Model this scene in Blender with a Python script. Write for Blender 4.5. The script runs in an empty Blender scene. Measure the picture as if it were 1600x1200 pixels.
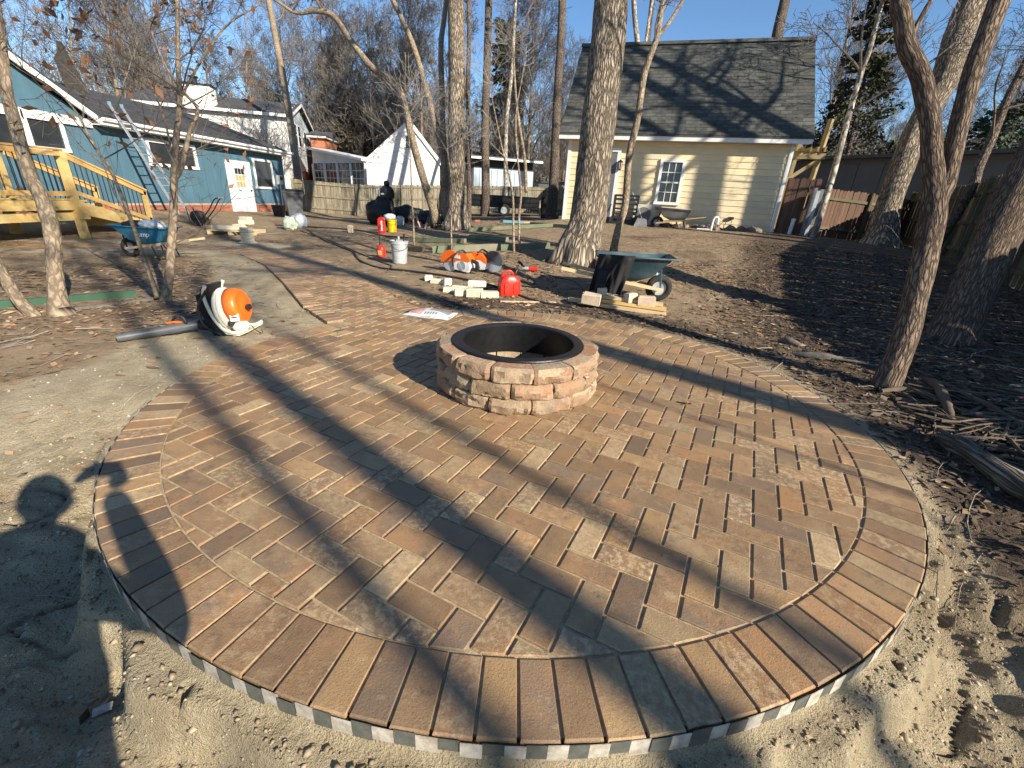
import bpy, bmesh, math, random
import numpy as np
from mathutils import Vector, Matrix
from math import radians as R, sin, cos, pi
random.seed(7)
# ------------------------------------------------------------------ camera, sky, sun, exposure
scn = bpy.context.scene
C = scn.collection
FPX, PITCH, ROLL, CAMH = 684.0, R(22.7), R(3.34), 1.27
cp, sp, cr, sr = cos(PITCH), sin(PITCH), cos(ROLL), sin(ROLL)
RT = np.array([cr, sr*sp, sr*cp]); UP = np.array([-sr, cr*sp, cr*cp]); FW = np.array([0, cp, -sp])
CAM = np.array([0, 0, CAMH])
cd = bpy.data.cameras.new('camera'); cam = bpy.data.objects.new('camera', cd); C.objects.link(cam)
cd.sensor_width = 36; cd.lens = FPX/1600*36; cd.clip_start = .02; cd.clip_end = 2000
cam.matrix_world = Matrix(((RT[0], UP[0], -FW[0], 0), (RT[1], UP[1], -FW[1], 0), (RT[2], UP[2], -FW[2], CAMH), (0, 0, 0, 1)))
scn.camera = cam
SUN_EL, SUN_AZ = 26.5, -42.3          # azimuth of the sun as a math angle in the ground plane
SUNV = np.array([cos(R(SUN_EL))*cos(R(SUN_AZ)), cos(R(SUN_EL))*sin(R(SUN_AZ)), sin(R(SUN_EL))])
wd = bpy.data.worlds.new('World'); scn.world = wd; wd.use_nodes = True
wn = wd.node_tree; bg = wn.nodes['Background']
sky = wn.nodes.new('ShaderNodeTexSky'); sky.sky_type = 'NISHITA'; sky.sun_disc = False
sky.sun_elevation = R(SUN_EL); sky.sun_rotation = R(90-SUN_AZ); sky.air_density = 1.0; sky.dust_density = .1; sky.ozone_density = 4.5
shs = wn.nodes.new('ShaderNodeHueSaturation'); shs.inputs['Saturation'].default_value = 1.05; wn.links.new(sky.outputs[0], shs.inputs['Color']); wn.links.new(shs.outputs[0], bg.inputs[0]); bg.inputs[1].default_value = .088
sl = bpy.data.lights.new('sun', 'SUN'); sl.energy = 5.0; sl.angle = R(.53); sl.color = (1, .90, .755)
so = bpy.data.objects.new('sun', sl); C.objects.link(so)
so.rotation_euler = Vector((-SUNV[0], -SUNV[1], -SUNV[2])).to_track_quat('-Z', 'Y').to_euler()
vs = scn.view_settings; vs.view_transform = 'Standard'; vs.look = 'None'; vs.exposure = 0.98; vs.gamma = 1

# ------------------------------------------------------------------ pixel and terrain helpers
def ray(px, py): return (px-800)/FPX*RT + (600-py)/FPX*UP + FW
def atz(px, py, z): return CAM + ray(px, py)*z            # z = depth along the view axis
def atY(px, py, Y):
    d = ray(px, py); return CAM + d*(Y/d[1])
PC = np.array([.03, 3.03]); PR = 2.35                        # patio centre and radius
_A = np.array([(.03,3.03,0),(.03,1,0),(2,3,0),(-2,3,0),(0,5.2,0),(-2.57,3.83,0),(-4.8,4.4,0),(-10,10.3,0),(-7.5,11.5,-.02),(-7.28,8.66,-.02),
 (-12.6,15,.33),(-12,19.4,.2),(-12.3,23.9,.12),(-10,20,.12),(-9,26,0),(-4,27,.3),(-.8,23.5,.42),(1.7,31,.6),(-2,14.8,.33),(-3.8,13,.24),(-3,9.8,.07),
 (1.1,8.6,.28),(-.9,7.5,.12),(2,6.5,.06),(1.4,16,.76),(4,15,.77),(7.7,14.4,.78),(9.5,12.6,.68),(8,7.3,.42),(11.4,12.4,.5),(17,23,.5),(4.5,4.5,.15),(3,3.3,.05),
 (6,2,.25),(0,-3,-.1),(4,0,.03),(-4,0,-.05),(-8,2,-.08),(8,-4,.25),(-15,8,.1),(-25,30,.2),(0,60,.6),(60,30,.6),(-60,30,.4),(0,-60,0),(60,-40,.2),(-60,-40,0),(0,-12,-.1)], float)
def _phi(a, b): return np.sqrt(((a[:, None, :]-b[None, :, :])**2).sum(2) + .25)
_K = np.block([[_phi(_A[:, :2], _A[:, :2]), np.ones((len(_A), 1))], [np.ones((1, len(_A))), np.zeros((1, 1))]])
_W = np.linalg.solve(_K, np.r_[_A[:, 2], 0])
def sst(x, a, b):
    t = np.clip((x-a)/(b-a), 0, 1); return t*t*(3-2*t)
def TB(x, y):
    x = np.asarray(x, float); y = np.asarray(y, float); sh = x.shape
    P = np.c_[x.ravel(), y.ravel()]; out = np.empty(len(P))
    for i in range(0, len(P), 40000): out[i:i+40000] = _phi(P[i:i+40000], _A[:, :2])@_W[:-1]+_W[-1]
    far = sst(np.hypot(P[:, 0], P[:, 1]), 45, 90)
    return (out*(1-far)+.4*far).reshape(sh)
def _hash(ix, iy, iz, s):
    n = (ix*374761393+iy*668265263+iz*1274126177+s*974634777) & 0x7fffffff
    n = ((n ^ (n >> 13))*1274126177) & 0x7fffffff
    return ((n ^ (n >> 16)) & 0xffff)/65535.0
def vnoise(x, y, z=None, s=0):
    x = np.asarray(x, float); y = np.asarray(y, float); z = np.zeros_like(x) if z is None else np.asarray(z, float)
    ix, iy, iz = np.floor(x).astype(np.int64), np.floor(y).astype(np.int64), np.floor(z).astype(np.int64)
    fx, fy, fz = x-ix, y-iy, z-iz
    fx, fy, fz = fx*fx*(3-2*fx), fy*fy*(3-2*fy), fz*fz*(3-2*fz)
    r = 0
    for a in (0, 1):
        for b in (0, 1):
            for c in (0, 1):
                r = r + _hash(ix+a, iy+b, iz+c, s)*(fx if a else 1-fx)*(fy if b else 1-fy)*(fz if c else 1-fz)
    return r-.5
def fbm(x, y, sc, o=4, s=0):
    r = 0; a = 1
    for i in range(o): r = r+a*vnoise(x*sc, y*sc, s=s+i*17); sc *= 2.07; a *= .5
    return r
CR2 = math.hypot(*(PC))
def ground_h(x, y):
    x = np.asarray(x, float); y = np.asarray(y, float)
    dx, dy = x-PC[0], y-PC[1]; r = np.hypot(dx, dy); d = r-PR
    ang = np.degrees(np.arctan2(dy, dx))
    front = 1-sst(np.abs(ang+95), 42, 78)                     # the side towards the camera stands proud of the soil
    h = TB(x, y)
    near = 1-sst(r, 3.2, 7)
    h = h - .02*near
    edge = np.abs(fbm(x, y, 1.9, 3, 40))*.17
    led = sst(d, .03+edge, .085+edge*1.2)*front*(1-.45*sst(d, .7, 1.6))
    h = h-.09*front*near - .17*led*(1+.9*fbm(x, y, 2.2, 3, 9))
    cr0 = np.abs(fbm(x, y, 2.6, 2, 55)); h = h-.05*front*near*(1-sst(cr0, .0, .035))*sst(d, .015, .05)*(1-sst(d, .5, .9))
    h = h+near*front*sst(d, .05, .2)*(.035*np.maximum(0, fbm(x, y, 9, 2, 31))+.022*np.maximum(0, fbm(x, y, 21, 2, 33)))*(.5+1.9*sst(fbm(x, y, 1.2, 2, 35), -.15, .3))
    amp = .012+.03*sst(d, .02, .25)*front*(1-sst(r, 4, 7)) + .03*sst(x, 2.0, 3.0)*(1-sst(r, 5, 9))*sst(d, .05, .5)
    sand = sandmask(x, y)
    rough = amp*(1-.6*sand*(1-front)) * (fbm(x, y, 3.1, 5, 3)) + .35*amp*np.maximum(0, fbm(x, y, 16, 3, 5)) + .06*fbm(x, y, .35, 3, 8)*sst(r, 3.5, 9)
    rough = rough*sst(d, .0, .12)
    inside = np.maximum(1-sst(d, -.03, .01), .8*(1-sst(path_dist(x, y), -.02, .02))*sst(d, 0, .03))
    return h*(1-inside)+(TB(x, y)*sst(d, 0, .03)-.062)*inside + rough
def sandmask(x, y):
    dx, dy = x-PC[0], y-PC[1]; r = np.hypot(dx, dy); d = r-PR
    ang = np.degrees(np.arctan2(dy, dx))
    w = np.interp(ang, [-180, -150, -100, -58, -42, -25, 0, 30, 60, 90, 120, 135, 150, 165, 180],
                  [.95, 1.3, 1.6, 1.35, .30, .06, .05, .08, .05, .03, .1, .75, 1.3, 1.1, .95])
    nz = fbm(x, y, 1.3, 4, 21)
    m = 1-sst(d-w-.35*nz*np.minimum(1, w*2), -.08, .12)
    # bare strip along the left of the path
    pd = path_dist(x, y)
    m = np.maximum(m, (1-sst(pd+.4*nz, .55, .85))*sst(-(x-pathc(y)), 0, .2))
    return m
PATHC = np.array([(-1.0,4.2),(-1.38,4.62),(-2.0,5.3),(-2.9,6.6),(-3.95,8.05),(-5.15,9.3),(-6.4,9.85),(-7.9,9.35),(-9.2,8.75),(-11.4,7.8)])
PW = .57
def pathc(y): return np.interp(y, PATHC[:6, 1], PATHC[:6, 0])
def path_dist(x, y):
    x = np.asarray(x, float); y = np.asarray(y, float); best = np.full(x.shape, 1e9)
    for a, b in zip(PATHC[:-1], PATHC[1:]):
        ab = b-a; L = ab@ab; t = np.clip(((x-a[0])*ab[0]+(y-a[1])*ab[1])/L, 0, 1)
        best = np.minimum(best, np.hypot(x-a[0]-t*ab[0], y-a[1]-t*ab[1]))
    return best-PW
def G(x, y):
    h = float(ground_h(np.array([x]), np.array([y]))[0]); return h
def on(px, py):
    d = ray(px, py); t = 1.0; prev = None
    while t < 80:
        p = CAM+d*t
        if p[2] < float(TB(p[0], p[1])): break
        t *= 1.02
    lo, hi = t/1.02, t
    for _ in range(20):
        m = (lo+hi)/2; p = CAM+d*m
        if p[2] < float(TB(p[0], p[1])): hi = m
        else: lo = m
    p = CAM+d*hi; return Vector((p[0], p[1], G(p[0], p[1])))
def V(a): return Vector((float(a[0]), float(a[1]), float(a[2])))

# ------------------------------------------------------------------ materials
MT = {}
def mat(name, c1, c2=None, scale=6, rough=.85, bump=.25, bscale=60, metal=0, rnd=0, hue=None, stretch=(1, 1, 1), spec=.4, detail=6, c3=None, trans=0, emit=None, bdist=.01, c3lo=.62):
    m = bpy.data.materials.new(name); m.use_nodes = True; nt = m.node_tree; N = nt.nodes; L = nt.links
    b = N['Principled BSDF']; b.inputs['Roughness'].default_value = rough; b.inputs['Metallic'].default_value = metal
    b.inputs['Specular IOR Level'].default_value = spec
    if trans: b.inputs['Transmission Weight'].default_value = trans
    tc = N.new('ShaderNodeTexCoord'); mp = N.new('ShaderNodeMapping'); mp.inputs['Scale'].default_value = stretch
    L.new(tc.outputs['Object'], mp.inputs[0]); co = mp.outputs[0]
    nz = N.new('ShaderNodeTexNoise'); nz.inputs['Scale'].default_value = scale; nz.inputs['Detail'].default_value = detail; nz.inputs['Roughness'].default_value = .62
    geo = N.new('ShaderNodeNewGeometry'); oi = N.new('ShaderNodeObjectInfo')
    ad = N.new('ShaderNodeMath'); ad.operation = 'ADD'; L.new(geo.outputs['Random Per Island'], ad.inputs[0]); L.new(oi.outputs['Random'], ad.inputs[1])
    fr = N.new('ShaderNodeMath'); fr.operation = 'FRACT'; L.new(ad.outputs[0], fr.inputs[0]); rv = fr.outputs[0]
    if rnd:
        ov = N.new('ShaderNodeVectorMath'); ov.operation = 'SCALE'; ov.inputs[0].default_value = (13, 27, 41); L.new(rv, ov.inputs['Scale'])
        av = N.new('ShaderNodeVectorMath'); L.new(co, av.inputs[0]); L.new(ov.outputs[0], av.inputs[1]); co = av.outputs[0]
    L.new(co, nz.inputs[0])
    mx = N.new('ShaderNodeMix'); mx.data_type = 'RGBA'; mx.inputs[6].default_value = (*c1, 1); mx.inputs[7].default_value = (*(c2 or c1), 1)
    rp = N.new('ShaderNodeMapRange'); rp.inputs[1].default_value = .36; rp.inputs[2].default_value = .64; L.new(nz.outputs[0], rp.inputs[0]); L.new(rp.outputs[0], mx.inputs[0])
    out = mx.outputs[2]
    if c3:
        n3 = N.new('ShaderNodeTexNoise'); n3.inputs['Scale'].default_value = scale*.37; n3.inputs['Detail'].default_value = 5; L.new(co, n3.inputs[0])
        r3 = N.new('ShaderNodeMapRange'); r3.inputs[1].default_value = c3lo-.14; r3.inputs[2].default_value = c3lo+.06; L.new(n3.outputs[0], r3.inputs[0])
        m3 = N.new('ShaderNodeMix'); m3.data_type = 'RGBA'; L.new(r3.outputs[0], m3.inputs[0]); L.new(out, m3.inputs[6]); m3.inputs[7].default_value = (*c3, 1); out = m3.outputs[2]
    if hue:
        cr_ = N.new('ShaderNodeValToRGB'); cr_.color_ramp.interpolation = 'CONSTANT'
        for i, c in enumerate(hue):
            e = cr_.color_ramp.elements[0] if i == 0 else cr_.color_ramp.elements.new(i/len(hue))
            e.color = (*c, 1)
        cr_.color_ramp.elements[len(hue)].color = (*hue[-1], 1)
        L.new(rv, cr_.inputs[0])
        mh = N.new('ShaderNodeMix'); mh.data_type = 'RGBA'; mh.inputs[0].default_value = .62; L.new(out, mh.inputs[6]); L.new(cr_.outputs[0], mh.inputs[7]); out = mh.outputs[2]
    if rnd:
        hs = N.new('ShaderNodeHueSaturation'); mr = N.new('ShaderNodeMapRange'); mr.inputs[3].default_value = 1-rnd; mr.inputs[4].default_value = 1+rnd
        f2 = N.new('ShaderNodeMath'); f2.operation = 'MULTIPLY'; f2.inputs[1].default_value = 7.31; L.new(rv, f2.inputs[0])
        f3 = N.new('ShaderNodeMath'); f3.operation = 'FRACT'; L.new(f2.outputs[0], f3.inputs[0]); L.new(f3.outputs[0], mr.inputs[0])
        L.new(mr.outputs[0], hs.inputs['Value']); L.new(out, hs.inputs['Color']); out = hs.outputs[0]
    L.new(out, b.inputs['Base Color'])
    if bump:
        nb = N.new('ShaderNodeTexNoise'); nb.inputs['Scale'].default_value = bscale; nb.inputs['Detail'].default_value = 8; nb.inputs['Roughness'].default_value = .7; L.new(co, nb.inputs[0])
        bp = N.new('ShaderNodeBump'); bp.inputs['Strength'].default_value = bump; bp.inputs['Distance'].default_value = bdist; L.new(nb.outputs[0], bp.inputs['Height']); L.new(bp.outputs[0], b.inputs['Normal'])
    MT[name] = m; return m
def bark(name, dark, light, su, sv, bump=.9, dist=.03):
    m = bpy.data.materials.new(name); m.use_nodes = True; nt = m.node_tree; N = nt.nodes; L = nt.links; b = N['Principled BSDF']
    b.inputs['Roughness'].default_value = .95; b.inputs['Specular IOR Level'].default_value = .2
    uv = N.new('ShaderNodeUVMap'); mp = N.new('ShaderNodeMapping'); mp.inputs['Scale'].default_value = (su, sv, 1); L.new(uv.outputs[0], mp.inputs[0])
    nz = N.new('ShaderNodeTexNoise'); nz.inputs['Scale'].default_value = .9; nz.inputs['Detail'].default_value = 4; L.new(mp.outputs[0], nz.inputs[0])
    ml = N.new('ShaderNodeVectorMath'); ml.operation = 'SCALE'; ml.inputs['Scale'].default_value = 1.6; L.new(nz.outputs[1], ml.inputs[0])
    ad = N.new('ShaderNodeVectorMath'); L.new(mp.outputs[0], ad.inputs[0]); L.new(ml.outputs[0], ad.inputs[1])
    vo = N.new('ShaderNodeTexVoronoi'); vo.feature = 'DISTANCE_TO_EDGE'; vo.inputs['Scale'].default_value = 1; L.new(ad.outputs[0], vo.inputs[0])
    mr = N.new('ShaderNodeMapRange'); mr.inputs[2].default_value = .28; L.new(vo.outputs[0], mr.inputs[0])
    n2 = N.new('ShaderNodeTexNoise'); n2.inputs['Scale'].default_value = 5; n2.inputs['Detail'].default_value = 8; L.new(mp.outputs[0], n2.inputs[0])
    mm = N.new('ShaderNodeMath'); mm.operation = 'MULTIPLY_ADD'; mm.inputs[1].default_value = .55; L.new(n2.outputs[0], mm.inputs[0]); L.new(mr.outputs[0], mm.inputs[2])
    m2 = N.new('ShaderNodeMath'); m2.operation = 'SUBTRACT'; m2.inputs[1].default_value = .3; L.new(mm.outputs[0], m2.inputs[0])
    mx = N.new('ShaderNodeMix'); mx.data_type = 'RGBA'; mx.inputs[6].default_value = (*dark, 1); mx.inputs[7].default_value = (*light, 1); L.new(m2.outputs[0], mx.inputs[0]); 
    tco = N.new('ShaderNodeTexCoord'); n4 = N.new('ShaderNodeTexNoise'); n4.inputs['Scale'].default_value = 1.1; n4.inputs['Detail'].default_value = 5; L.new(tco.outputs['Object'], n4.inputs[0])
    r4 = N.new('ShaderNodeMapRange'); r4.inputs[1].default_value = .3; r4.inputs[2].default_value = .7; r4.inputs[3].default_value = .72; r4.inputs[4].default_value = 1.25; L.new(n4.outputs[0], r4.inputs[0])
    hs = N.new('ShaderNodeHueSaturation'); L.new(r4.outputs[0], hs.inputs['Value']); L.new(mx.outputs[2], hs.inputs['Color']); L.new(hs.outputs[0], b.inputs['Base Color'])
    bp = N.new('ShaderNodeBump'); bp.inputs['Strength'].default_value = bump; bp.inputs['Distance'].default_value = dist; L.new(mm.outputs[0], bp.inputs['Height']); L.new(bp.outputs[0], b.inputs['Normal'])
    MT[name] = m; return m
def stone_mat(name, ramp, dark, pale, s1, s2, bstr, bsc, bd, rnd=.14, pores=True, keep=.55):
    mean = [sum(c[i] for c in ramp)/len(ramp) for i in range(3)]; ramp = [tuple(mean[i]+(c[i]-mean[i])*keep for i in range(3)) for c in ramp]
    m = bpy.data.materials.new(name); m.use_nodes = True; nt = m.node_tree; N = nt.nodes; L = nt.links; b = N['Principled BSDF']; b.inputs['Roughness'].default_value = .6 if pores else .85; b.inputs['Specular IOR Level'].default_value = .55 if pores else .3
    geo = N.new('ShaderNodeNewGeometry'); oi = N.new('ShaderNodeObjectInfo'); tc = N.new('ShaderNodeTexCoord')
    ad = N.new('ShaderNodeMath'); L.new(geo.outputs['Random Per Island'], ad.inputs[0]); L.new(oi.outputs['Random'], ad.inputs[1]); fr = N.new('ShaderNodeMath'); fr.operation = 'FRACT'; L.new(ad.outputs[0], fr.inputs[0]); rv = fr.outputs[0]
    ov = N.new('ShaderNodeVectorMath'); ov.operation = 'SCALE'; ov.inputs[0].default_value = (17, 31, 7); L.new(rv, ov.inputs['Scale']); av = N.new('ShaderNodeVectorMath'); L.new(tc.outputs['Object'], av.inputs[0]); L.new(ov.outputs[0], av.inputs[1]); co = av.outputs[0]
    def nz(sc, det=6, ro=.6, src=co):
        n = N.new('ShaderNodeTexNoise'); n.inputs['Scale'].default_value = sc; n.inputs['Detail'].default_value = det; n.inputs['Roughness'].default_value = ro; L.new(src, n.inputs[0]); return n.outputs[0]
    def rg(v, a, c, lo=0, hi=1):
        r = N.new('ShaderNodeMapRange'); r.inputs[1].default_value = a; r.inputs[2].default_value = c; r.inputs[3].default_value = lo; r.inputs[4].default_value = hi; L.new(v, r.inputs[0]); return r.outputs[0]
    def mx(f, a, c):
        x = N.new('ShaderNodeMix'); x.data_type = 'RGBA'; L.new(f, x.inputs[0])
        for q, k in ((a, 6), (c, 7)):
            if isinstance(q, tuple): x.inputs[k].default_value = (*q, 1)
            else: L.new(q, x.inputs[k])
        return x.outputs[2]
    # a colour family per stone, drifting inside the stone
    dr = N.new('ShaderNodeMath'); dr.operation = 'MULTIPLY_ADD'; dr.inputs[1].default_value = .38; L.new(nz(s1, 5, .65), dr.inputs[0]); L.new(rv, dr.inputs[2]); d2 = N.new('ShaderNodeMath'); d2.operation = 'SUBTRACT'; d2.inputs[1].default_value = .19; L.new(dr.outputs[0], d2.inputs[0]); 
    cr_ = N.new('ShaderNodeValToRGB'); n_ = len(ramp)
    for i, c in enumerate(ramp):
        e = cr_.color_ramp.elements[0] if i == 0 else (cr_.color_ramp.elements[n_-1] if i == n_-1 else cr_.color_ramp.elements.new(i/(n_-1))); e.color = (*c, 1)
    L.new(d2.outputs[0], cr_.inputs[0]); c = cr_.outputs[0]
    c = mx(rg(nz(s2, 7, .7), .55, .72, 0, .7), c, dark); c = mx(rg(nz(s2*.8, 7, .7), .58, .74, 0, .5), c, pale)
    if pores: c = mx(rg(nz(210, 2, .5), .60, .70, 0, .6), c, dark)
    fa = N.new('ShaderNodeMath'); fa.operation = 'MULTIPLY'; fa.inputs[1].default_value = 5.3; L.new(rv, fa.inputs[0]); fb = N.new('ShaderNodeMath'); fb.operation = 'FRACT'; L.new(fa.outputs[0], fb.inputs[0])
    fc = N.new('ShaderNodeMath'); fc.operation = 'MULTIPLY'; L.new(rg(nz(42, 5, .75), .47, .60), fc.inputs[0]); L.new(rg(fb.outputs[0], .45, 1, 0, .8), fc.inputs[1]); c = mx(fc.outputs[0], c, pale)
    c = mx(rg(nz(1.3, 4, .6, tc.outputs['Object']), .5, .8, 0, .25), c, pale)
    f7 = N.new('ShaderNodeMath'); f7.operation = 'MULTIPLY'; f7.inputs[1].default_value = 9.7; L.new(rv, f7.inputs[0]); f8 = N.new('ShaderNodeMath'); f8.operation = 'FRACT'; L.new(f7.outputs[0], f8.inputs[0])
    hs = N.new('ShaderNodeHueSaturation'); L.new(rg(f8.outputs[0], 0, 1, 1-rnd, 1+rnd), hs.inputs['Value']); L.new(c, hs.inputs['Color']); L.new(hs.outputs[0], b.inputs['Base Color'])
    bp = N.new('ShaderNodeBump'); bp.inputs['Strength'].default_value = bstr; bp.inputs['Distance'].default_value = bd; L.new(nz(bsc, 8, .72), bp.inputs['Height']); L.new(bp.outputs[0], b.inputs['Normal'])
    MT[name] = m
stone_mat('paver', [(.18,.125,.076), (.35,.185,.075), (.215,.14,.076), (.39,.24,.10), (.245,.135,.062), (.12,.10,.08), (.39,.195,.07), (.27,.17,.085), (.42,.31,.165), (.225,.13,.066), (.32,.21,.105), (.15,.105,.07)], (.085,.062,.046), (.50,.385,.225), 6, 16, .75, 130, .004, .2)
stone_mat('block', [(.34,.235,.14), (.27,.175,.105), (.40,.30,.19), (.32,.17,.095), (.25,.18,.12), (.44,.34,.22), (.34,.19,.11)], (.11,.078,.055), (.48,.38,.26), 5, 11, 1.0, 42, .016, .15, False, 1.0)
mat('sand_joint', (.48,.375,.23), (.29,.215,.125), scale=30, bump=.9, bscale=300, bdist=.004)
mat('fire_ring', (.006,.006,.0065), (.010,.010,.010), scale=20, rough=.38, bump=.35, bscale=70, spec=.45, bdist=.004)
mat('tape_white', (.50,.47,.41), (.30,.26,.20), scale=26, rough=.6, bump=.3, bscale=60)
mat('tape_dark', (.075,.085,.075), (.12,.125,.11), scale=25, rough=.35, bump=.3, bscale=60)
mat('siding_cream', (.74,.60,.36), (.68,.55,.34), scale=3, rough=.7, bump=.1, bscale=50, rnd=.03, c3=(.60,.52,.35))
mat('white_trim', (.74,.74,.72), (.64,.64,.62), scale=5, rough=.6, bump=.08)
mat('siding_blue', (.07,.15,.20), (.058,.125,.17), scale=2.5, rough=.7, bump=.2, bscale=50, rnd=.05, stretch=(1,1,.3))
mat('siding_white', (.70,.69,.65), (.58,.57,.53), scale=1.5, rough=.7, bump=.1, rnd=.03)
mat('siding_grey_blue', (.50,.56,.60), (.42,.48,.52), scale=1.5, rough=.7, bump=.1, rnd=.03)
mat('shingle', (.085,.086,.08), (.045,.046,.044), scale=7, rough=.95, bump=.6, bscale=90, rnd=.3, c3=(.075,.08,.06))
mat('shingle_black', (.062,.062,.065), (.04,.04,.042), scale=5, rough=.93, bump=.5, bscale=60, rnd=.25)
mat('brick', (.36,.13,.075), (.26,.09,.055), scale=12, rough=.9, bump=.4, bscale=90, rnd=.25)
mat('mortar', (.38,.33,.28), (.3,.26,.22), scale=30)
mat('brick_orange', (.50,.20,.10), (.42,.15,.08), scale=12, rough=.9, bump=.4, bscale=90, rnd=.2)
mat('glass_dark', (.02,.025,.028), (.035,.04,.045), scale=2, rough=.08, bump=0, spec=.7)
mat('door_white', (.68,.68,.70), (.62,.62,.65), scale=4, rough=.45, bump=.03)
mat('door_grey', (.10,.11,.12), (.13,.14,.15), scale=4, rough=.5, bump=.05)
mat('curtain', (.45,.36,.15), (.3,.24,.1), scale=6, rough=.9, bump=.1)
mat('lumber', (.62,.42,.15), (.50,.34,.13), scale=5, rough=.75, bump=.25, bscale=40, rnd=.12, stretch=(1,1,3), c3=(.52,.42,.18))
mat('lumber_orange', (.62,.38,.13), (.54,.32,.11), scale=5, rough=.75, bump=.25, bscale=40, rnd=.1, stretch=(3,1,1))
mat('black_metal', (.012,.012,.013), (.02,.02,.021), rough=.4, bump=.05, metal=.2)
mat('old_wood', (.27,.225,.16), (.17,.145,.105), scale=6, rough=.95, bump=.5, bscale=40, rnd=.25, stretch=(4,4,.6), c3=(.13,.13,.075), c3lo=.6)
mat('old_wood_dark', (.13,.105,.07), (.085,.07,.048), scale=6, rough=.95, bump=.5, bscale=40, rnd=.3, stretch=(4,4,.6), c3=(.075,.08,.04), c3lo=.56)
mat('red_wood', (.13,.072,.045), (.09,.055,.038), scale=6, rough=.9, bump=.4, bscale=40, rnd=.2, stretch=(4,4,.6))  # albedo lowered so the colour carries the shade over the fence section
mat('green_timber', (.115,.15,.085), (.16,.19,.12), scale=8, rough=.9, bump=.4, bscale=40, rnd=.15, c3=(.24,.20,.14))
mat('edge_green', (.02,.065,.035), (.03,.09,.05), scale=8, rough=.6, bump=.2)
mat('plywood', (.56,.43,.25), (.46,.34,.19), scale=6, rough=.8, bump=.2, rnd=.12, stretch=(1,6,6))
mat('cut_wood', (.72,.56,.34), (.62,.46,.26), scale=10, rough=.8, bump=.2, rnd=.1)
mat('block_cream', (.62,.50,.36), (.50,.39,.27), scale=9, rough=.9, bump=.7, bscale=40, rnd=.1, bdist=.01)
mat('stone_pale', (.62,.57,.43), (.52,.47,.34), scale=9, rough=.9, bump=.6, bscale=40, rnd=.12, bdist=.01)
mat('orange_plastic', (.82,.145,.012), (.74,.12,.01), scale=5, rough=.38, bump=.03, spec=.5)
mat('red_plastic', (.66,.028,.012), (.58,.02,.01), scale=5, rough=.38, bump=.03, spec=.5)
mat('cream_plastic', (.72,.69,.56), (.60,.57,.46), scale=9, rough=.5, bump=.05)
mat('black_plastic', (.014,.014,.015), (.03,.03,.03), scale=14, rough=.5, bump=.1)
mat('grey_plastic', (.09,.095,.10), (.06,.065,.07), scale=8, rough=.45, bump=.05)
mat('blue_tray', (.028,.20,.33), (.02,.14,.25), scale=5, rough=.5, bump=.1, c3=(.045,.11,.14), c3lo=.6)
mat('teal_tray', (.024,.06,.078), (.02,.045,.06), scale=4, rough=.5, bump=.1, c3=(.12,.16,.16), c3lo=.58)
mat('grey_tray', (.21,.215,.21), (.13,.13,.13), scale=5, rough=.55, bump=.15)
mat('blue_metal', (.16,.34,.45), (.12,.28,.40), rough=.45, bump=.05)
mat('rubber', (.018,.017,.016), (.045,.04,.035), scale=12, rough=.9, bump=.2)
mat('galvanised', (.50,.52,.53), (.40,.42,.43), scale=7, rough=.45, bump=.08, metal=.3)
mat('aluminium', (.58,.60,.62), (.48,.50,.52), scale=7, rough=.38, bump=.04, metal=.65)
mat('yellow_plastic', (.80,.50,.01), (.75,.45,.01), scale=4, rough=.4, bump=.03)
mat('white_plastic', (.72,.72,.70), (.60,.60,.58), scale=8, rough=.45, bump=.1)
mat('bag_black', (.006,.006,.006), (.010,.010,.010), scale=8, rough=.34, bump=1, bscale=16, spec=.4, bdist=.03)
mat('bag_clear', (.50,.54,.58), (.36,.40,.44), scale=8, rough=.25, bump=.8, bscale=14, spec=.7, bdist=.03)
mat('bag_green', (.35,.5,.3), (.6,.62,.55), scale=9, rough=.35, bump=.7, bscale=14, bdist=.03)
mat('cloth_black', (.012,.012,.013), (.022,.021,.022), scale=12, rough=.9, bump=.2, bscale=120)
mat('cloth_grey', (.10,.085,.085), (.06,.05,.05), scale=16, rough=.9, bump=.3)
mat('print_white', (.66,.64,.60), (.56,.54,.50), scale=9, rough=.5, bump=.2)
mat('print_red', (.55,.20,.17), (.60,.42,.36), scale=18, rough=.5, bump=.1)
mat('print_blue', (.17,.19,.24), (.27,.29,.34), scale=18, rough=.5, bump=.1)
mat('blue_tarp', (.12,.34,.42), (.20,.40,.46), scale=9, rough=.6, bump=.3)
mat('metal_roof', (.40,.47,.53), (.34,.41,.47), scale=1.5, rough=.5, bump=.05)
mat('grey_wall', (.115,.115,.115), (.095,.095,.098), scale=1.2, rough=.85, bump=.15, rnd=.05)
mat('roof_grey', (.09,.09,.095), (.07,.07,.075), scale=3, rough=.95, bump=.3)
mat('log', (.15,.115,.08), (.085,.062,.045), scale=7, rough=.95, bump=.8, bscale=30, stretch=(1,1,1), rnd=.15)
mat('log_grey', (.17,.155,.13), (.10,.09,.075), scale=9, rough=.95, bump=.9, bscale=24, stretch=(1,5,5))
mat('pale_stick', (.55,.45,.27), (.42,.33,.2), scale=7, rough=.85, bump=.3)
mat('rock', (.21,.17,.13), (.12,.095,.075), scale=6, rough=.95, bump=.8, bscale=18, rnd=.35, bdist=.02)
mat('leaf_litter', (.30,.19,.10), (.20,.12,.065), scale=20, rough=.9, bump=0, rnd=.5, hue=[(.34,.22,.12),(.24,.14,.075),(.42,.32,.20),(.16,.09,.05),(.30,.17,.09),(.37,.27,.17)])
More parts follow.
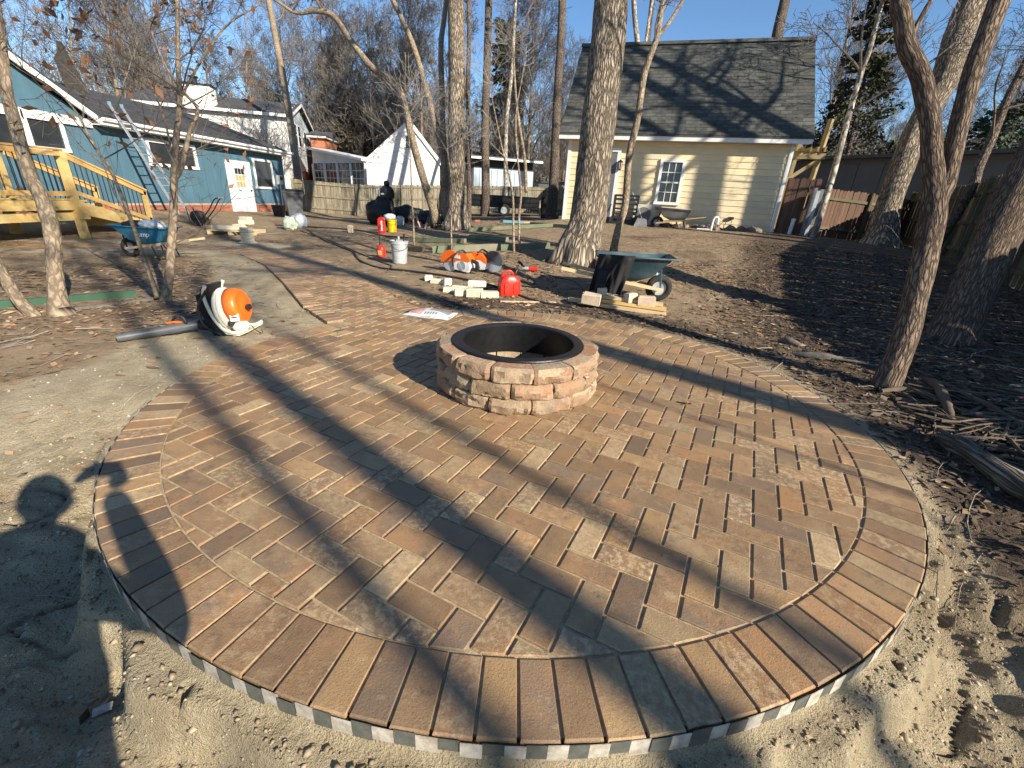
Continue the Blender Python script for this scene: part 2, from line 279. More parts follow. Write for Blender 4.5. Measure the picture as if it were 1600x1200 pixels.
mat('mulch', (.085,.062,.042), (.055,.04,.03), scale=20, rough=.95, bump=0, rnd=.5, hue=[(.13,.09,.058),(.06,.043,.031),(.23,.175,.12),(.09,.063,.042),(.16,.105,.066)])
mat('soil_crumb', (.33,.27,.18), (.20,.155,.10), scale=20, rough=.95, bump=0, rnd=.35)
mat('pebble', (.38,.34,.26), (.30,.26,.20), scale=20, rough=.9, bump=0, rnd=.4)
mat('dry_leaf', (.27,.14,.07), (.19,.09,.045), scale=12, rough=.8, bump=.1, rnd=.3)
mat('twig', (.16,.125,.095), (.11,.085,.065), scale=5, rough=.95, bump=0, rnd=.25)
mat('twig_pale', (.30,.265,.22), (.21,.18,.15), scale=5, rough=.95, bump=0, rnd=.25)
mat('twig_far', (.17,.15,.13), (.125,.11,.095), scale=5, rough=.95, bump=0, rnd=.2)
mat('needle', (.05,.075,.04), (.035,.055,.03), scale=4, rough=.9, bump=0, rnd=.4)
mat('needle_brown', (.12,.105,.045), (.08,.065,.03), scale=4, rough=.9, bump=0, rnd=.4)
mat('ivy', (.065,.065,.035), (.04,.045,.02), scale=4, rough=.8, bump=0, rnd=.5)
mat('skin', (.45,.28,.2), rough=.6, bump=.05)
mat('jacket', (.05,.06,.08), (.04,.05,.07), rough=.9)
mat('jeans', (.05,.07,.12), (.04,.06,.10), rough=.9)
mat('hair', (.03,.02,.015), rough=.8)
mat('meter_beige', (.60,.57,.48), (.5,.47,.4), rough=.5, bump=.05)
mat('lamp_glass', (.35,.33,.28), rough=.2, bump=0)
bark('bark_oak', (.075,.058,.042), (.40,.33,.245), 21, 4.2, 1.0, .03)
bark('bark_dark', (.05,.038,.03), (.22,.17,.13), 30, 7, .9, .02)
bark('bark_near', (.06,.043,.032), (.25,.185,.13), 50, 7.5, .9, .014)
mat('aged_lumber', (.30,.24,.13), (.22,.17,.09), scale=6, rough=.85, bump=.3, rnd=.15)
bark('bark_smooth', (.15,.115,.08), (.34,.265,.18), 22, 9, .6, .010)
bark('bark_log', (.06,.05,.04), (.24,.21,.17), 30, 3.0, 1.0, .02)
bark('bark_pale', (.13,.11,.09), (.46,.41,.34), 9, 3, .4, .01)

# ------------------------------------------------------------------ mesh helpers
class MB:
    def __init__(s): s.v = []; s.f = []; s.uv = []; s.has_uv = False; s.mi = []; s.m = 0
    def add(s, vs, fs, uvs=None):
        o = len(s.v); s.v.extend([tuple(v) for v in vs])
        for i, f in enumerate(fs):
            s.f.append([o+k for k in f]); s.mi.append(s.m); s.uv.append(uvs[i] if uvs else None)
        if uvs: s.has_uv = True
        return s
    def box(s, c, size, rot=None, taper=1.0):
        x, y, z = size[0]/2, size[1]/2, size[2]/2; vs = []
        for k in (-1, 1):
            t = taper if k > 0 else 1
            for a, b in ((-1, -1), (1, -1), (1, 1), (-1, 1)): vs.append(Vector((a*x*t, b*y*t, k*z)))
        if rot is not None:
            M = rot if isinstance(rot, Matrix) else Matrix.Rotation(rot, 3, 'Z'); vs = [M@v for v in vs]
        c = Vector(c); vs = [v+c for v in vs]
        return s.add(vs, [(0,3,2,1),(4,5,6,7),(0,1,5,4),(1,2,6,5),(2,3,7,6),(3,0,4,7)])
    def cbox(s, c, size, rot=None, b=.004):       # box with chamfered top edges
        x, y, z = size[0]/2, size[1]/2, size[2]/2; vs = []
        for (k, i) in ((-z, 0), (z-b, 0), (z, b)):
            for a, d in ((-1, -1), (1, -1), (1, 1), (-1, 1)): vs.append(Vector((a*(x-i), d*(y-i), k)))
        if rot is not None:
            M = rot if isinstance(rot, Matrix) else Matrix.Rotation(rot, 3, 'Z'); vs = [M@v for v in vs]
        c = Vector(c); vs = [v+c for v in vs]; fs = [(0,3,2,1), (8,9,10,11)]
        for l in (0, 4):
            for i in range(4): j = (i+1) % 4; fs.append((l+i, l+j, l+4+j, l+4+i))
        return s.add(vs, fs)
    def beam(s, a, b, w, h, up=(0, 0, 1)):
        a, b = Vector(a), Vector(b); d = (b-a); L = d.length; d = d/L; u = Vector(up); sx = d.cross(u)
        if sx.length < 1e-4: sx = Vector((1, 0, 0))
        sx.normalize(); u = sx.cross(d)
        M = Matrix((sx, d, u)).transposed()
        return s.box((a+b)/2, (w, L, h), M)
    def tube(s, pts, rad, n=8, caps=True, uv=False, noise=0, ns=0, ucirc=None):
        pts = [Vector(p) for p in pts]; m = len(pts)
        if not hasattr(rad, '__len__'): rad = [rad]*m
        t0 = (pts[1]-pts[0]).normalized(); a = Vector((0, 0, 1)) if abs(t0.z) < .9 else Vector((1, 0, 0)); u = t0.cross(a).normalized()
        vs = []; acc = 0; vv = []
        for i, p in enumerate(pts):
            t = (pts[min(i+1, m-1)]-pts[max(i-1, 0)]).normalized(); u = (u-t*u.dot(t)); u.normalize(); w = t.cross(u)
            if i: acc += (p-pts[i-1]).length
            vv.append(acc)
            for k in range(n):
                an = 2*pi*k/n; r = rad[i]
                q = u*cos(an)+w*sin(an); vs.append(p+q*r)
        if noise:
            A = np.array([tuple(v) for v in vs]); B = np.repeat(np.array([tuple(p) for p in pts]), n, axis=0)
            nn = vnoise(A[:, 0]*ns, A[:, 1]*ns, A[:, 2]*ns*.35, 5)+.5*vnoise(A[:, 0]*ns*2.3, A[:, 1]*ns*2.3, A[:, 2]*ns*.8, 6)
            A = B+(A-B)*(1+noise*nn)[:, None]; vs = [tuple(v) for v in A]
        fs = []; us = []; rr = ucirc or rad[len(rad)//2]; cu = 2*pi*rr
        for i in range(m-1):
            for k in range(n):
                l = (k+1) % n; fs.append((i*n+k, i*n+l, (i+1)*n+l, (i+1)*n+k))
                us.append(((k/n*cu, vv[i]), ((k+1)/n*cu, vv[i]), ((k+1)/n*cu, vv[i+1]), (k/n*cu, vv[i+1])))
        if caps:
            fs.append(tuple(range(n-1, -1, -1))); us.append(tuple((0, 0) for _ in range(n)))
            fs.append(tuple((m-1)*n+k for k in range(n))); us.append(tuple((0, 0) for _ in range(n)))
        return s.add(vs, fs, us if uv else None)
    def lathe(s, prof, n=24, c=(0, 0, 0), M=None, closed=False, wob=0):
        vs = []; c = Vector(c)
        for (r, z) in prof:
            for k in range(n):
                a = 2*pi*k/n; v = Vector((r*cos(a), r*sin(a), z))
                if M: v = M@v
                vs.append(v+c)
        fs = []; m = len(prof)
        for i in range(m if closed else m-1):
            j = (i+1) % m
            for k in range(n): l = (k+1) % n; fs.append((i*n+k, i*n+l, j*n+l, j*n+k))
        if not closed:
            if prof[0][0] > 1e-4: fs.append(tuple(range(n-1, -1, -1)))
            if prof[-1][0] > 1e-4: fs.append(tuple((m-1)*n+k for k in range(n)))
        return s.add(vs, fs)
    def prism(s, poly, d, M=None, c=(0, 0, 0)):   # polygon in xy extruded along z by d, then moved by M
        n = len(poly); c = Vector(c); vs = [Vector((p[0], p[1], z)) for z in (0, d) for p in poly]
        if M: vs = [M@v for v in vs]
        vs = [v+c for v in vs]
        return s.add(vs, [tuple(range(n-1, -1, -1)), tuple(range(n, 2*n))]+[(i, (i+1) % n, n+(i+1) % n, n+i) for i in range(n)])
    def blob(s, c, r, amp=.2, ns=2, nu=20, nv=12, seed=0, flat=None, M=None):
        vs = []; 
        for i in range(nv+1):
            ph = pi*i/nv
            for k in range(nu):
                th = 2*pi*k/nu; vs.append((sin(ph)*cos(th), sin(ph)*sin(th), cos(ph)))
        A = np.array(vs); nn = vnoise(A[:, 0]*ns+9, A[:, 1]*ns, A[:, 2]*ns, seed)+.6*vnoise(A[:, 0]*ns*2.5, A[:, 1]*ns*2.5+3, A[:, 2]*ns*2.5, seed+3)
        A = A*(1+amp*2*nn)[:, None]*np.array(r)
        if flat is not None: A[:, 2] = np.maximum(A[:, 2], flat)
        if M is not None: A = A@np.array(M.to_3x3()).T
        A = A+np.array(tuple(c)); fs = []
        for i in range(nv):
            for k in range(nu): l = (k+1) % nu; fs.append((i*nu+k, (i+1)*nu+k, (i+1)*nu+l, i*nu+l))
        return s.add(A, fs)
    def quad(s, a, b, c, d): return s.add([a, b, c, d], [(0, 1, 2, 3)])
    def mesh(s, name, off=None):
        me = bpy.data.meshes.new(name); v = np.array(s.v, float)
        if off is not None: v = v-np.array(off)
        me.from_pydata(v.tolist(), [], s.f)
        if s.has_uv:
            ul = me.uv_layers.new(name='UVMap'); d = []
            for f, u in zip(s.f, s.uv):
                if u: 
                    for q in u: d.extend(q)
                else: d.extend([0, 0]*len(f))
            ul.data.foreach_set('uv', d)
        if any(s.mi): me.polygons.foreach_set('material_index', s.mi)
        return me
    def build(s, name, m, parent=None, smooth=False, w=False, sharp=None):
        off = None
        if w and parent is not None:
            p = parent; off = Vector((0, 0, 0))
            while p is not None: off += p.location; p = p.parent
        me = s.mesh(name, off)
        for q in (m if isinstance(m, (list, tuple)) else [m]): me.materials.append(MT[q])
        if smooth:
            me.polygons.foreach_set('use_smooth', [True]*len(me.polygons))
            if sharp: me.set_sharp_from_angle(angle=R(sharp))
        o = bpy.data.objects.new(name, me); C.objects.link(o)
        if parent is not None: o.parent = parent
        return o
def tag(o, label=None, cat=None, group=None, kind=None):
    if label: o['label'] = label
    if cat: o['category'] = cat
    if group: o['group'] = group
    if kind: o['kind'] = kind
    return o
def thing(name, label, cat, loc=(0, 0, 0), rz=0, group=None):
    o = bpy.data.objects.new(name, None); C.objects.link(o); o.location = Vector(loc); o.rotation_euler.z = rz; o.empty_display_size = .1
    return tag(o, label, cat, group)
def inst(src, name, parent, loc, rot=None, scale=None):
    o = bpy.data.objects.new(name, src.data); C.objects.link(o); o.parent = parent; o.location = loc
    if rot: o.rotation_euler = rot
    if scale: o.scale = scale
    return o
def copy_tree(o, parent=None):
    c = o.copy(); C.objects.link(c); c.parent = parent
    for ch in list(o.children): copy_tree(ch, c)
    return c
def text(name, body, size, m, parent, M, ext=.001):
    cu = bpy.data.curves.new(name, 'FONT'); cu.body = body; cu.size = size; cu.extrude = ext; cu.align_x = 'CENTER'; cu.align_y = 'CENTER'
    t = bpy.data.objects.new('tmp', cu); C.objects.link(t); dg = bpy.context.evaluated_depsgraph_get(); me = bpy.data.meshes.new_from_object(t.evaluated_get(dg))
    C.objects.unlink(t); bpy.data.objects.remove(t); me.transform(M); me.materials.clear(); me.materials.append(MT[m])
    o = bpy.data.objects.new(name, me); C.objects.link(o); o.parent = parent; return o
def RZ(a): return Matrix.Rotation(a, 3, 'Z')
def RX(a): return Matrix.Rotation(a, 3, 'X')
def RY(a): return Matrix.Rotation(a, 3, 'Y')
#--SECTION--
# ------------------------------------------------------------------ ground sheet
def axis(lo, hi, c0, c1, step, grow=1.13):
    a = list(np.arange(c0, c1+1e-6, step)); s_ = step
    while a[-1] < hi: s_ = min(s_*grow, 12); a.append(a[-1]+s_)
    s_ = step; b = []; q = c0
    while q > lo: s_ = min(s_*grow, 12); q -= s_; b.append(q)
    return np.array(b[::-1]+a)
gx = axis(-400, 400, -3.4, 3.3, .018, 1.05); gy = axis(-200, 600, .15, 2.4, .014, 1.02)
XX, YY = np.meshgrid(gx, gy); ZZ = ground_h(XX, YY)
nx, ny = len(gx), len(gy)
me = bpy.data.meshes.new('ground')
me.vertices.add(nx*ny); me.vertices.foreach_set('co', np.stack([XX, YY, ZZ], -1).ravel())
I = np.arange(nx*ny).reshape(ny, nx); Q = np.stack([I[:-1, :-1], I[:-1, 1:], I[1:, 1:], I[1:, :-1]], -1).reshape(-1)
nq = (nx-1)*(ny-1); me.loops.add(nq*4); me.loops.foreach_set('vertex_index', Q); me.polygons.add(nq)
me.polygons.foreach_set('loop_start', np.arange(nq)*4); me.polygons.foreach_set('loop_total', np.full(nq, 4)); me.polygons.foreach_set('use_smooth', [True]*nq)
me.update(); me.validate()
def masks(x, y):
    r = np.hypot(x-PC[0], y-PC[1]); sand = sandmask(x, y)
    right = sst(x+.45*fbm(x, y, .9, 3, 60)-np.interp(y, [-2, 1, 3, 5, 8, 12, 16], [2.0, 1.6, 1.9, 2.3, 3.6, 5.5, 8.5]), -.2, .8)
    belt = (1-sst(np.abs(r-PR-.35-.25*fbm(x, y, 1.5, 3, 71)), .2, .45))*sst(y, 3.2, 4.4)*sst(x+1.2, -.2, .4)      # dark freshly dug strip behind the patio
    mul = np.clip(np.maximum(right, .85*belt)*(1-sand), 0, 1)
    litter = np.clip(.5+1.2*fbm(x, y, .6, 3, 80), 0, 1)
    return sand, mul, litter
sm, mm_, lt = masks(XX, YY)
ca = me.color_attributes.new(name='soil', type='FLOAT_COLOR', domain='POINT')
ca.data.foreach_set('color', np.stack([sm, mm_, lt, np.ones_like(sm)], -1).ravel())
def ground_mat():
    m = bpy.data.materials.new('soil'); m.use_nodes = True; nt = m.node_tree; N = nt.nodes; L = nt.links; b = N['Principled BSDF']
    b.inputs['Roughness'].default_value = .97; b.inputs['Specular IOR Level'].default_value = .15
    at = N.new('ShaderNodeVertexColor'); at.layer_name = 'soil'; sx = N.new('ShaderNodeSeparateColor'); L.new(at.outputs[0], sx.inputs[0])
    tc = N.new('ShaderNodeTexCoord')
    def noise(sc, det=6, ro=.6, str_=(1, 1, 1)):
        mp = N.new('ShaderNodeMapping'); mp.inputs['Scale'].default_value = str_; L.new(tc.outputs['Object'], mp.inputs[0])
        n = N.new('ShaderNodeTexNoise'); n.inputs['Scale'].default_value = sc; n.inputs['Detail'].default_value = det; n.inputs['Roughness'].default_value = ro; L.new(mp.outputs[0], n.inputs[0]); return n.outputs[0]
    def ramp(v, lo, hi):
        r = N.new('ShaderNodeMapRange'); r.inputs[1].default_value = lo; r.inputs[2].default_value = hi; L.new(v, r.inputs[0]); return r.outputs[0]
    def mix(f, a, c):
        x = N.new('ShaderNodeMix'); x.data_type = 'RGBA'; L.new(f, x.inputs[0])
        for s_, i in ((a, 6), (c, 7)):
            if isinstance(s_, tuple): x.inputs[i].default_value = (*s_, 1)
            else: L.new(s_, x.inputs[i])
        return x.outputs[2]
    fine = noise(70, 8, .7); mid = noise(6, 8, .65); big = noise(1.1, 6, .6); speck = noise(190, 3, .5)
    sand = mix(ramp(mid, .35, .68), (.385,.315,.20), (.56,.475,.315)); sand = mix(ramp(speck, .54, .70), sand, (.24,.185,.12)); sand = mix(ramp(big, .50, .64), sand, (.31,.245,.155))
    sand = mix(ramp(noise(33, 5, .6), .62, .70), sand, (.55,.48,.36))
    dirt = mix(ramp(mid, .35, .65), (.19,.135,.082), (.34,.255,.16)); dirt = mix(ramp(fine, .5, .7), dirt, (.44,.34,.22)); dirt = mix(ramp(big, .5, .64), dirt, (.125,.085,.055))
    clay = mix(ramp(big, .48, .6), dirt, (.38,.28,.175))
    mul = mix(ramp(fine, .4, .66), (.06,.044,.031), (.19,.14,.095)); mul = mix(ramp(mid, .55, .7), mul, (.13,.10,.068))
    c = mix(sx.outputs[2], clay, dirt); c = mix(sx.outputs[1], c, mul); c = mix(sx.outputs[0], c, sand); L.new(c, b.inputs['Base Color'])
    hgt = N.new('ShaderNodeMath'); hgt.operation = 'MULTIPLY_ADD'; hgt.inputs[1].default_value = .5; L.new(fine, hgt.inputs[0]); L.new(mid, hgt.inputs[2])
    h2 = N.new('ShaderNodeMath'); h2.operation = 'MULTIPLY_ADD'; h2.inputs[1].default_value = .25; L.new(speck, h2.inputs[0]); L.new(hgt.outputs[0], h2.inputs[2])
    bp = N.new('ShaderNodeBump'); bp.inputs['Strength'].default_value = 1; bp.inputs['Distance'].default_value = .045; L.new(h2.outputs[0], bp.inputs['Height']); L.new(bp.outputs[0], b.inputs['Normal'])
    MT['soil'] = m
ground_mat(); me.materials.append(MT['soil'])
ground = bpy.data.objects.new('ground', me); C.objects.link(ground); tag(ground, kind='structure')

# ------------------------------------------------------------------ patio and path
MOD = .1105; EA = R(-26.5); E1 = np.array([cos(EA), sin(EA)]); E2 = np.array([-sin(EA), cos(EA)]); OG = np.array([-.211, 1.418])-(1*E1+.5*E2)*MOD
RI = PR-.2255
def clip_poly(P, px, py, nx_, ny_):      # keep the side where (q-p).n <= 0
    out = []
    for i in range(len(P)):
        a, b = P[i], P[(i+1) % len(P)]; da = (a[0]-px)*nx_+(a[1]-py)*ny_; db = (b[0]-px)*nx_+(b[1]-py)*ny_
        if da <= 0: out.append(a)
        if da*db < 0: t = da/(da-db); out.append((a[0]+(b[0]-a[0])*t, a[1]+(b[1]-a[1])*t))
    return out
def paver_poly(mb, P, z=0, h=.06, b=.0035):
    P = np.array(P); c = P.mean(0); n = len(P)
    area = .5*sum(P[i][0]*P[(i+1) % n][1]-P[(i+1) % n][0]*P[i][1] for i in range(n))
    if abs(area) < .0006: return False
    d = P-c; L = np.hypot(*d.T)[:, None]; T = P-d/L*b*1.6
    tilt = (random.uniform(-.002, .002), random.uniform(-.002, .002)); dz = random.uniform(-.0012, .0012)
    f = lambda q, zz: (q[0], q[1], z+zz+dz+tilt[0]*(q[0]-c[0])*3+tilt[1]*(q[1]-c[1])*3)
    vs = [f(q, -h) for q in P]+[f(q, -b) for q in P]+[f(q, 0) for q in T]
    fs = [tuple(range(2*n, 3*n))]
    for l in (0, n):
        for i in range(n): j = (i+1) % n; fs.append((l+i, l+j, l+n+j, l+n+i))
    mb.add(vs, fs); return True
patio = MB(); patio.lathe([(0, -.16), (PR-.03, -.16), (PR-.012, -.0075), (0, -.0075)], 128, (PC[0], PC[1], 0)).build('patio', 'sand_joint'); patio = bpy.data.objects['patio']; tag(patio, kind='structure')
pathpts = [V((p[0], p[1], float(TB(p[0], p[1]))-.012)) for p in PATHC]
pm = MB()
for i in range(len(PATHC)-1):
    a, b = PATHC[i], PATHC[i+1]; K_ = max(2, int(np.hypot(*(b-a))/.25))
    def nrm(k):
        t = PATHC[min(k+1, len(PATHC)-1)]-PATHC[max(k-1, 0)]; t = t/np.hypot(*t); return np.array([-t[1], t[0]])
    for q in range(K_):
        r0, r1 = a+(b-a)*q/K_, a+(b-a)*(q+1)/K_; n0 = nrm(i)*(1-q/K_)+nrm(i+1)*q/K_; n1 = nrm(i)*(1-(q+1)/K_)+nrm(i+1)*(q+1)/K_
        c_ = [r0-n0*(PW-.01), r0+n0*(PW-.01), r1+n1*(PW-.01), r1-n1*(PW-.01)]
        if np.hypot(*(((r0+r1)/2)-PC)) < PR-.15: continue
        pm.add([(w[0], w[1], float(TB(*w))-.014) for w in c_], [(0, 3, 2, 1)])
path = pm.build('path', 'sand_joint'); tag(path, kind='structure')
gap = .0052
fieldP, pathP = [], []
for i in range(-110, 50):
    for j in range(-40, 130):
        k = (i-j) % 4
        if k == 0: cells = (i, j, 2, 1)
        elif k == 2: cells = (i, j-1, 1, 2)
        else: continue
        x0, y0, w_, h_ = cells
        pts = [OG+(E1*(x0+a*w_+(gap if a == 0 else -gap)/MOD)+E2*(y0+c*h_+(gap if c == 0 else -gap)/MOD))*MOD for a, c in ((0, 0), (1, 0), (1, 1), (0, 1))]
        cen = sum(pts)/4; rr = [np.hypot(*(q-PC)) for q in pts]; rc = np.hypot(*(cen-PC))
        if rc < RI+.2:
            pdm = float(path_dist(np.array([cen[0]]), np.array([cen[1]]))[0])
            if pdm < -.12 and rc > RI-.12: pathP.append(pts); continue
            if min(rr) > RI: continue
            P = [tuple(q) for q in pts]
            if max(rr) > RI-.004:
                th0 = math.atan2(cen[1]-PC[1], cen[0]-PC[0])
                for q in range(-8, 9):
                    th = th0+q*.022; P = clip_poly(P, PC[0]+(RI-.004)*cos(th), PC[1]+(RI-.004)*sin(th), cos(th), sin(th))
                    if len(P) < 3: break
            if len(P) >= 3: fieldP.append(P)
        elif rc < 13:
            pdm = float(path_dist(np.array([cen[0]]), np.array([cen[1]]))[0])
            if pdm < -.11: pathP.append(pts)
def pit_in(P): return max(np.hypot(q[0]-.03, q[1]-3.1) for q in P) < .50
fieldP = [P for P in fieldP if not pit_in(P)]
fieldP.sort(key=lambda P: np.hypot(P[0][0], P[0][1]+.3))
nsing = 0; rest = MB()
for P in fieldP:
    if nsing < 300:
        m_ = MB()
        if paver_poly(m_, P): m_.build('paver', 'paver', patio); nsing += 1
    else: paver_poly(rest, P)
tag(rest.build('far_pavers', 'paver', patio), kind='stuff')
NS = 130
for k in range(NS):
    th = 2*pi*(k+.35)/NS; hw0 = (RI+.003)*sin(pi/NS)-gap*.75; hw1 = PR*sin(pi/NS)-gap*.75-.001
    cth, sth = cos(th), sin(th); F_ = lambda r, t: (PC[0]+r*cth-t*sth, PC[1]+r*sth+t*cth)
    if float(path_dist(np.array([PC[0]+(RI+.1)*cth]), np.array([PC[1]+(RI+.1)*sth]))[0]) < -.10: continue
    m_ = MB(); j_ = random.uniform(-.003, .003); paver_poly(m_, [F_(RI+.004, -hw0), F_(PR+j_, -hw1), F_(PR+j_, hw1), F_(RI+.004, hw0)]); m_.build('border_paver', 'paver', patio)
# checkered tape round the paver edge
tapew, taped = None, None
NT = 262
for k in range(NT):
    th = 2*pi*k/NT; ang = (math.degrees(th)+180) % 360-180
    if not (-172 < ang < 4): continue
    wav = .003*sin(k*1.7)+random.uniform(-.002, .002)
    m_ = MB(); jk_ = lambda q: .0022*sin(q*12.9898); t0, t1 = th-pi/NT+jk_(k), th+pi/NT+jk_(k+1); r_ = PR+.007+abs(wav)
    top = -.004+random.uniform(-.003, .002)+(0.007 if random.random() < .05 else 0); bot = -.056+random.uniform(-.012, .006)
    for r2, flip in ((r_, 0), (r_-.002, 1)):
        q = [(PC[0]+r2*cos(a)*(1), PC[1]+r2*sin(a), z) for a, z in ((t0, bot), (t1, bot), (t1, top), (t0, top))]
        m_.add(q, [(0, 1, 2, 3) if not flip else (3, 2, 1, 0)])
    m_.add([(PC[0]+r2*cos(a), PC[1]+r2*sin(a), top) for a in (t0, t1) for r2 in (r_, r_-.002)], [(0, 2, 3, 1)])
    m_.build('edge_tape_square', 'tape_white' if k % 2 else 'tape_dark', patio)
# path pavers
pathP.sort(key=lambda P: P[0][1]); ps = MB(); cnt = 0
for P in pathP:
    z = float(TB(P[0][0], P[0][1]))
    if cnt < 300: m_ = MB(); paver_poly(m_, P, z); m_.build('paver', 'paver', path); cnt += 1
    else: paver_poly(ps, P, z)
tag(ps.build('far_pavers', 'paver', path), kind='stuff')
cnt = 0; eb = MB()
for side in (-1, 1):
    acc = 0
    for a, b in zip(PATHC[:-1], PATHC[1:]):
        L_ = np.hypot(*(b-a)); t = (b-a)/L_; n = np.array([-t[1], t[0]])*side; q = 0.0
        while q < L_-.03:
            c_ = a+t*(q+.055); q += .112
            e0, e1_ = c_+n*(PW-.20), c_+n*PW
            if np.hypot(*(e1_-PC)) < PR+.02 : continue
            pp = [e0-t*.0515, e1_-t*.0515, e1_+t*.0515, e0+t*.0515]
            if side > 0: pp = pp[::-1]
            z = float(TB(*c_))+.003
            if cnt < 200: m_ = MB(); paver_poly(m_, pp[::1], z); m_.build('border_paver', 'paver', path); cnt += 1
            else: paver_poly(eb, pp, z)
if eb.v: tag(eb.build('far_border_pavers', 'paver', path), kind='stuff')

# ------------------------------------------------------------------ fire pit
PX, PY = .03, 3.1
pit = thing('fire_pit', 'round stone fire pit with black steel ring in the middle of the paved circle', 'fire pit', (PX, PY, 0))
def pit_block(th0, th1, r0, r1, z0, z1, seed):
    n = 13; mb = MB(); vs = []; fs = []
    rnd = random.Random(seed); off = rnd.uniform(-.006, .008)
    # rings of the cross-section (radial outline) swept along the angle
    sec = [(r0, z0), (r0, z1), ((r0+r1)/2, z1), (r1-.012, z1), (r1, z1-.012), (r1+.004, z0*.22+z1*.78), (r1+.008, z0*.4+z1*.6), (r1+.007, z0*.6+z1*.4), (r1+.004, z0*.8+z1*.2), (r1, z0+.008), (r1-.01, z0)]
    ns_ = len(sec)
    for i in range(n):
        t = i/(n-1); th = th0+(th1-th0)*t; e = .012 if i in (0, n-1) else 0
        for j, (r, z) in enumerate(sec):
            rr = r+off
            if j >= 3:
                rr += -e+.030*float(vnoise(np.array(th*8.), np.array(z*18), np.array(float(seed)), 3))+.022*abs(float(vnoise(np.array(th*19.), np.array(z*45), np.array(float(seed)), 4)))-.006
                if j > 3 and rnd.random() < .12: rr -= .007
                if i in (1, n-2): rr += .003
            zz = z - (.004 if (e and j in (1, 2, 3)) else 0)
            vs.append((rr*cos(th), rr*sin(th), zz))
    for i in range(n-1):
        for j in range(ns_): k = (j+1) % ns_; fs.append((i*ns_+j, (i+1)*ns_+j, (i+1)*ns_+k, i*ns_+k))
    fs.append(tuple(range(ns_))); fs.append(tuple((n-1)*ns_+j for j in range(ns_-1, -1, -1)))
    mb.add(vs, fs); return mb
sd = 0; NB = 13; HB = .103
for c_ in range(3):
    for k in range(NB):
        sd += 1; ph = (.5*(c_ % 2)+.12)*2*pi/NB+random.uniform(-.006, .006); w_ = .0095
        mb = pit_block(2*pi*k/NB+ph+w_, 2*pi*(k+1)/NB+ph-w_+random.uniform(0, .006), .425, .592-.004*c_, c_*(HB+.002)+.001, c_*(HB+.002)+HB, sd)
        mb.build('block', 'block', pit, smooth=True, sharp=22)
ring = MB(); zt = 3*(HB+.002)
ring.lathe([(.405, zt-.21), (.405, zt+.008), (.412, zt+.016), (.474, zt+.016), (.479, zt+.008), (.474, zt+.0015), (.4125, zt+.0015), (.4095, zt-.004), (.4095, zt-.21)], 96, closed=True)
ring.build('fire_ring', 'fire_ring', pit, smooth=True, sharp=40)
ash = MB(); ash.lathe([(0, -.006), (.43, -.006)], 40); ash.build('sand_floor', 'sand_joint', pit)
lf = MB()
def leafmesh(mb, c, s, rz, lobes=4):
    c = Vector(c)
    for k in range(9):
        a = rz+k*2*pi/9+random.uniform(-.2, .2); L_ = s*random.uniform(.6, 1.1); z = random.uniform(.0, .35)*s; w = .22*s
        t = Vector((cos(a), sin(a), 0)); n = Vector((-sin(a), cos(a), 0))
        mb.add([c+t*.02*s, c+t*L_*.55+n*w+Vector((0, 0, z+.1*s)), c+t*L_+Vector((0, 0, z*1.3)), c+t*L_*.55-n*w+Vector((0, 0, z*.4))], [(0, 1, 2, 3)])
q = on(1072, 634); leafmesh(lf, (0, 0, .004), .042, .4); o = lf.build('dry_leaf', 'dry_leaf'); o.location = (q.x, q.y, .004); tag(o, 'crumpled brown oak leaf lying on the pavers right of the fire pit', 'leaf')
# ------------------------------------------------------------------ buildings
def wp(A, th, px, py):                 # pixel -> (along wall, height above A) on the vertical plane through A
    d = ray(px, py); n = np.array([sin(th), -cos(th), 0]); A_ = np.array(tuple(A)); t = ((A_-CAM)@n)/(d@n); p = CAM+d*t-A_
    return float(p[0]*cos(th)+p[1]*sin(th)), float(p[2])
def window(parent, x, z, w, h, cols=1, rows=1, fm='white_trim', t=.07, y=-.03, double=False, name='window', glass='glass_dark', inner=.02):
    f = MB(); f.box((x, y, z+h/2-t/2), (w, .05, t)); f.box((x, y, z-h/2+t/2), (w+.04, .06, t))
    for s in (-1, 1): f.box((x+s*(w/2-t/2), y-.002, z), (t, .05, h-2*t))
    o = f.build(name, fm, parent)
    m = MB(); iw, ih = w-2*t, h-2*t
    for c in range(1, cols): m.box((x-iw/2+iw*c/cols, y+.012, z), (inner, .02, ih))
    for r in range(1, rows): 
        th_ = .045 if (double and r*2 == rows) else inner
        m.box((x, y+.008, z-ih/2+ih*r/rows), (iw, .022, th_))
    if m.v: m.build('muntins', fm, o)
    for c in range(cols):
        for r in range(rows):
            g_ = MB(); g_.box((x-iw/2+iw*(c+.5)/cols, y+.02, z-ih/2+ih*(r+.5)/rows), (iw/cols, .004, ih/rows)); g_.build('pane', glass, o)
    return o
def lap(parent, x0, x1, z0, z1, n, m, cut=None, y=0, name='siding_board', each=True):
    hh = (z1-z0)/n; J = MB()
    for i in range(n):
        a, b = z0+i*hh, z0+(i+1)*hh
        xa, xb = (x0, x1) if cut is None else cut((a+b)/2, x0, x1)
        if xb-xa < .05: continue
        mb = MB() if each else J
        mb.add([(xa, y, a), (xb, y, a), (xb, y, b), (xa, y, b), (xa, y-.022, a), (xb, y-.022, a), (xb, y-.006, b), (xa, y-.006, b)],
               [(4,5,6,7), (0,4,7,3), (1,2,6,5), (0,1,5,4), (3,7,6,2), (0,3,2,1)])
        if each: mb.build(name, m, parent)
    if not each: tag(J.build('siding_boards', m, parent), kind='stuff')
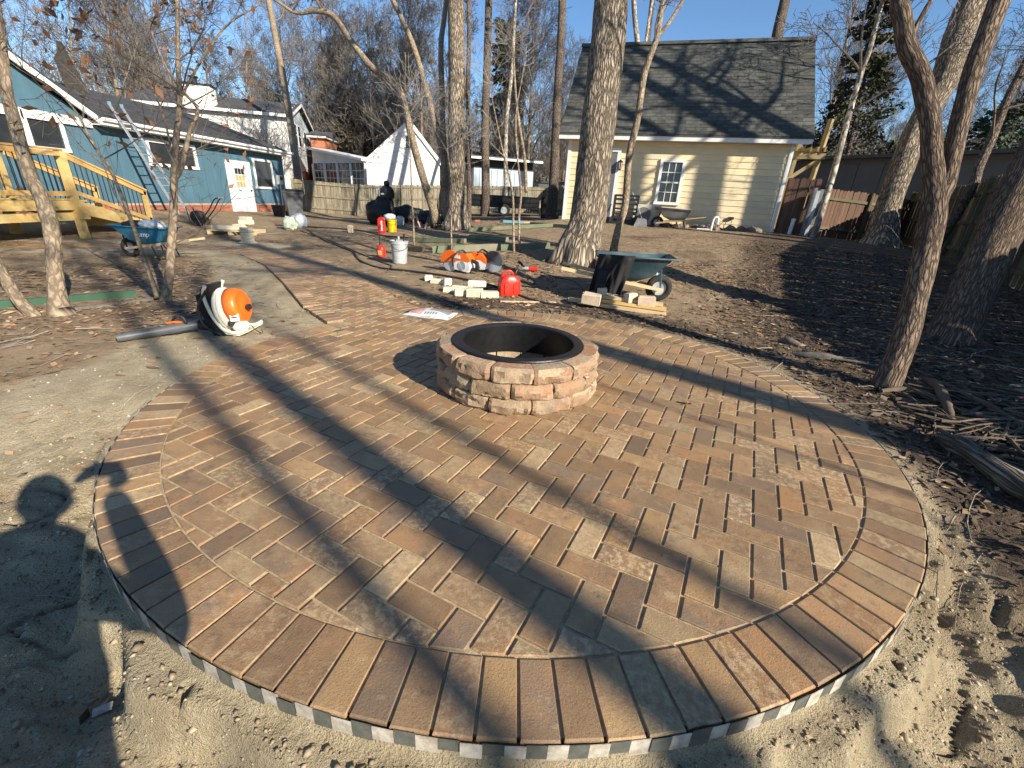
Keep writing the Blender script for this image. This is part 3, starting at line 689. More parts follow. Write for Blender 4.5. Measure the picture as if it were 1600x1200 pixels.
def shingles(parent, x0, x1, y0, z0, y1, z1, expo, tab, m, limit=300, name='shingle'):
    # roof plane: eave line at (y0,z0), ridge at (y1,z1), x from x0 to x1
    L_ = math.hypot(y1-y0, z1-z0); a = math.atan2(z1-z0, y1-y0); n = int(L_/expo); k = 0; J = MB(); src = None
    base = MB(); base.add([(x0, y0, z0), (x1, y0, z0), (x1, y1, z1), (x0, y1, z1), (x0, y0, z0-.05), (x1, y0, z0-.05), (x1, y1, z1-.05), (x0, y1, z1-.05)], [(0,1,2,3), (7,6,5,4), (0,4,5,1), (1,5,6,2), (2,6,7,3), (3,7,4,0)])
    base.build('roof_deck', m, parent)
    s0 = MB(); s0.add([(-tab/2+.004, 0, .004), (tab/2-.004, 0, .004), (tab/2-.004, expo*1.1, .004), (-tab/2+.004, expo*1.1, .004), (-tab/2+.004, 0, .014), (tab/2-.004, 0, .014), (tab/2-.004, expo*1.1, .006), (-tab/2+.004, expo*1.1, .006)],
        [(4,5,6,7), (0,1,5,4), (1,2,6,5), (3,0,4,7)])
    for r in range(n):
        s_ = r*expo; off = (tab/2)*(r % 2)+random.uniform(-.02, .02); x = x0+tab/2-off
        while x < x1+tab*.3:
            xa = min(max(x, x0+tab*.5), x1-tab*.5); up_ = .0017 if xa != x else 0; loc = Vector((xa, y0+cos(a)*s_, z0+sin(a)*s_+up_))
            if k < limit:
                if src is None: src = s0.build(name, m, parent); src.location = loc; src.rotation_euler.x = a; o = src
                else: o = inst(src, name, parent, loc, (a, 0, 0))
            else:
                M = RX(a); J.add([M@Vector(v)+loc for v in s0.v], s0.f)
            k += 1; x += tab
    if J.v: tag(J.build('upper_shingles', m, parent), kind='stuff')
# --- cream outbuilding
SA = Vector((1.39, 16.15, .72)); STH = math.atan2(14.43-16.15, 7.73-1.39); SL = 6.57; SH = 2.52; SD = 4.9
shed = thing('outbuilding', 'cream lap-sided outbuilding with a steep dark shingle roof and one white gridded window', 'outbuilding', SA, STH)
core = MB(); core.box((SL/2, SD/2+.02, SH/2-.1), (SL-.02, SD-.04, SH+.2)); core.build('wall', 'siding_cream', shed)
gb = MB()
for gx_ in (.02, SL-.02-.03): gb.add([(gx_, 0, SH), (gx_, SD, SH), (gx_, SD/2, SH+2.75), (gx_+.03, 0, SH), (gx_+.03, SD, SH), (gx_+.03, SD/2, SH+2.75)], [(0,1,2), (5,4,3), (0,2,5,3), (1,4,5,2)])
gb.build('gable', 'siding_cream', shed)
fd = MB(); fd.box((SL/2, .05, -.05), (SL+.01, .12, .22)); fd.build('foundation', 'grey_wall', shed)
lap(shed, .10, SL-.10, .06, SH-.02, 14, 'siding_cream')
for x in (.05, SL-.05):
    m = MB(); m.box((x, -.02, SH/2), (.10, .045, SH)); m.build('corner_trim', 'white_trim', shed)
m = MB(); m.box((SL/2+.03, -.30, SH+.02), (SL+.62, .03, .17)); m.build('fascia', 'white_trim', shed)
m = MB(); m.box((SL/2+.03, -.15, SH-.035), (SL+.58, .27, .02)); m.build('soffit', 'white_trim', shed)
RYZ = (SD/2, 5.62)
shingles(shed, -.28, SL+.34, -.33, SH+.10, RYZ[0], RYZ[1], .145, .30, 'shingle')
bk = MB(); bk.add([(-.28, SD+.33, SH+.1), (SL+.34, SD+.33, SH+.1), (SL+.34, RYZ[0], RYZ[1]-.005), (-.28, RYZ[0], RYZ[1]-.005), (-.28, SD+.33, SH+.05), (SL+.34, SD+.33, SH+.05), (SL+.34, RYZ[0], RYZ[1]-.055), (-.28, RYZ[0], RYZ[1]-.055)], [(3,2,1,0), (4,5,6,7), (0,1,5,4)]); bk.build('back_roof', 'shingle', shed)
m = MB(); m.box((SL/2+.03, RYZ[0]-.06, RYZ[1]+.005), (SL+.66, .16, .03), RX(.8)); m.box((SL/2+.03, RYZ[0]+.06, RYZ[1]+.005), (SL+.66, .16, .03), RX(-.8)); m.build('ridge_cap', 'shingle', shed)
xw, zw = wp(SA, STH, 1046.5, 285); x_l, _ = wp(SA, STH, 1027, 285); x_r, _ = wp(SA, STH, 1066, 285); _, zt_ = wp(SA, STH, 1052, 249); _, zb_ = wp(SA, STH, 1040, 320)
window(shed, xw, (zt_+zb_)/2, (x_r-x_l)*1.0, zt_-zb_, 3, 4, double=True, t=.085, y=-.045)
xd, zd = wp(SA, STH, 938, 300); o = MB(); o.box((xd-.02, -.05, 1.05), (.86, .05, 2.1)); o = o.build('door', 'door_grey', shed)
m = MB()
for s in (-1, 1): m.box((xd-.02+s*.48, -.045, 1.08), (.10, .05, 2.16))
m.box((xd-.02, -.044, 2.20), (1.06, .05, .10)); m.build('door_trim', 'white_trim', o)
m = MB(); m.lathe([(0, 0), (.032, .01), (.036, .05), (0, .07)], 12, (xd+.30, -.07, 1.0), RX(R(90))); m.lathe([(0, 0), (.03, .01), (0, .03)], 12, (xd+.30, -.07, 1.2), RX(R(90))); m.build('door_knob', 'black_metal', o)
xl, zl = wp(SA, STH, 969, 258)
lt = thing('wall_lantern', 'small black lantern lamp on the cream wall beside the outbuilding door', 'lamp', (SA.x+cos(STH)*xl+.12*sin(STH), SA.y+sin(STH)*xl-.14*cos(STH), SA.z+zl), STH)
m = MB(); m.box((0, .10, .0), (.10, .03, .2)); m.tube([(0, .09, .05), (0, .05, .14), (0, 0, .13)], .012, 6); m.lathe([(0, .16), (.03, .13), (.085, .09), (.085, .07)], 6); m.lathe([(.045, -.15), (.05, -.13), (.02, -.16)], 6)
for k in range(6): m.beam((.05*cos(k*pi/3), .05*sin(k*pi/3), -.14), (.078*cos(k*pi/3), .078*sin(k*pi/3), .08), .01, .01)
m.build('frame', 'black_metal', lt); m = MB(); m.lathe([(.045, -.13), (.07, .07)], 6); m.build('glass', 'lamp_glass', lt)
def shed_local(x, y, z=0): return Vector((SA.x+cos(STH)*x-sin(STH)*y, SA.y+sin(STH)*x+cos(STH)*y, SA.z+z))
# --- blue house
BA = Vector((-13.75, 7.0, .1)); BTH = math.atan2(24.25-7.0, -12.15+13.75); BL = math.hypot(17.25, 1.6)
bh = thing('blue_house', 'long low blue house with white trim, dark shingle roof and brick footing', 'house', BA, BTH)
xe, ze = wp(BA, BTH, 462, 243); x0c, z0c = wp(BA, BTH, 137, 186)
EV = 2.62
m = MB(); m.box((BL/2, 4.5, EV/2+.1), (BL-.04, 8.9, EV-.2)); m.build('wall', 'siding_blue', bh)
x = 0.0; k = 0
while x < BL-.05:
    w_ = min(.40, BL-x); m = MB(); m.box((x+w_/2, -.012, .42+(EV-.45)/2), (w_-.014, .024, EV-.45)); m.build('siding_panel', 'siding_blue', bh); x += .40
J = MB(); src = None
mt_ = MB(); mt_.box((BL/2, .02, .12), (BL-.02, .06, .62)); mt_.build('footing', 'mortar', bh)
for r in range(7):
    for q in range(int(BL/.21)+1):
        J.box((q*.21+(.105 if r % 2 else 0), -.015, -.15+r*.078), (.198, .02, .066))
tag(J.build('footing_bricks', 'brick', bh), kind='stuff')
m = MB(); m.box(((BL+x0c)/2+.1, -.42, EV+.06), (BL-x0c+.25, .03, .16)); m.build('fascia', 'white_trim', bh)
m = MB(); m.box(((BL+x0c)/2+.1, -.21, EV-.02), (BL-x0c+.2, .40, .02)); m.build('soffit', 'white_trim', bh)
m = MB(); m.tube([(x0c, -.48, EV+.12), (BL+.25, -.48, EV+.12)], .055, 8); m.build('gutter', 'white_trim', bh)
shingles(bh, x0c+.05, BL+.3, -.46, EV+.14, 4.4, EV+1.62, .20, .40, 'shingle_black', 0)
m = MB(); m.add([(BL+.28, -.44, EV+.06), (BL+.28, 4.4, EV+1.54), (BL+.28, 9.2, EV+.06), (BL+.31, -.44, EV+.06), (BL+.31, 4.4, EV+1.54), (BL+.31, 9.2, EV+.06)], [(0,1,2),(5,4,3),(0,3,4,1),(1,4,5,2)]); m.build('end_gable', 'siding_blue', bh)
# cross gable on the left, its face in the plane of the long wall
xa_, za_ = wp(BA, BTH, 4, 88); xb_, zb2 = wp(BA, BTH, 136, 182)
sl_ = (za_-zb2)/(xa_-xb_); xr = xa_-2.2; zr = zb2+sl_*(xr-xb_); hw = xb_-xr
m = MB(); m.add([(xr-hw, 0, EV), (xb_, 0, EV), (xb_, 0, zb2-.1), (xr, 0, zr-.1), (xr-hw, 0, zb2-.1), (xr-hw, -.06, EV), (xb_, -.06, EV), (xb_, -.06, zb2-.1), (xr, -.06, zr-.1), (xr-hw, -.06, zb2-.1)], [(5,6,7,8,9), (4,3,2,1,0), (0,1,6,5)]); m.build('gable_wall', 'siding_blue', bh)
for s in (-1, 1):
    a = Vector((xr, -.28, zr)); b_ = Vector((xr+s*(hw+.25), -.28, zr+abs(sl_)*-(hw+.25)))
    m = MB(); m.beam(a, b_, .05, .20); m.build('rake_board', 'white_trim', bh)
    m = MB(); c1, c2 = Vector((0, .26, .12)), Vector((0, 9, .12)); m.add([a+c1-Vector((0, .30, 0)), b_+c1-Vector((0, .30, 0)), b_+c2, a+c2, a+c1-Vector((0, .30, .05)), b_+c1-Vector((0, .30, .05)), b_+c2-Vector((0, 0, .05)), a+c2-Vector((0, 0, .05))], [(0,1,2,3), (7,6,5,4), (0,4,5,1), (1,5,6,2), (3,2,6,7)] if s < 0 else [(3,2,1,0), (4,5,6,7), (0,1,5,4), (2,6,5,1)]); m.build('gable_roof', 'shingle_black', bh)
m = MB(); m.box(((xb_+xr-hw)/2, -.075, EV-.02), (2*hw, .04, .22)); m.build('belt_board', 'white_trim', bh)
def win_px(l, r, tp, b, cy, **k):
    a, _ = wp(BA, BTH, l[0], l[1]); c_, _ = wp(BA, BTH, r[0], r[1]); _, zt = wp(BA, BTH, *tp); _, zb = wp(BA, BTH, *b)
    return window(bh, (a+c_)/2, (zt+zb)/2, c_-a, zt-zb, **k)
win_px((40, 212), (100, 212), (70, 175), (80, 236), 0, t=.09, y=-.06)
win_px((-60, 200), (38, 205), (10, 165), (10, 236), 0, t=.09, y=-.06)
win_px((228, 235), (305, 245), (268, 222), (270, 262), 0, cols=2, t=.10, y=-.05, inner=.09)
win_px((396, 272), (425, 272), (408, 249), (412, 295), 0, t=.09, y=-.05)
dl, _ = wp(BA, BTH, 357, 292); dr, _ = wp(BA, BTH, 393, 292); _, dtp = wp(BA, BTH, 368, 251); _, dbt = wp(BA, BTH, 382, 333)
dm, dw, dh = (dl+dr)/2, dr-dl, dtp-dbt
dt_ = MB()
for s in (-1, 1): dt_.box((dm+s*(dw/2-.05), -.05, dbt+dh/2), (.10, .06, dh))
dt_.box((dm, -.052, dtp-.05), (dw, .06, .10)); dfr = dt_.build('door_frame', 'white_trim', bh)
dd = MB(); dd.box((dm, -.04, dbt+dh/2-.05), (dw-.2, .045, dh-.1)); dd.box((dm, -.068, dbt+.45), (dw-.42, .012, .55)); dd = dd.build('door', 'door_white', bh)
for c_ in range(3):
    for r_ in range(3):
        m = MB(); m.box((dm-.20+.2*c_, -.068, dbt+dh*.56+.26*r_), (.165, .01, .22)); m.build('pane', 'curtain' if (r_ < 2) else 'glass_dark', dd)
m = MB(); m.lathe([(0, 0), (.035, .01), (.035, .05), (0, .06)], 10, (dm+dw/2-.17, -.07, dbt+.95), RX(R(90))); m.build('door_knob', 'black_metal', dd)
# broken stump-like wrecked chimney pipe on the roof: dark flue with lifted felt
fl = wp(BA, BTH, 125, 120)
fx = V(atz(113, 118, 15.5)); ch = thing('felt_roll', 'dark bent felt flap standing up from the ridge of the blue house', 'roofing felt', fx)
m = MB(); m.prism([(-.25, -.5), (.35, -.5), (.12, .35), (-.02, .95), (-.16, 1.0), (-.20, .7), (-.36, .45)], .09, Matrix(((.68, 0, -.73), (.73, 0, .68), (0, 1, 0)))); m.build('flap', 'rubber', ch)
m = MB(); m.blob((0, -.4, -.75), (.55, .35, .16), .3, 3); m.build('torn_patch', 'rubber', ch, smooth=False)
# meter, conduit
mx_, mz_ = wp(BA, BTH, 440, 293)
mt = thing('electric_meter', 'beige electric meter box with a pipe down the corner of the blue house', 'meter', (BA.x+cos(BTH)*(BL-.55), BA.y+sin(BTH)*(BL-.55), .25), BTH)
m = MB(); m.box((0, -.10, 1.35), (.30, .14, .42)); m.build('box', 'meter_beige', mt); m = MB(); m.lathe([(.09, 0), (.09, .06), (.0, .08)], 16, (0, -.17, 1.42), RX(R(90))); m.build('dial', 'glass_dark', mt)
m = MB(); m.tube([(0, -.09, 1.15), (0, -.09, .0)], .035, 8); m.build('conduit', 'meter_beige', mt)
# --- deck
dk = on(133, 372); dz = .0
deck = thing('deck', 'new yellow pine deck with black balusters and stairs in front of the blue house', 'deck', (dk.x, dk.y, dk.z))
FZ = .80-dk.z; RZt = 1.72-dk.z; DW = dk.x+13.1   # floor and rail height above the deck origin
dl_ = -7.0
def part(mb, n_, m_, p_, **k): return mb.build(n_, m_, p_, **k)
m = MB(); 
for q in range(int(-dl_/.145)):
    b = MB(); b.box((-DW/2, -q*.145-.07, FZ-.012), (DW+.04, .138, .025)); part(b, 'deck_board', 'lumber', deck)
for (z, h, xo) in ((FZ-.13, .19, .02), (FZ-.36, .16, -.06)):
    b = MB(); b.box((xo, dl_/2, z), (.045, -dl_, h)); part(b, 'rim_joist', 'lumber', deck)
b = MB(); b.box((-DW/2, .022, FZ-.13), (DW, .04, .19)); part(b, 'rim_joist', 'lumber', deck)
b = MB(); b.box((.02, -.01, (RZt)/2), (.13, .13, RZt)); part(b, 'corner_post', 'lumber', deck)
b = MB(); b.box((.06, .03, FZ-.28), (.17, .20, .26)); part(b, 'post_bracket', 'lumber', deck)
for y in (-1.25, -2.9, -4.6, -6.4):
    b = MB(); b.box((.02, y, FZ+(RZt-FZ)/2), (.09, .09, RZt-FZ)); part(b, 'rail_post', 'lumber', deck)
for (xx, y) in ((-1.3, -.2), (-1.3, -3), (0, -3.4), (0, -6.8)):
    b = MB(); b.box((xx, y, FZ/2-.1), (.14, .14, FZ)); part(b, 'support_post', 'lumber', deck)
b = MB(); b.box((.02, dl_/2, RZt+.015), (.15, -dl_, .035)); part(b, 'top_rail', 'lumber_orange', deck)
b = MB(); b.box((.06, dl_/2, RZt-.06), (.04, -dl_, .09)); b.box((.06, dl_/2, FZ+.10), (.04, -dl_, .09)); part(b, 'side_rail', 'lumber_orange', deck)
y = -.16; bal0 = None
while y > dl_:
    if bal0 is None: b = MB(); b.tube([(0, 0, 0), (0, 0, RZt-FZ-.1)], .0095, 6); bal0 = b.build('baluster', 'black_metal', deck); bal0.location = (.03, y, FZ+.06)
    else: inst(bal0, 'baluster', deck, (.03, y, FZ+.06))
    y -= .115
SRUN, SN = 1.95, 5; gz = -.0+float(TB(dk.x, dk.y+2))-dk.z
def sz(t): return FZ+(gz-FZ)*t
for xs in (.0, -1.25):
    b = MB(); b.add([(xs-.02, 0, FZ-.30), (xs-.02, SRUN, gz), (xs-.02, SRUN, gz+.18), (xs-.02, 0, FZ-.02), (xs+.025, 0, FZ-.30), (xs+.025, SRUN, gz), (xs+.025, SRUN, gz+.18), (xs+.025, 0, FZ-.02)], [(0,1,2,3), (7,6,5,4), (3,2,6,7), (0,4,5,1), (1,5,6,2)]); part(b, 'stringer', 'lumber', deck)
    b = MB(); b.beam((xs, .05, RZt-.02), (xs, SRUN+.05, gz+.95), .13, .035); b.beam((xs+.03, .05, RZt-.09), (xs+.03, SRUN+.02, gz+.87), .04, .09); b.beam((xs+.03, .05, FZ+.13), (xs+.03, SRUN+.02, gz+.24), .04, .09); part(b, 'stair_rail', 'lumber_orange', deck)
    b = MB(); b.box((xs, SRUN, gz+.42), (.10, .10, 1.05)); part(b, 'newel_post', 'lumber', deck)
    for q in range(15):
        t = (q+1)/16; inst(bal0, 'baluster', deck, (xs+.02, SRUN*t, sz(t)+.12))
for q in range(SN):
    t = (q+.5)/SN; b = MB(); b.box((-.62, SRUN*t, sz(t)+.03), (1.2, .28, .035)); part(b, 'tread', 'lumber', deck)
    b = MB(); b.box((-.62, SRUN*t-.15, sz(t)-.05), (1.2, .02, .15)); part(b, 'riser', 'lumber', deck)
# --- ladder
ld = thing('extension_ladder', 'aluminium extension ladder leaning on the gutter of the blue house', 'ladder', (-11.15, 15.9, .28))
top = V(atz(171, 163, 13.15)); bot = V(atz(288, 347, 14.5)); dvec = Vector((.02, .42, 0)); o0 = ld.location.copy()
for s in (0, 1):
    m = MB(); m.beam(bot+dvec*s, top+dvec*s, .035, .08, up=(0, 1, 0)); m.build('rail', 'aluminium', ld, w=True)
    m = MB(); m.box(top+dvec*s+Vector((0, 0, .03)), (.07, .05, .09)); m.build('end_cap', 'blue_metal', ld, w=True)
for k in range(1, 15):
    p = bot.lerp(top, k/15); m = MB(); m.tube([p, p+dvec], .016, 8); m.build('rung', 'aluminium', ld, w=True)
# --- fences
def fence(name, label, pts, h, m_p, m_r, rails=(.25, .85, 1.48), pick=.14, each=True, post_sp=2.4, side=1, gaps=0, zf=None, jit=.02):
    zf = zf or (lambda x, y: float(TB(x, y)))
    root = thing(name, label, 'fence', (pts[0][0], pts[0][1], zf(*pts[0]))); J = MB(); pk = None; R0 = root.location
    for a, b in zip(pts[:-1], pts[1:]):
        a, b = np.array(a, float), np.array(b, float); L_ = np.hypot(*(b-a)); t = (b-a)/L_; an = math.atan2(t[1], t[0]); n = np.array([t[1], -t[0]])*side
        q = 0.0
        while q < L_:
            c_ = a+t*(q+pick/2); z = zf(*c_); hh = h+random.uniform(-jit, jit)
            if each:
                if pk is None:
                    s = MB(); w = pick/2-.004; s.prism([(-w, 0), (w, 0), (w, h-.04), (w-.03, h), (-w+.03, h), (-w, h-.04)], .018, Matrix(((1, 0, 0), (0, 0, -1), (0, 1, 0)))); pk = s.build('picket', m_p, root); o = pk
                    o.location = Vector((c_[0], c_[1], z))-R0; o.rotation_euler = (0, 0, an)
                else: o = inst(pk, 'picket', root, Vector((c_[0], c_[1], z+random.uniform(-jit, jit)))-R0, (random.uniform(-.01, .01), random.uniform(-.012, .012), an))
            else: J.box((c_[0], c_[1], z+hh/2), (pick-.014, .02, hh), an)
            q += pick
        k = max(1, round(L_/post_sp))
        for i in range(k+1):
            c_ = a+t*(L_*i/k)+n*.07; z = zf(*c_); m = MB(); m.box((c_[0], c_[1], z+h/2), (.095, .095, h+.02), an); m.build('post', m_r, root, w=True)
            if i < k:
                d_ = a+t*(L_*(i+1)/k)+n*.07; z2 = zf(*d_)
                for rz_ in rails:
                    m = MB(); m.beam((c_[0]-n[0]*.03, c_[1]-n[1]*.03, z+rz_), (d_[0]-n[0]*.03, d_[1]-n[1]*.03, z2+rz_), .04, .085); m.build('rail', m_r, root, w=True)
    if J.v: tag(J.build('pickets', m_p, root, w=True), kind='stuff')
    return root
def lin(p0, p1): 
    return lambda x, y: p0[2]+(p1[2]-p0[2])*max(0, min(1, ((x-p0[0])*(p1[0]-p0[0])+(y-p0[1])*(p1[1]-p0[1]))/((p1[0]-p0[0])**2+(p1[1]-p0[1])**2)))
f0 = atz(463, 334, 24.5); f1 = atz(560, 335, 25); f2 = atz(690, 338, 27.5); f3 = atz(760, 338, 29); f4 = atz(850, 340, 30); f5 = atz(890, 345, 25)
fence('back_fence', 'weathered grey picket fence running behind the trash bags and the split trunks', [f0[:2], f1[:2], f2[:2], f3[:2], f4[:2], (f5[0]+.8, f5[1])], 1.62, 'old_wood', 'old_wood', each=False, side=1)
RF = [(5.6, -3.0), (5.9, .5), (6.4, 3.2), (7.95, 7.4), (11.4, 12.4), (14.2, 17.6)]
fence('side_fence', 'dark mossy picket fence along the right edge of the yard', RF[::-1], 1.78, 'old_wood_dark', 'old_wood_dark', side=1)
fence('red_fence_section', 'short reddish brown fence section between the outbuilding and the dark fence', [(9.25, 15.6), (11.6, 16.2), (14.2, 17.6)], 1.5, 'red_wood', 'old_wood_dark', side=1, rails=(.3, 1.2))
# gate panel beside outbuilding
g0 = shed_local(SL+.12, .1); g1 = shed_local(SL+.85, -.05)
fence('side_gate', 'brown board gate closing the gap beside the right corner of the cream outbuilding', [(g0.x, g0.y), (g1.x, g1.y)], 1.62, 'red_wood', 'red_wood', side=-1, rails=(.4, 1.3), post_sp=.7, zf=lambda x, y: .70, pick=.14)
# --- lean-to behind outbuilding corner
lt2 = thing('lean_to', 'raw timber lean-to frame with rafter ends behind the outbuilding corner', 'lean-to', shed_local(SL+.55, 1.2)); 
for a, b, w_ in (((SL+.95, 1.3, 0), (SL+1.05, 1.2, 3.3), .12), ((SL+.95, 4.0, 0), (SL+1.05, 4.0, 3.2), .12)):
    m = MB(); m.beam(shed_local(*a), shed_local(*b), w_, w_); m.build('post', 'aged_lumber', lt2, w=True)
m = MB(); m.beam(shed_local(SL+.05, 1.15, 1.45), shed_local(SL+1.0, 1.15, 2.2), .05, .11); m.build('brace', 'aged_lumber', lt2, w=True)
m = MB(); m.beam(shed_local(SL+.02, 1.1, 2.30), shed_local(SL+1.15, 1.1, 2.30), .05, .16); m.build('beam', 'aged_lumber', lt2, w=True)
for k in range(6):
    m = MB(); m.beam(shed_local(SL+.12+k*.19, 1.0, 2.48), shed_local(SL+.12+k*.19, 3.8, 2.48), .045, .13); m.build('rafter', 'aged_lumber', lt2, w=True)
# --- long grey building on the right
ga = Vector((12.2, 22.6, .3)); gth = math.atan2(9.0-22.6, 21.4-12.2); GL = math.hypot(13.6, 9.2)
gbld = thing('grey_building', 'long windowless grey building behind the right-hand fence', 'building', ga, gth)
m = MB(); m.box((GL/2, 3, 1.65), (GL, 6, 3.3)); m.build('wall', 'grey_wall', gbld)
m = MB()
for q in range(int(GL/.9)): 
    b = MB(); b.box((q*.9+.45, -.015, 1.6), (.87, .03, 3.1)); b.build('wall_panel', 'grey_wall', gbld)
m.box((GL/2, 2.9, 3.36), (GL+.3, 6.5, .12)); m.build('flat_roof', 'roof_grey', gbld)
# --- white two-storey house
WA = V(atz(460, 285, 30)); WA.z = .1; WTH = R(14)
wh = thing('two_storey_house', 'two-storey white sided house with a dark roof and chimney rising behind the blue house', 'house', WA, WTH)
ev = 5.55; m = MB(); m.box((-4.5, 3.7, ev/2), (9, 7.4, ev)); m.build('wall', 'siding_white', wh)
lap(wh, -9, -.08, 2.6, ev, 14, 'siding_white', each=False)
# gable end faces local +x
m = MB(); m.add([(.02, 0, ev), (.02, 7.4, ev), (.02, 3.7, ev+1.0), (-.05, 0, ev), (-.05, 7.4, ev), (-.05, 3.7, ev+1.0)], [(0,1,2), (5,4,3)]); m.build('gable', 'siding_grey_blue', wh)
J = MB()
for i in range(27):
    z = 2.5+i*.19; ww = 7.4 if z < ev else 7.4*(1-(z-ev)/1.0)
    if ww > .3: J.box((.025, 3.7, z+.085), (.03, ww, .17), RY(.07))
tag(J.build('gable_boards', 'siding_grey_blue', wh), kind='stuff')
J = MB()
for r in range(30):
    for q in range(34): J.box((.02, q*.22+(.11 if r % 2 else 0), .05+r*.08), (.03, .205, .068))
tag(J.build('bricks', 'brick', wh), kind='stuff')
for s in (0, 1):
    m = MB(); y0, y1 = (-.35, 3.7) if s == 0 else (7.75, 3.7); m.add([(-9.3, y0, ev-.1), (.35, y0, ev-.1), (.35, y1, ev+1.15), (-9.3, y1, ev+1.15), (-9.3, y0, ev-.2), (.35, y0, ev-.2), (.35, y1, ev+1.05), (-9.3, y1, ev+1.05)], [(0,1,2,3), (7,6,5,4), (0,4,5,1), (1,5,6,2)] if s == 0 else [(3,2,1,0), (4,5,6,7), (1,5,4,0), (2,6,5,1)]); m.build('roof', 'shingle_black', wh)
    m = MB(); m.beam((.36, y0, ev-.14), (.36, y1, ev+1.11), .04, .16); m.build('rake_board', 'white_trim', wh)
m = MB(); m.box((-4.4, -.36, ev-.12), (9.5, .04, .18)); m.build('fascia', 'white_trim', wh)
for (y, z, w_, h_) in ((1.9, 4.6, .75, 1.3), (3.2, 4.6, .75, 1.3), (5.2, 4.5, .7, 1.2), (1.6, 1.6, .7, 1.5), (3.0, 1.6, .7, 1.5)):
    m = MB(); m.box((.06, y, z), (.04, w_+.14, h_+.14)); f = m.build('window', 'white_trim', wh)
    for zz in (-h_/4, h_/4): m = MB(); m.box((.085, y, z+zz), (.01, w_-.06, h_/2-.06)); m.build('pane', 'glass_dark', f)
cx = V(atz(310, 150, 27.5)); chm = MB(); c_ = Matrix.Rotation(-WTH, 3, 'Z')@(cx-WA)
chm.box((c_.x, c_.y, 4.0), (1.75, .9, 5.4)); cm = chm.build('chimney', 'siding_white', wh)
m = MB(); m.box((c_.x, c_.y, 6.74), (1.9, 1.05, .08)); m.lathe([(.18, 6.78), (.18, 7.1), (.26, 7.12), (.26, 7.2), (0, 7.25)], 12, (c_.x-.1, c_.y, 0)); m.build('chimney_cap', 'black_metal', cm)
m = MB()
for i in range(18): m.box((c_.x, c_.y-.46, 3.6+i*.17), (1.75, .03, .16), RX(-.08))
tag(m.build('chimney_boards', 'siding_white', cm), kind='stuff')
# orange brick wing and sunroom
SR0 = V(atz(493, 287, 31.5)); SR1 = V(atz(573, 290, 27.5)); sth = math.atan2(SR1.y-SR0.y, SR1.x-SR0.x); sL = (SR1-SR0).length
wg = thing('brick_wing', 'orange brick corner of a house above the sunroom roof', 'house', V(atz(503, 285, 34)), R(5)); wg.location.z = .1
m = MB(); m.box((0, 1.5, 2.35), (1.0, 3, 4.7)); m.build('wall', 'brick_orange', wg); m = MB(); m.box((0, 1.5, 4.78), (1.4, 3.5, .14)); m.build('cornice', 'white_trim', wg); m = MB(); m.add([(-.8, -.3, 4.86), (.8, -.3, 4.86), (.8, 3.4, 4.86), (-.8, 3.4, 4.86), (-.8, 1.5, 5.3), (.8, 1.5, 5.3)], [(0, 1, 5, 4), (2, 3, 4, 5), (0, 4, 3), (1, 2, 5), (3, 2, 1, 0)]); m.build('roof', 'roof_grey', wg)
sr = thing('sunroom', 'white sunroom with tall gridded windows and a lean-to roof behind the back fence', 'sunroom', (SR0.x, SR0.y, .1), sth)
m = MB(); m.box((sL/2, .65, 1.45), (sL, 1.2, 2.9)); m.build('wall', 'white_trim', sr)
for k in range(4):
    xx = sL*(k+.5)/4; f = window(sr, xx, 1.93, sL/4-.12, 1.95, 3, 4, t=.06, y=-.03, inner=.03)
for k in range(5):
    m = MB(); m.box((sL*k/4, -.07, 1.4), (.13, .06, 2.8)); m.build('mullion', 'white_trim', sr)
m = MB(); m.add([(-.4, -.3, 3.88), (sL+.1, -.3, 3.05), (sL+.1, 1.5, 3.05), (-.4, 1.5, 3.88), (-.4, -.3, 3.74), (sL+.1, -.3, 2.91), (sL+.1, 1.5, 2.91), (-.4, 1.5, 3.74)], [(0,1,2,3), (7,6,5,4), (0,4,5,1), (1,5,6,2), (3,7,4,0)]); m.build('roof', 'white_trim', sr)
m = MB(); m.add([(0, -.01, 2.88), (sL, -.01, 2.88), (sL, -.01, 2.93), (0, -.01, 3.74)], [(0,1,2,3)]); m.build('transom_wall', 'siding_white', sr)
m = MB(); m.tube([(sL+.2, -.1, 2.5), (sL+.12, -.1, 0)], .05, 8); m.build('downspout', 'grey_plastic', sr)
# white gable cottage
CA = V(atz(583, 290, 32)); CB = V(atz(687, 290, 33.5)); cth = math.atan2(CB.y-CA.y, CB.x-CA.x); cL = math.hypot(CB.x-CA.x, CB.y-CA.y); CA.z = .2
cot = thing('white_cottage', 'small white gabled cottage with a round-topped attic window beyond the back fence', 'house', CA, cth)
_, ze_ = wp(CA, cth, 582, 246); xp, zp = wp(CA, cth, 639, 192)
m = MB(); m.box((cL/2, 3.5, ze_/2), (cL, 6.96, ze_)); m.build('wall', 'siding_white', cot)
m = MB(); m.add([(0, .0, ze_), (cL, .0, ze_), (xp, .0, zp), (0, 7, ze_), (cL, 7, ze_), (xp, 7, zp)], [(0,1,2), (5,4,3)]); m.build('gable', 'siding_white', cot)
def cutg(z, a, b):
    if z < ze_: return a, b
    t = (z-ze_)/(zp-ze_); return a+(xp-a)*t, b+(xp-b)*t
lap(cot, 0, cL, .2, zp-.05, 34, 'siding_white', cut=cutg, each=False)
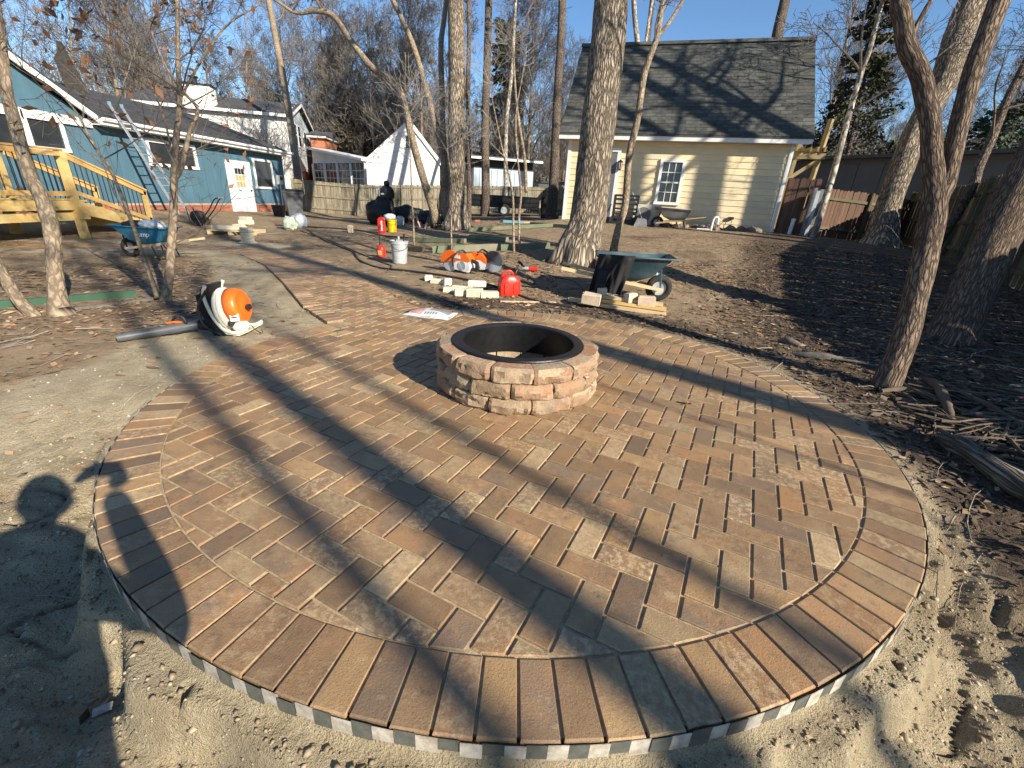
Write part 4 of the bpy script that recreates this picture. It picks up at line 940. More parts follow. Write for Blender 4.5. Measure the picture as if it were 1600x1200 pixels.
for s, x_ in ((-1, 0), (1, cL)):
    a = Vector((xp, -.12, zp+.08)); dx = (x_-xp); b = Vector((x_+s*.35, -.12, ze_+.08-(zp-ze_)*.35/abs(dx)))
    m = MB(); m.beam(a, b, .06, .24); m.build('rake_board', 'white_trim', cot)
    m = MB(); c1 = Vector((0, 7.4, 0)); u = Vector((0, 0, .14)); vv = [a+u, b+u, b+u+c1, a+u+c1, a, b, b+c1, a+c1]; m.add(vv, [(0,1,2,3), (7,6,5,4), (0,4,5,1), (1,5,6,2), (3,2,6,7)]); m.build('roof', 'roof_grey', cot)
xw_, zw_ = wp(CA, cth, 639, 220)
w = MB(); ar = [(-.32, -.55), (.32, -.55)]+[(.32*cos(a), .2+.32*sin(a)) for a in [pi*q/8 for q in range(9)]]; w.prism(ar, .06, Matrix(((1, 0, 0), (0, 0, -1), (0, 1, 0))), (xw_, -.0, zw_)); f = w.build('window', 'white_trim', cot)
for (dx, dz_, ww, hh) in ((-.13, -.3, .22, .38), (.13, -.3, .22, .38), (-.13, .12, .22, .36), (.13, .12, .22, .36)):
    m = MB(); m.box((xw_+dx, -.07, zw_+dz_), (ww, .02, hh)); m.build('pane', 'glass_dark', f)
# pale metal carport
KA = V(atz(738, 290, 33)); KB = V(atz(834, 290, 34)); kth = math.atan2(KB.y-KA.y, KB.x-KA.x); kL = math.hypot(KB.x-KA.x, KB.y-KA.y); KA.z = .45
cpn = thing('metal_shed', 'low pale blue metal shed with a flat grey roof beyond the trailer', 'shed', KA, kth)
_, kt = wp(KA, kth, 780, 246)
m = MB(); m.box((kL/2, 2.5, kt/2-.4), (kL-.2, 5, kt-.8)); m.build('wall', 'metal_roof', cpn)
for q in range(int(kL/.45)): m = MB(); m.box((q*.45+.3, -.03, kt/2-.42), (.42, .05, kt-.85)); m.build('metal_sheet', 'metal_roof', cpn)
m = MB(); m.box((kL/2, 2.3, kt-.06), (kL+.8, 6, .10)); m.build('roof', 'roof_grey', cpn); m = MB(); m.box((kL/2, -.72, kt-.17), (kL+.8, .06, .14)); m.build('fascia', 'white_trim', cpn)
m = MB(); m.box((kL/2, 2.5, kt-.5), (kL-.3, 4.9, .6)); m.build('gap_shade_box', 'black_plastic', cpn)  # solid black box, stands in for the shade between wall and roof
KC = V(atz(833, 290, 36)); gs = thing('grey_garage', 'plain dark grey garage wall left of the cream outbuilding', 'garage', (KC.x, KC.y, .5), R(-8))
m = MB(); m.box((1.9, 2, 1.15), (3.8, 4, 2.3)); m.build('wall', 'grey_wall', gs); m = MB(); m.prism([(-.2, 2.25), (4.0, 2.25), (4.0, 2.45), (-.2, 2.3)], -4.3, Matrix(((1, 0, 0), (0, 0, -1), (0, 1, 0))), (0, -.1, 0)); m.build('roof', 'roof_grey', gs)
# ------------------------------------------------------------------ trees
def rv(): 
    v = Vector((random.gauss(0, 1), random.gauss(0, 1), random.gauss(0, 1))); return v.normalized()
def grow(mb, p, d, L, r, lvl, maxl, kids, n=5, trop=.12, wob=.22, leaves=None, lp=0, spread=.9, rmin=.004):
    seg = max(2, min(6, int(L/.35)+1)) if lvl < maxl else 2
    pts = [p.copy()]; rs = [r]; q = p.copy(); dd = d.copy()
    for i in range(seg):
        dd = (dd+rv()*wob+Vector((0, 0, trop))).normalized(); q = q+dd*(L/seg); pts.append(q.copy()); rs.append(max(rmin, r*(1-.72*(i+1)/seg)))
    mb.tube(pts, rs, max(3, n-lvl), caps=False)
    if lvl < maxl:
        k = kids[min(lvl, len(kids)-1)]
        for i in range(k):
            t = .25+.75*(i+random.random())/k; f = t*seg; a = min(int(f), seg-1); b = pts[a].lerp(pts[a+1], f-a)
            ax = (pts[a+1]-pts[a]).normalized(); s = rv(); s = (s-ax*s.dot(ax)).normalized()
            nd = (ax*(1-spread*.45)+s*spread*.8).normalized()
            grow(mb, b, nd, L*random.uniform(.42, .68)*(1.15-.45*t), max(rmin, rs[a]*.55), lvl+1, maxl, kids, n, trop, wob, leaves, lp, spread, rmin)
    elif leaves is not None and random.random() < lp:
        for _ in range(random.randint(1, 3)):
            s = random.uniform(.05, .11)*leaves[1]; c = q+rv()*.05; u = rv(); v = u.cross(rv()).normalized(); leaves[0].add([c, c+u*s+v*s*.4, c+u*s*1.7, c+u*s-v*s*.4], [(0, 1, 2, 3)])
def stem(pix, Y=None, z=None, dia=True):
    out = []; rs = []
    for (px, py, w) in pix:
        p = V(atz(px, py, z)) if z else V(atY(px, py, Y)); out.append(p); rs.append(w/2*float(np.dot(np.array(p)-CAM, FW))/FPX*.93)
    return out, rs
def smoothp(pts, rs, k=4):
    P = [];
    Rr = []
    n = len(pts)
    for i in range(n-1):
        p0, p1, p2, p3 = pts[max(i-1, 0)], pts[i], pts[i+1], pts[min(i+2, n-1)]
        for j in range(k):
            t = j/k; P.append(.5*((2*p1)+(p2-p0)*t+(2*p0-5*p1+4*p2-p3)*t*t+(3*p1-p0-3*p2+p3)*t**3)); Rr.append(rs[i]*(1-t)+rs[i+1]*t)
    P.append(pts[-1]); Rr.append(rs[-1]); return P, Rr
def extend(pts, rs, h, lean=None, shrink=.45, seg=6):
    d = (pts[-1]-pts[-2]).normalized(); d = (d+Vector((0, 0, .6))).normalized() if lean is None else Vector(lean).normalized()
    p = pts[-1]; r0 = rs[-1]; L = h
    for i in range(seg):
        d = (d+rv()*.06+Vector((0, 0, .05))).normalized(); p = p+d*(L/seg); pts.append(p); rs.append(r0*(1-(1-shrink)*(i+1)/seg))
    return pts, rs
def roots(mb, p, r, n, L, uc):
    for k in range(n):
        a = 2*pi*k/n+random.uniform(-.3, .3); d = Vector((cos(a), sin(a), 0)); l = L*random.uniform(.7, 1.2)
        g = lambda t: p+d*(r*.55+l*t)
        q = [p+d*r*.5+Vector((0, 0, r*.6)), g(.15)+Vector((0, 0, r*.28)), g(.45), g(.8), g(1)]
        for i in (2, 3, 4): q[i].z = float(TB(q[i].x, q[i].y))+(.02, -.01, -.07)[i-2]
        P, Q = smoothp(q, [r*.26, r*.24, r*.17, r*.11, r*.05], 3); mb.tube(P, Q, 10, uv=True, ucirc=uc, noise=.25, ns=6)
def tree(name, label, stems, bk, twig, crown=(5, 5, 4), csize=(2.6, .04), cn=10, seed=1, n=20, noise=.10, ns=3, root=None, group=None, leafm=None, lp=0, lsize=1, ext=6, extra=None, cstart=.45, cat='tree', maxl=3, tri=5, rmin=.004):
    random.seed(seed); base = stems[0][0][0]; gz_ = float(TB(base.x, base.y)); rt = thing(name, label, cat, (base.x, base.y, min(base.z, gz_)), 0, group)
    cb = MB(); lb = MB()
    for i, (pts, rs) in enumerate(stems):
        pts, rs = list(pts), list(rs)
        if ext: pts, rs = extend(pts, rs, ext if i == 0 else ext*.8)
        P, Q = smoothp(pts, rs, 5); mb = MB(); uc = float(np.median(Q))
        if i == 0 and root: P[0] = P[0]-Vector((0, 0, .15))
        nn_ = n if i == 0 else max(8, n*3//4); mb.tube(P, Q, nn_, uv=True, noise=noise, ns=ns, ucirc=uc)
        if i == 0 and root:
            r0_ = Q[min(len(Q)-1, 14)]; ph_ = seed*1.3
            for ii in range(len(P)):
                h_ = P[ii].z-P[0].z
                if h_ > r0_*4: break
                for kk in range(nn_):
                    v_ = Vector(mb.v[ii*nn_+kk]); d_ = v_-P[ii]; a_ = math.atan2(d_.y, d_.x); f_ = 1+root[2]*math.exp(-h_/(r0_*.75))*(.35+.65*(.5+.5*math.sin(root[0]*a_+ph_+.5*math.sin(2*a_))))
                    mb.v[ii*nn_+kk] = tuple(P[ii]+Vector((d_.x*f_, d_.y*f_, d_.z)))
        if i == 0 and root and Q[1] > .13: roots(mb, P[1]-Vector((0, 0, .05)), Q[1], root[0], root[1], uc)
        mb.build('trunk', bk, rt, smooth=True, w=True)
        m_ = len(P); tot = cn if i == 0 else cn*2//3
        for k in range(tot):
            t = cstart+(1-cstart)*(k+random.random())/tot; j = min(int(t*(m_-1)), m_-2); a = random.uniform(0, 2*pi)
            d = Vector((cos(a), sin(a), random.uniform(.15, .9))).normalized()
            grow(cb, P[j], d, csize[0]*random.uniform(.7, 1.2)*(1.15-.4*t), min(Q[j]*.6, csize[1]), 0, maxl, crown, tri, leaves=(lb, lsize) if leafm else None, lp=lp, rmin=rmin)
    if extra: extra(cb, lb)
    if cb.v: cb.build('crown', twig, rt, w=True)
    if lb.v: tag(lb.build('leaves', leafm, rt, w=True), kind='stuff')
    return rt
def zof(px, py): 
    p = on(px, py); return float(np.dot(np.array(p)-CAM, FW))
# big oak
b = [(903,404,80),(905,390,72),(912,368,62),(918,345,59),(924,300,57.5),(933,210,58),(941,140,57),(950,60,57),(956,-10,56)]
tree('oak_tree', 'thick pale grey-barked tree trunk standing in front of the cream outbuilding', [stem(b, z=8.3)], 'bark_oak', 'twig', seed=11, n=96, noise=.11, ns=7, root=(7, .55, 0.45), ext=9, cstart=.6, csize=(4, .12), cn=12)
b = [(959,388,13),(968,350,12),(977,319,11.5),(983,244,11),(996,187,11),(1004,131,10.5),(1011,101,10.5),(1026,60,9.5),(1033,20,8),(1037,-6,7)]
b2 = [(1026,60,6.5),(1049,30,6),(1069,-4,5.5)]
tree('slender_tree', 'slender curving sapling rising between the thick trunk and the outbuilding window', [stem(b, z=9.0), stem(b2, z=9.0)], 'bark_smooth', 'twig_pale', seed=12, n=14, noise=.06, ns=8, root=(4, .1, 0.25), ext=3, cn=8, csize=(1.2, .02))
# dark straight trunk with split neighbour
b = [(714,357,48),(714,345,40),(714,325,32),(713,300,28),(713,225,27),(714,100,29),(712,0,26),(712,-20,26)]
tree('straight_tree', 'tall straight brown trunk standing just right of the split leaning stems', [stem(b, z=13.9)], 'bark_oak', 'twig', seed=13, n=48, noise=.09, ns=5, root=(6, .5, 0.45), ext=8, cn=14, cstart=.5, csize=(3.5, .08))
A_ = [(682,342,15),(665,290,13),(650,240,12.5),(640,200,12),(632,167,12.5),(622,138,12),(601,119,11),(580,104,10.5),(560,80,10),(542,55,9.5),(527,32,9),(512,20,9),(490,17,8),(462,20,5)]
B_ = [(696,345,15),(695,287,12),(692,237,12),(677,182,11),(665,137,10),(647,75,9),(628,30,8),(612,-4,7.5)]
C_ = [(694,240,10),(692,190,9),(690,130,10),(689,70,9),(694,30,8),(698,-4,8)]
tree('split_trunk_tree', 'tree with several leaning stems, the longest arching far out to the left', [stem(A_, z=14.2), stem(B_, z=14.4), stem(C_, z=14.4)], 'bark_smooth', 'twig', seed=14, n=18, noise=.07, ns=5, root=(5, .3, 0.45), ext=3.5, cn=12, cstart=.55, csize=(2.2, .03))
for (nm, lab, px, zz, bk, sd, lf_) in (
  ('pine_tree', 'straight dark pine trunk just right of the tall brown trunk', [(759,295,14),(758,200,13),(761,100,12.5),(764,-5,12)], 24, 'bark_dark', 21, 1),
  ('pine_tree', 'dark straight trunk left of the outbuilding roof corner', [(865,292,17),(868,220,15),(871,150,14),(876,70,13),(879,-5,13)], 21, 'bark_dark', 22, 1),
  ('birch_tree', 'thin pale trunk rising behind the metal shed roof', [(790,300,7),(790,230,7),(792,180,6.5),(800,110,6),(803,50,5.5),(806,-4,5)], 27, 'bark_pale', 23, 0),
  ('thin_tree', 'thin dark stem close behind the right side of the straight brown trunk', [(733,330,8),(733,250,8),(731,150,7.5),(733,50,7),(732,-4,7)], 17, 'bark_dark', 24, 0),
  ('forked_tree', 'pale multi-stemmed tree above the left end of the outbuilding roof', [(996,120,9),(996,70,9),(992,30,8),(990,-5,8)], 26, 'bark_pale', 25, 0),
  ('forked_tree', 'dark forked tree rising behind the outbuilding ridge beside the slender sapling', [(1012,120,9),(1012,70,9),(1016,30,8),(1020,-5,8)], 28, 'bark_dark', 26, 0),
  ('backyard_tree', 'dark trunk rising behind the right end of the outbuilding ridge', [(1205,140,19),(1212,70,18),(1220,30,17),(1228,-5,16)], 24, 'bark_dark', 27, 0),
  ('garden_tree', 'leaning thin white-flecked trunk between the outbuilding and the cone-shaped cedar', [(1279,345,10),(1300,278,9.5),(1314,227,9),(1331,164,8),(1346,113,7.5),(1360,74,7),(1378,4,6)], 12.6, 'bark_pale', 28, 0),
  ('garden_tree', 'bare tree rising from behind the blue house corner in front of the two-storey house', [(468,300,12),(461,240,12),(453,187,11.5),(444,131,11),(431,62,10),(419,-4,9)], 25.2, 'bark_smooth', 29, 0)):
    st = [stem(px, z=zz)]
    if nm == 'forked_tree': st.append(stem([(px[0][0]+10, 118, 5), (px[0][0]+14, 60, 5), (px[0][0]+24, -4, 5)], z=zz))
    p0 = st[0][0][0]; gg = float(TB(p0.x, p0.y))
    if p0.z > gg: st[0][0].insert(0, Vector((p0.x-.02*(p0.z-gg), p0.y, gg-.1))); st[0][1].insert(0, st[0][1][0]*1.15)
    tree(nm, lab, st, bk, 'twig_far' if not lf_ else 'twig', seed=sd, n=14, noise=.06, ns=3, ext=7, cn=16, cstart=.42 if nm != 'garden_tree' else .3, csize=(3.4 if nm != 'garden_tree' else 2.2, .04), rmin=.006, leafm='needle' if lf_ else None, lp=.55, lsize=2.2)
# right-hand trees
b = [(1372,388,62),(1378,370,46),(1388,322,36),(1405,275,35),(1422,227,35),(1445,180,36),(1468,142,37),(1484,100,39),(1498,57,41),(1512,20,42),(1524,-5,42)]
tree('leaning_tree', 'thick pale leaning trunk in front of the dark fence, behind the nearest forked tree', [stem(b, z=12.6)], 'bark_oak', 'twig', seed=31, n=64, noise=.10, ns=5, root=(6, .5, 0.45), ext=7, cn=12, cstart=.6, csize=(3.5, .1))
Lf = [(1387,595,40),(1395,575,38),(1412,533,36.5),(1430,467,35),(1445,400,36),(1458,335,36),(1459,283,31),(1456,240,29),(1454,198,28),(1447,156,29),(1436,113,28.5),(1417,71,27),(1410,28,26),(1405,-5,26)]
Rf = [(1461,335,24),(1470,305,25),(1479,283,26),(1498,198,27),(1520,113,28),(1541,57,28.5),(1560,5,30),(1564,-6,30)]
Bf = [(1421,70,8),(1432,42,8),(1449,10,7.5),(1458,-6,7)]
tree('forked_near_tree', 'nearest tree, dark furrowed trunk forking in two at the right edge of the patio', [stem(Lf, z=3.52), stem(Rf, z=3.5), stem(Bf, z=3.5)], 'bark_near', 'twig', seed=32, n=56, noise=.10, ns=16, root=(5, .12, 0.25), ext=4, cn=8, cstart=.7, csize=(1.8, .03))
b = [(1484,535,72),(1490,520,64),(1513,467,60),(1545,400,60),(1576,333,60),(1612,265,60),(1650,190,60)]
tree('edge_tree', 'broad leaning trunk at the right edge, lit on its right side', [stem(b, z=4.7)], 'bark_near', 'twig', seed=33, n=64, noise=.10, ns=10, root=(6, .25, 0.45), ext=6, cn=8, cstart=.7, csize=(2.5, .05))
b = [(1516,300,13),(1530,260,13),(1550,215,13),(1572,160,12),(1598,108,12),(1640,30,11)]
st = [stem(b, z=10.5)]; p0 = st[0][0][0]; st[0][0].insert(0, Vector((p0.x-.35, p0.y, .45))); st[0][1].insert(0, st[0][1][0]*1.2)
tree('side_tree', 'thin dark leaning trunk behind the fence near the right edge of the photo', st, 'bark_dark', 'twig', seed=34, n=16, noise=.07, ns=5, ext=5, cn=14, cstart=.25, csize=(1.8, .03))
# left-hand trees
b = [(97,492,40),(94,486,33),(90,462,24),(87,437,21.5),(84,389,21.5),(80,355,22),(74,335,23),(66,310,21),(52,285,19.5),(36,240,18),(24,195,18),(12,150,16),(4,90,15),(-6,20,15)]
zl_ = zof(94, 488)
tree('bent_tree', 'smooth tan trunk bending left in front of the yellow deck', [stem(b, z=zl_)], 'bark_smooth', 'twig', seed=41, n=40, noise=.05, ns=9, root=(5, .14, 0.25), ext=3, cn=6, cstart=.75, csize=(1.6, .02))
b = [(57,500,22),(50,490,20),(36,476,18.5),(23,460,18),(10,438,17),(-10,405,17),(-40,360,17)]
tree('low_stem', 'short tan stem leaning out of the left edge beside the bent trunk', [stem(b, z=zl_*.98)], 'bark_smooth', 'twig', seed=42, n=24, noise=.06, ns=9, root=(3, .1, 0.25), ext=2.5, cn=4, cstart=.7, csize=(1.0, .02))
zs = zof(260, 470)
s1 = [(258,472,17),(261,455,14),(265,425,13),(267,395,12.5),(271,329,11.5),(272,281,11),(275,219,9.5),(281,156,8),(278,94,7),(277,0,6)]
s2 = [(272,281,8),(283,262,8),(297,203,6.5),(309,172,5.5),(290,147,4.5),(262,110,3.5),(240,60,3)]
s3 = [(246,466,8),(238,440,7),(222,395,6.5),(207,350,6),(194,316,5.5),(170,260,4.5),(150,234,4),(119,175,3),(85,140,2.5),(40,110,2)]
s4 = [(281,156,4),(300,120,4),(330,70,3.5),(360,35,3),(400,10,2.5)]
s5 = [(266,400,6),(272,350,5),(274,300,4.5),(268,240,3.5),(255,180,3),(230,120,2.5)]
tree('sapling_cluster', 'multi-stemmed sapling with clinging brown leaves left of the leaf blower', [stem(s, z=zs) for s in (s1, s2, s3, s4, s5)], 'bark_smooth', 'twig', seed=43, n=14, noise=.06, ns=12, ext=.6, cn=18, cstart=.2, csize=(.95, .009), crown=(4, 3, 3), maxl=2, leafm='dry_leaf', lp=.35, lsize=.75, rmin=.0022)
for i, (px, zz, lab) in enumerate(((
   [(647,386,3.2),(646,350,3),(643,300,2.6),(641,240,2),(636,190,1.5)], zof(647, 386), 'thin bare sapling right of the grey bucket'),
  ([(803,396,4.2),(802,350,4),(801,305,3.6),(792,260,3),(782,220,2.4),(770,160,1.6)], zof(803, 396), 'thin twin sapling left of the thick pale trunk'),
  ([(812,392,4.2),(811,340,4),(814,300,3.6),(808,240,3),(806,180,2.4),(818,110,1.6)], zof(810, 394), 'thin dark sapling closest to the left root of the thick pale trunk'),
  ([(822,300,6),(820,250,5.5),(812,200,5),(806,150,4),(802,80,3)], 15, 'dark thin sapling in front of the fence right of the trailer wheel'),
  ([(706,398,2.6),(705,350,2.4),(707,300,2),(700,240,1.5)], zof(706, 400), 'wispy twig sapling behind the two orange saws'))):
    tree('sapling', lab, [stem(px, z=zz)], 'bark_smooth', 'twig_pale', seed=50+i, n=8, noise=.04, ns=9, ext=.5, cn=14, cstart=.25, csize=(1.1, .008), crown=(4, 3), maxl=2, rmin=.0028)
# conifers with foliage shells of small needle clumps
def conifer(name, label, p, h, r, m, seed, dens=2600, tr=.16, lean=0, s=.16, top=.03):
    random.seed(seed); rt = thing(name, label, 'tree', p); mb = MB(); mb.tube([(0, 0, -.2), (lean*h*.5, 0, h*.5), (lean*h, 0, h*.97)], [tr, tr*.6, .02], 10, uv=True); mb.build('trunk', 'bark_dark', rt)
    lb = MB(); bb = MB(); nb = 26
    for k in range(nb*5):
        t = (k/(nb*5))**.8; z = h*(.06+.92*t); a = random.uniform(0, 2*pi); R_ = r*((1-t)**.75+top)*random.uniform(.7, 1.12)*(1+.22*math.sin(a*3+z*1.3))
        e = Vector((lean*z+cos(a)*R_, sin(a)*R_, z-.12*R_+.1)); bb.tube([(lean*z, 0, z), e], [.03*(1-t)+.008, .004], 4, caps=False)
        for _ in range(int(dens/(nb*5))):
            u = random.random()**.55; c = Vector((lean*z, 0, z)).lerp(e, u)+rv()*R_*.17; s_ = s*random.uniform(.5, 1.3); d = (Vector((cos(a), sin(a), -.2))+rv()*.8).normalized(); w = d.cross(rv()).normalized()*s_*.33
            lb.add([c-w*.4, c+d*s_*.5+w, c+d*s_, c+d*s_*.5-w], [(0, 1, 2, 3)])
    bb.build('branches', 'twig', rt); tag(lb.build('crown', m, rt), kind='stuff'); return rt
def gp(px, py, z): p = V(atz(px, py, z)); p.z = float(TB(p.x, p.y)); return p
conifer('cedar_tree', 'broad brownish cedar standing between the sunroom and the white cottage', gp(560, 290, 38), 7.6, 3.1, 'needle_brown', 61, dens=9000, s=.5)
conifer('ivy_covered_tree', 'tall narrow ivy-covered tree behind the leaning white-flecked trunk right of the outbuilding', gp(1316, 300, 25), 12.2, 1.75, 'ivy', 62, dens=15000, s=.19, lean=-.09, top=.22)
conifer('evergreen_tree', 'dark blue-green evergreen filling the upper right corner beyond the grey building', gp(1548, 290, 26), 7.6, 3.2, 'needle', 63, dens=4200, s=.30, top=.4)
conifer('evergreen_shrub', 'low dark evergreen seen above the grey building just left of the leaning thick trunk', gp(1378, 300, 30), 5.6, 1.8, 'needle', 64, dens=3000, s=.35, top=.3)
conifer('young_pine', 'small green pine seen between the cottage roof and the split trunks', gp(668, 300, 45), 8.5, 2.4, 'needle', 65, dens=2500, s=.5, top=.2)
conifer('pine_tree', 'green-needled pine crown seen right of the straight pine trunk', gp(782, 300, 48), 17, 2.6, 'needle', 66, dens=3500, s=.55, top=.25)
# woods of bare trees beyond the houses
protos = []
for k in range(5):
    random.seed(100+k); rt = thing('bare_tree', 'bare leafless tree in the woods beyond the houses', 'tree', (0, 0, 0), 0, 'bare trees in the woods behind the houses')
    h = 14; pts = [Vector((0, 0, -.3)), Vector((0, 0, 0))]; q = Vector((0, 0, 0)); d = Vector((random.uniform(-.05, .05), random.uniform(-.05, .05), 1))
    for i in range(7): d = (d+rv()*.07+Vector((0, 0, .08))).normalized(); q = q+d*(h/7); pts.append(q.copy())
    rs = [.20, .17]+[.16*(1-.85*(i+1)/7) for i in range(7)]; P, Q = smoothp(pts, rs, 2); m = MB(); m.tube(P, Q, 8, uv=True); m.build('trunk', 'bark_smooth', rt, smooth=True)
    cb = MB()
    for i in range(20):
        t = .22+.78*(i+random.random())/20; j = min(int(t*(len(P)-1)), len(P)-2); a = random.uniform(0, 2*pi); dd = Vector((cos(a), sin(a), random.uniform(.5, 1.4))).normalized()
        grow(cb, P[j], dd, 4.6*random.uniform(.6, 1.1)*(1.2-.6*t), Q[j]*.5, 0, 3, (7, 6, 5), 5, trop=.16, wob=.2, rmin=.009)
    cb.build('crown', 'twig_far', rt); protos.append(rt)
random.seed(77); used = [False]*5
spots = []
for k in range(34): spots.append((random.uniform(-80, 600), random.uniform(38, 62)))
for k in range(14): spots.append((random.uniform(600, 900), random.uniform(38, 62)))
for k in range(9): spots.append((random.uniform(480, 700), random.uniform(34, 44)))
for k in range(12): spots.append((random.uniform(1240, 1650), random.uniform(30, 55)))
for k in range(6): spots.append((random.uniform(900, 1240), random.uniform(45, 60)))
spots += [(-40, 30), (150, 30), (215, 33), (60, 33), (340, 36), (250, 38), (400, 40), (20, 27)]
for i, (px, z) in enumerate(spots):
    pr = protos[i % 5]; o = pr if not used[i % 5] else copy_tree(pr); used[i % 5] = True
    p = gp(px, 300, z); s = random.uniform(.75, 1.15); 
    if 900 < px < 1240: s *= .8
    if px < 100: s *= .72
    o.location = p; o.rotation_euler.z = random.uniform(0, 6.28); o.scale = (s, s, s*random.uniform(.9, 1.1))
    reg = 'behind the roof of the blue house' if px < 470 else 'between the two-storey house and the split trunks' if px < 690 else 'beyond the metal shed and the pine trunks' if px < 900 else 'beyond the ridge of the cream outbuilding' if px < 1240 else 'beyond the long grey building'
    o['label'] = 'bare leafless tree in the woods '+reg; o['group'] = 'bare trees '+reg
# low brush in front of the woods
def brush(name, label, px0, px1, z, h, m, n, seed):
    random.seed(seed); a, b = gp(px0, 300, z), gp(px1, 300, z); rt = thing(name, label, 'brush', a); mb = MB()
    for k in range(n):
        p = a.lerp(b, random.random())+Vector((random.uniform(-1, 1), random.uniform(-2, 2), 0))-a; p.z = 0
        grow(mb, p, (Vector((0, 0, 1))+rv()*.35).normalized(), h*random.uniform(.5, 1.1), .03, 0, 2, (6, 5), 4, rmin=.012)
    tag(mb.build('stems', m, rt), kind='stuff')
brush('brush_thicket', 'tangled bare brush behind the roof of the blue house', -60, 440, 30, 4.5, 'twig_far', 120, 5)
brush('brush_thicket', 'tangled bare brush behind the white cottage', 480, 900, 42, 5, 'twig_far', 110, 6)
brush('brush_thicket', 'tangled bare brush behind the grey building', 1240, 1640, 30, 5.5, 'twig_far', 90, 7)
wd_ = MB(); random.seed(9)
for k in range(2600):
    a = random.uniform(-1.25, 1.15); D = random.uniform(75, 130); x, y = D*sin(a), D*cos(a); h = random.uniform(7, 15)*(D/95); w = random.uniform(.1, .3); b_ = Vector((x, y, .3))
    wd_.tube([b_, b_+Vector((random.uniform(-.8, .8), 0, h*.5)), b_+Vector((random.uniform(-2, 2), random.uniform(-2, 2), h))], [w, w*.7, w*.1], 3, caps=False)
    for _ in range(5):
        c = b_+Vector((0, 0, h*random.uniform(.3, .95))); e = c+Vector((random.uniform(-3, 3), random.uniform(-3, 3), random.uniform(1, 4))); wd_.tube([c, e], [w*.35, w*.1], 3, caps=False)
tag(wd_.build('distant_woods', 'twig_far'), 'far-off leafless woods forming a grey-brown band behind the houses', 'woods', kind='stuff')
# trees and a house behind the camera and to the right, whose shadows fall across the yard
def offtree(p, r, h, seed, lab, lean=(0, 0), cs=.55, n=14, nm='yard_tree'):
    pts = [Vector((p[0], p[1], float(TB(p[0], p[1]))-.1))]
    for i in range(1, 7): pts.append(Vector((p[0]+lean[0]*i/6, p[1]+lean[1]*i/6, h*i/6)))
    tree(nm, lab, [(pts, [r*(1.15-.75*i/6) for i in range(7)])], 'bark_oak', 'twig', seed=seed, n=n, noise=.06, ns=3, ext=0, cn=14, cstart=cs, csize=(3.2, .07), maxl=2, crown=(5, 4))
sv = np.array([-cos(R(SUN_AZ)), -sin(R(SUN_AZ))]); nv = np.array([-sv[1], sv[0]])*-1
def shpos(gpt, dist): return (gpt[0]-sv[0]*dist, gpt[1]-sv[1]*dist)
OFF = [((-.089, 1.346), 11, .14, 13, 'trunk behind the camera whose shadow crosses the middle of the patio'),
       ((-.30, 2.24), 15, .065, 14, 'slimmer trunk behind the camera left of the fence line'),
       ((1.3, 2.58), 8.5, .018, 9, 'thin pole-like sapling beyond the fence behind the camera'),
       ((1.25, 3.65), 13, .21, 15, 'broad trunk behind the fence to the right of the camera'), ((-.88, 1.50), 13, .07, 14, 'slim trunk behind the camera, the farthest left of its row')]
for i, (gpt, dist, r, h, lab) in enumerate(OFF):
    offtree(shpos(gpt, dist), r, h, 200+i, lab, cs=.62 if i != 2 else .8)
for i, (px, py, dist, r, h, lab) in enumerate(((1215, 200, 7.5, .22, 15, 'heavy trunk beyond the side fence whose shadow climbs the outbuilding roof'), (1120, 212, 10.5, .26, 17, 'thickest trunk beyond the side fence right of the camera'), (1000, 214, 14, .20, 16, 'tall trunk beyond the fence near its closest corner'))):
    q_ = wp(SA, STH, px, py); w_ = shed_local(q_[0], 0); offtree(shpos((w_.x, w_.y), dist), r, h, 230+i, lab, cs=.5)
# ------------------------------------------------------------------ objects in the yard
random.seed(500)
# backpack blower
p = on(368, 516); bl = thing('leaf_blower', 'orange and cream backpack leaf blower lying on the sand, long black tube to the left', 'leaf blower', p, R(4))
XZ = Matrix(((1, 0, 0), (0, 0, -1), (0, 1, 0)))
m = MB(); m.prism([(-.17, .50), (-.13, .50), (-.155, .42), (-.13, .25), (-.07, .08), (-.03, .0), (-.13, -.02), (-.20, .12), (-.245, .28), (-.25, .40), (-.20, .43)], .30, XZ, (0, .15, 0)); m.build('back_pad', 'cloth_black', bl, smooth=True, sharp=30)
for y in (-.165, .165):
    P, Q = smoothp([Vector((-.125, y, .51)), Vector((-.16, y, .41)), Vector((-.125, y, .24)), Vector((-.06, y, .11)), Vector((.01, y, .055)), Vector((.12, y, .045)), Vector((.22, y, .09))], [.016]*7); m = MB(); m.tube(P, [q*1.1 for q in Q], 8); m.build('frame', 'cream_plastic', bl, smooth=True)
m = MB(); m.prism([(-.06, .10), (.0, .045), (.12, .03), (.22, .07), (.22, .055), (.12, .012), (-.01, .025), (-.075, .09)], .33, XZ, (0, .165, 0)); m.build('base_plate', 'cream_plastic', bl, smooth=True, sharp=40)
AX = RY(R(80))
m = MB(); m.lathe([(.05, -.16), (.15, -.15), (.165, -.08), (.16, -.06)], 28, (-.02, 0, .255), AX); m.build('fan_intake', 'black_plastic', bl, smooth=True, sharp=30)
m = MB()
for k in range(9): m.lathe([(.168-.002*k, -.145+k*.009), (.173-.002*k, -.142+k*.009), (.168-.002*k, -.139+k*.009)], 24, (-.02, 0, .255), AX, closed=True)
m.build('intake_grille', 'black_metal', bl)
m = MB(); m.lathe([(.10, -.055), (.205, -.052), (.215, -.03), (.205, -.012), (.215, 0), (.20, .03), (.17, .045), (.05, .05)], 36, (-.02, 0, .255), AX); m.build('fan_housing', 'cream_plastic', bl, smooth=True, sharp=30)
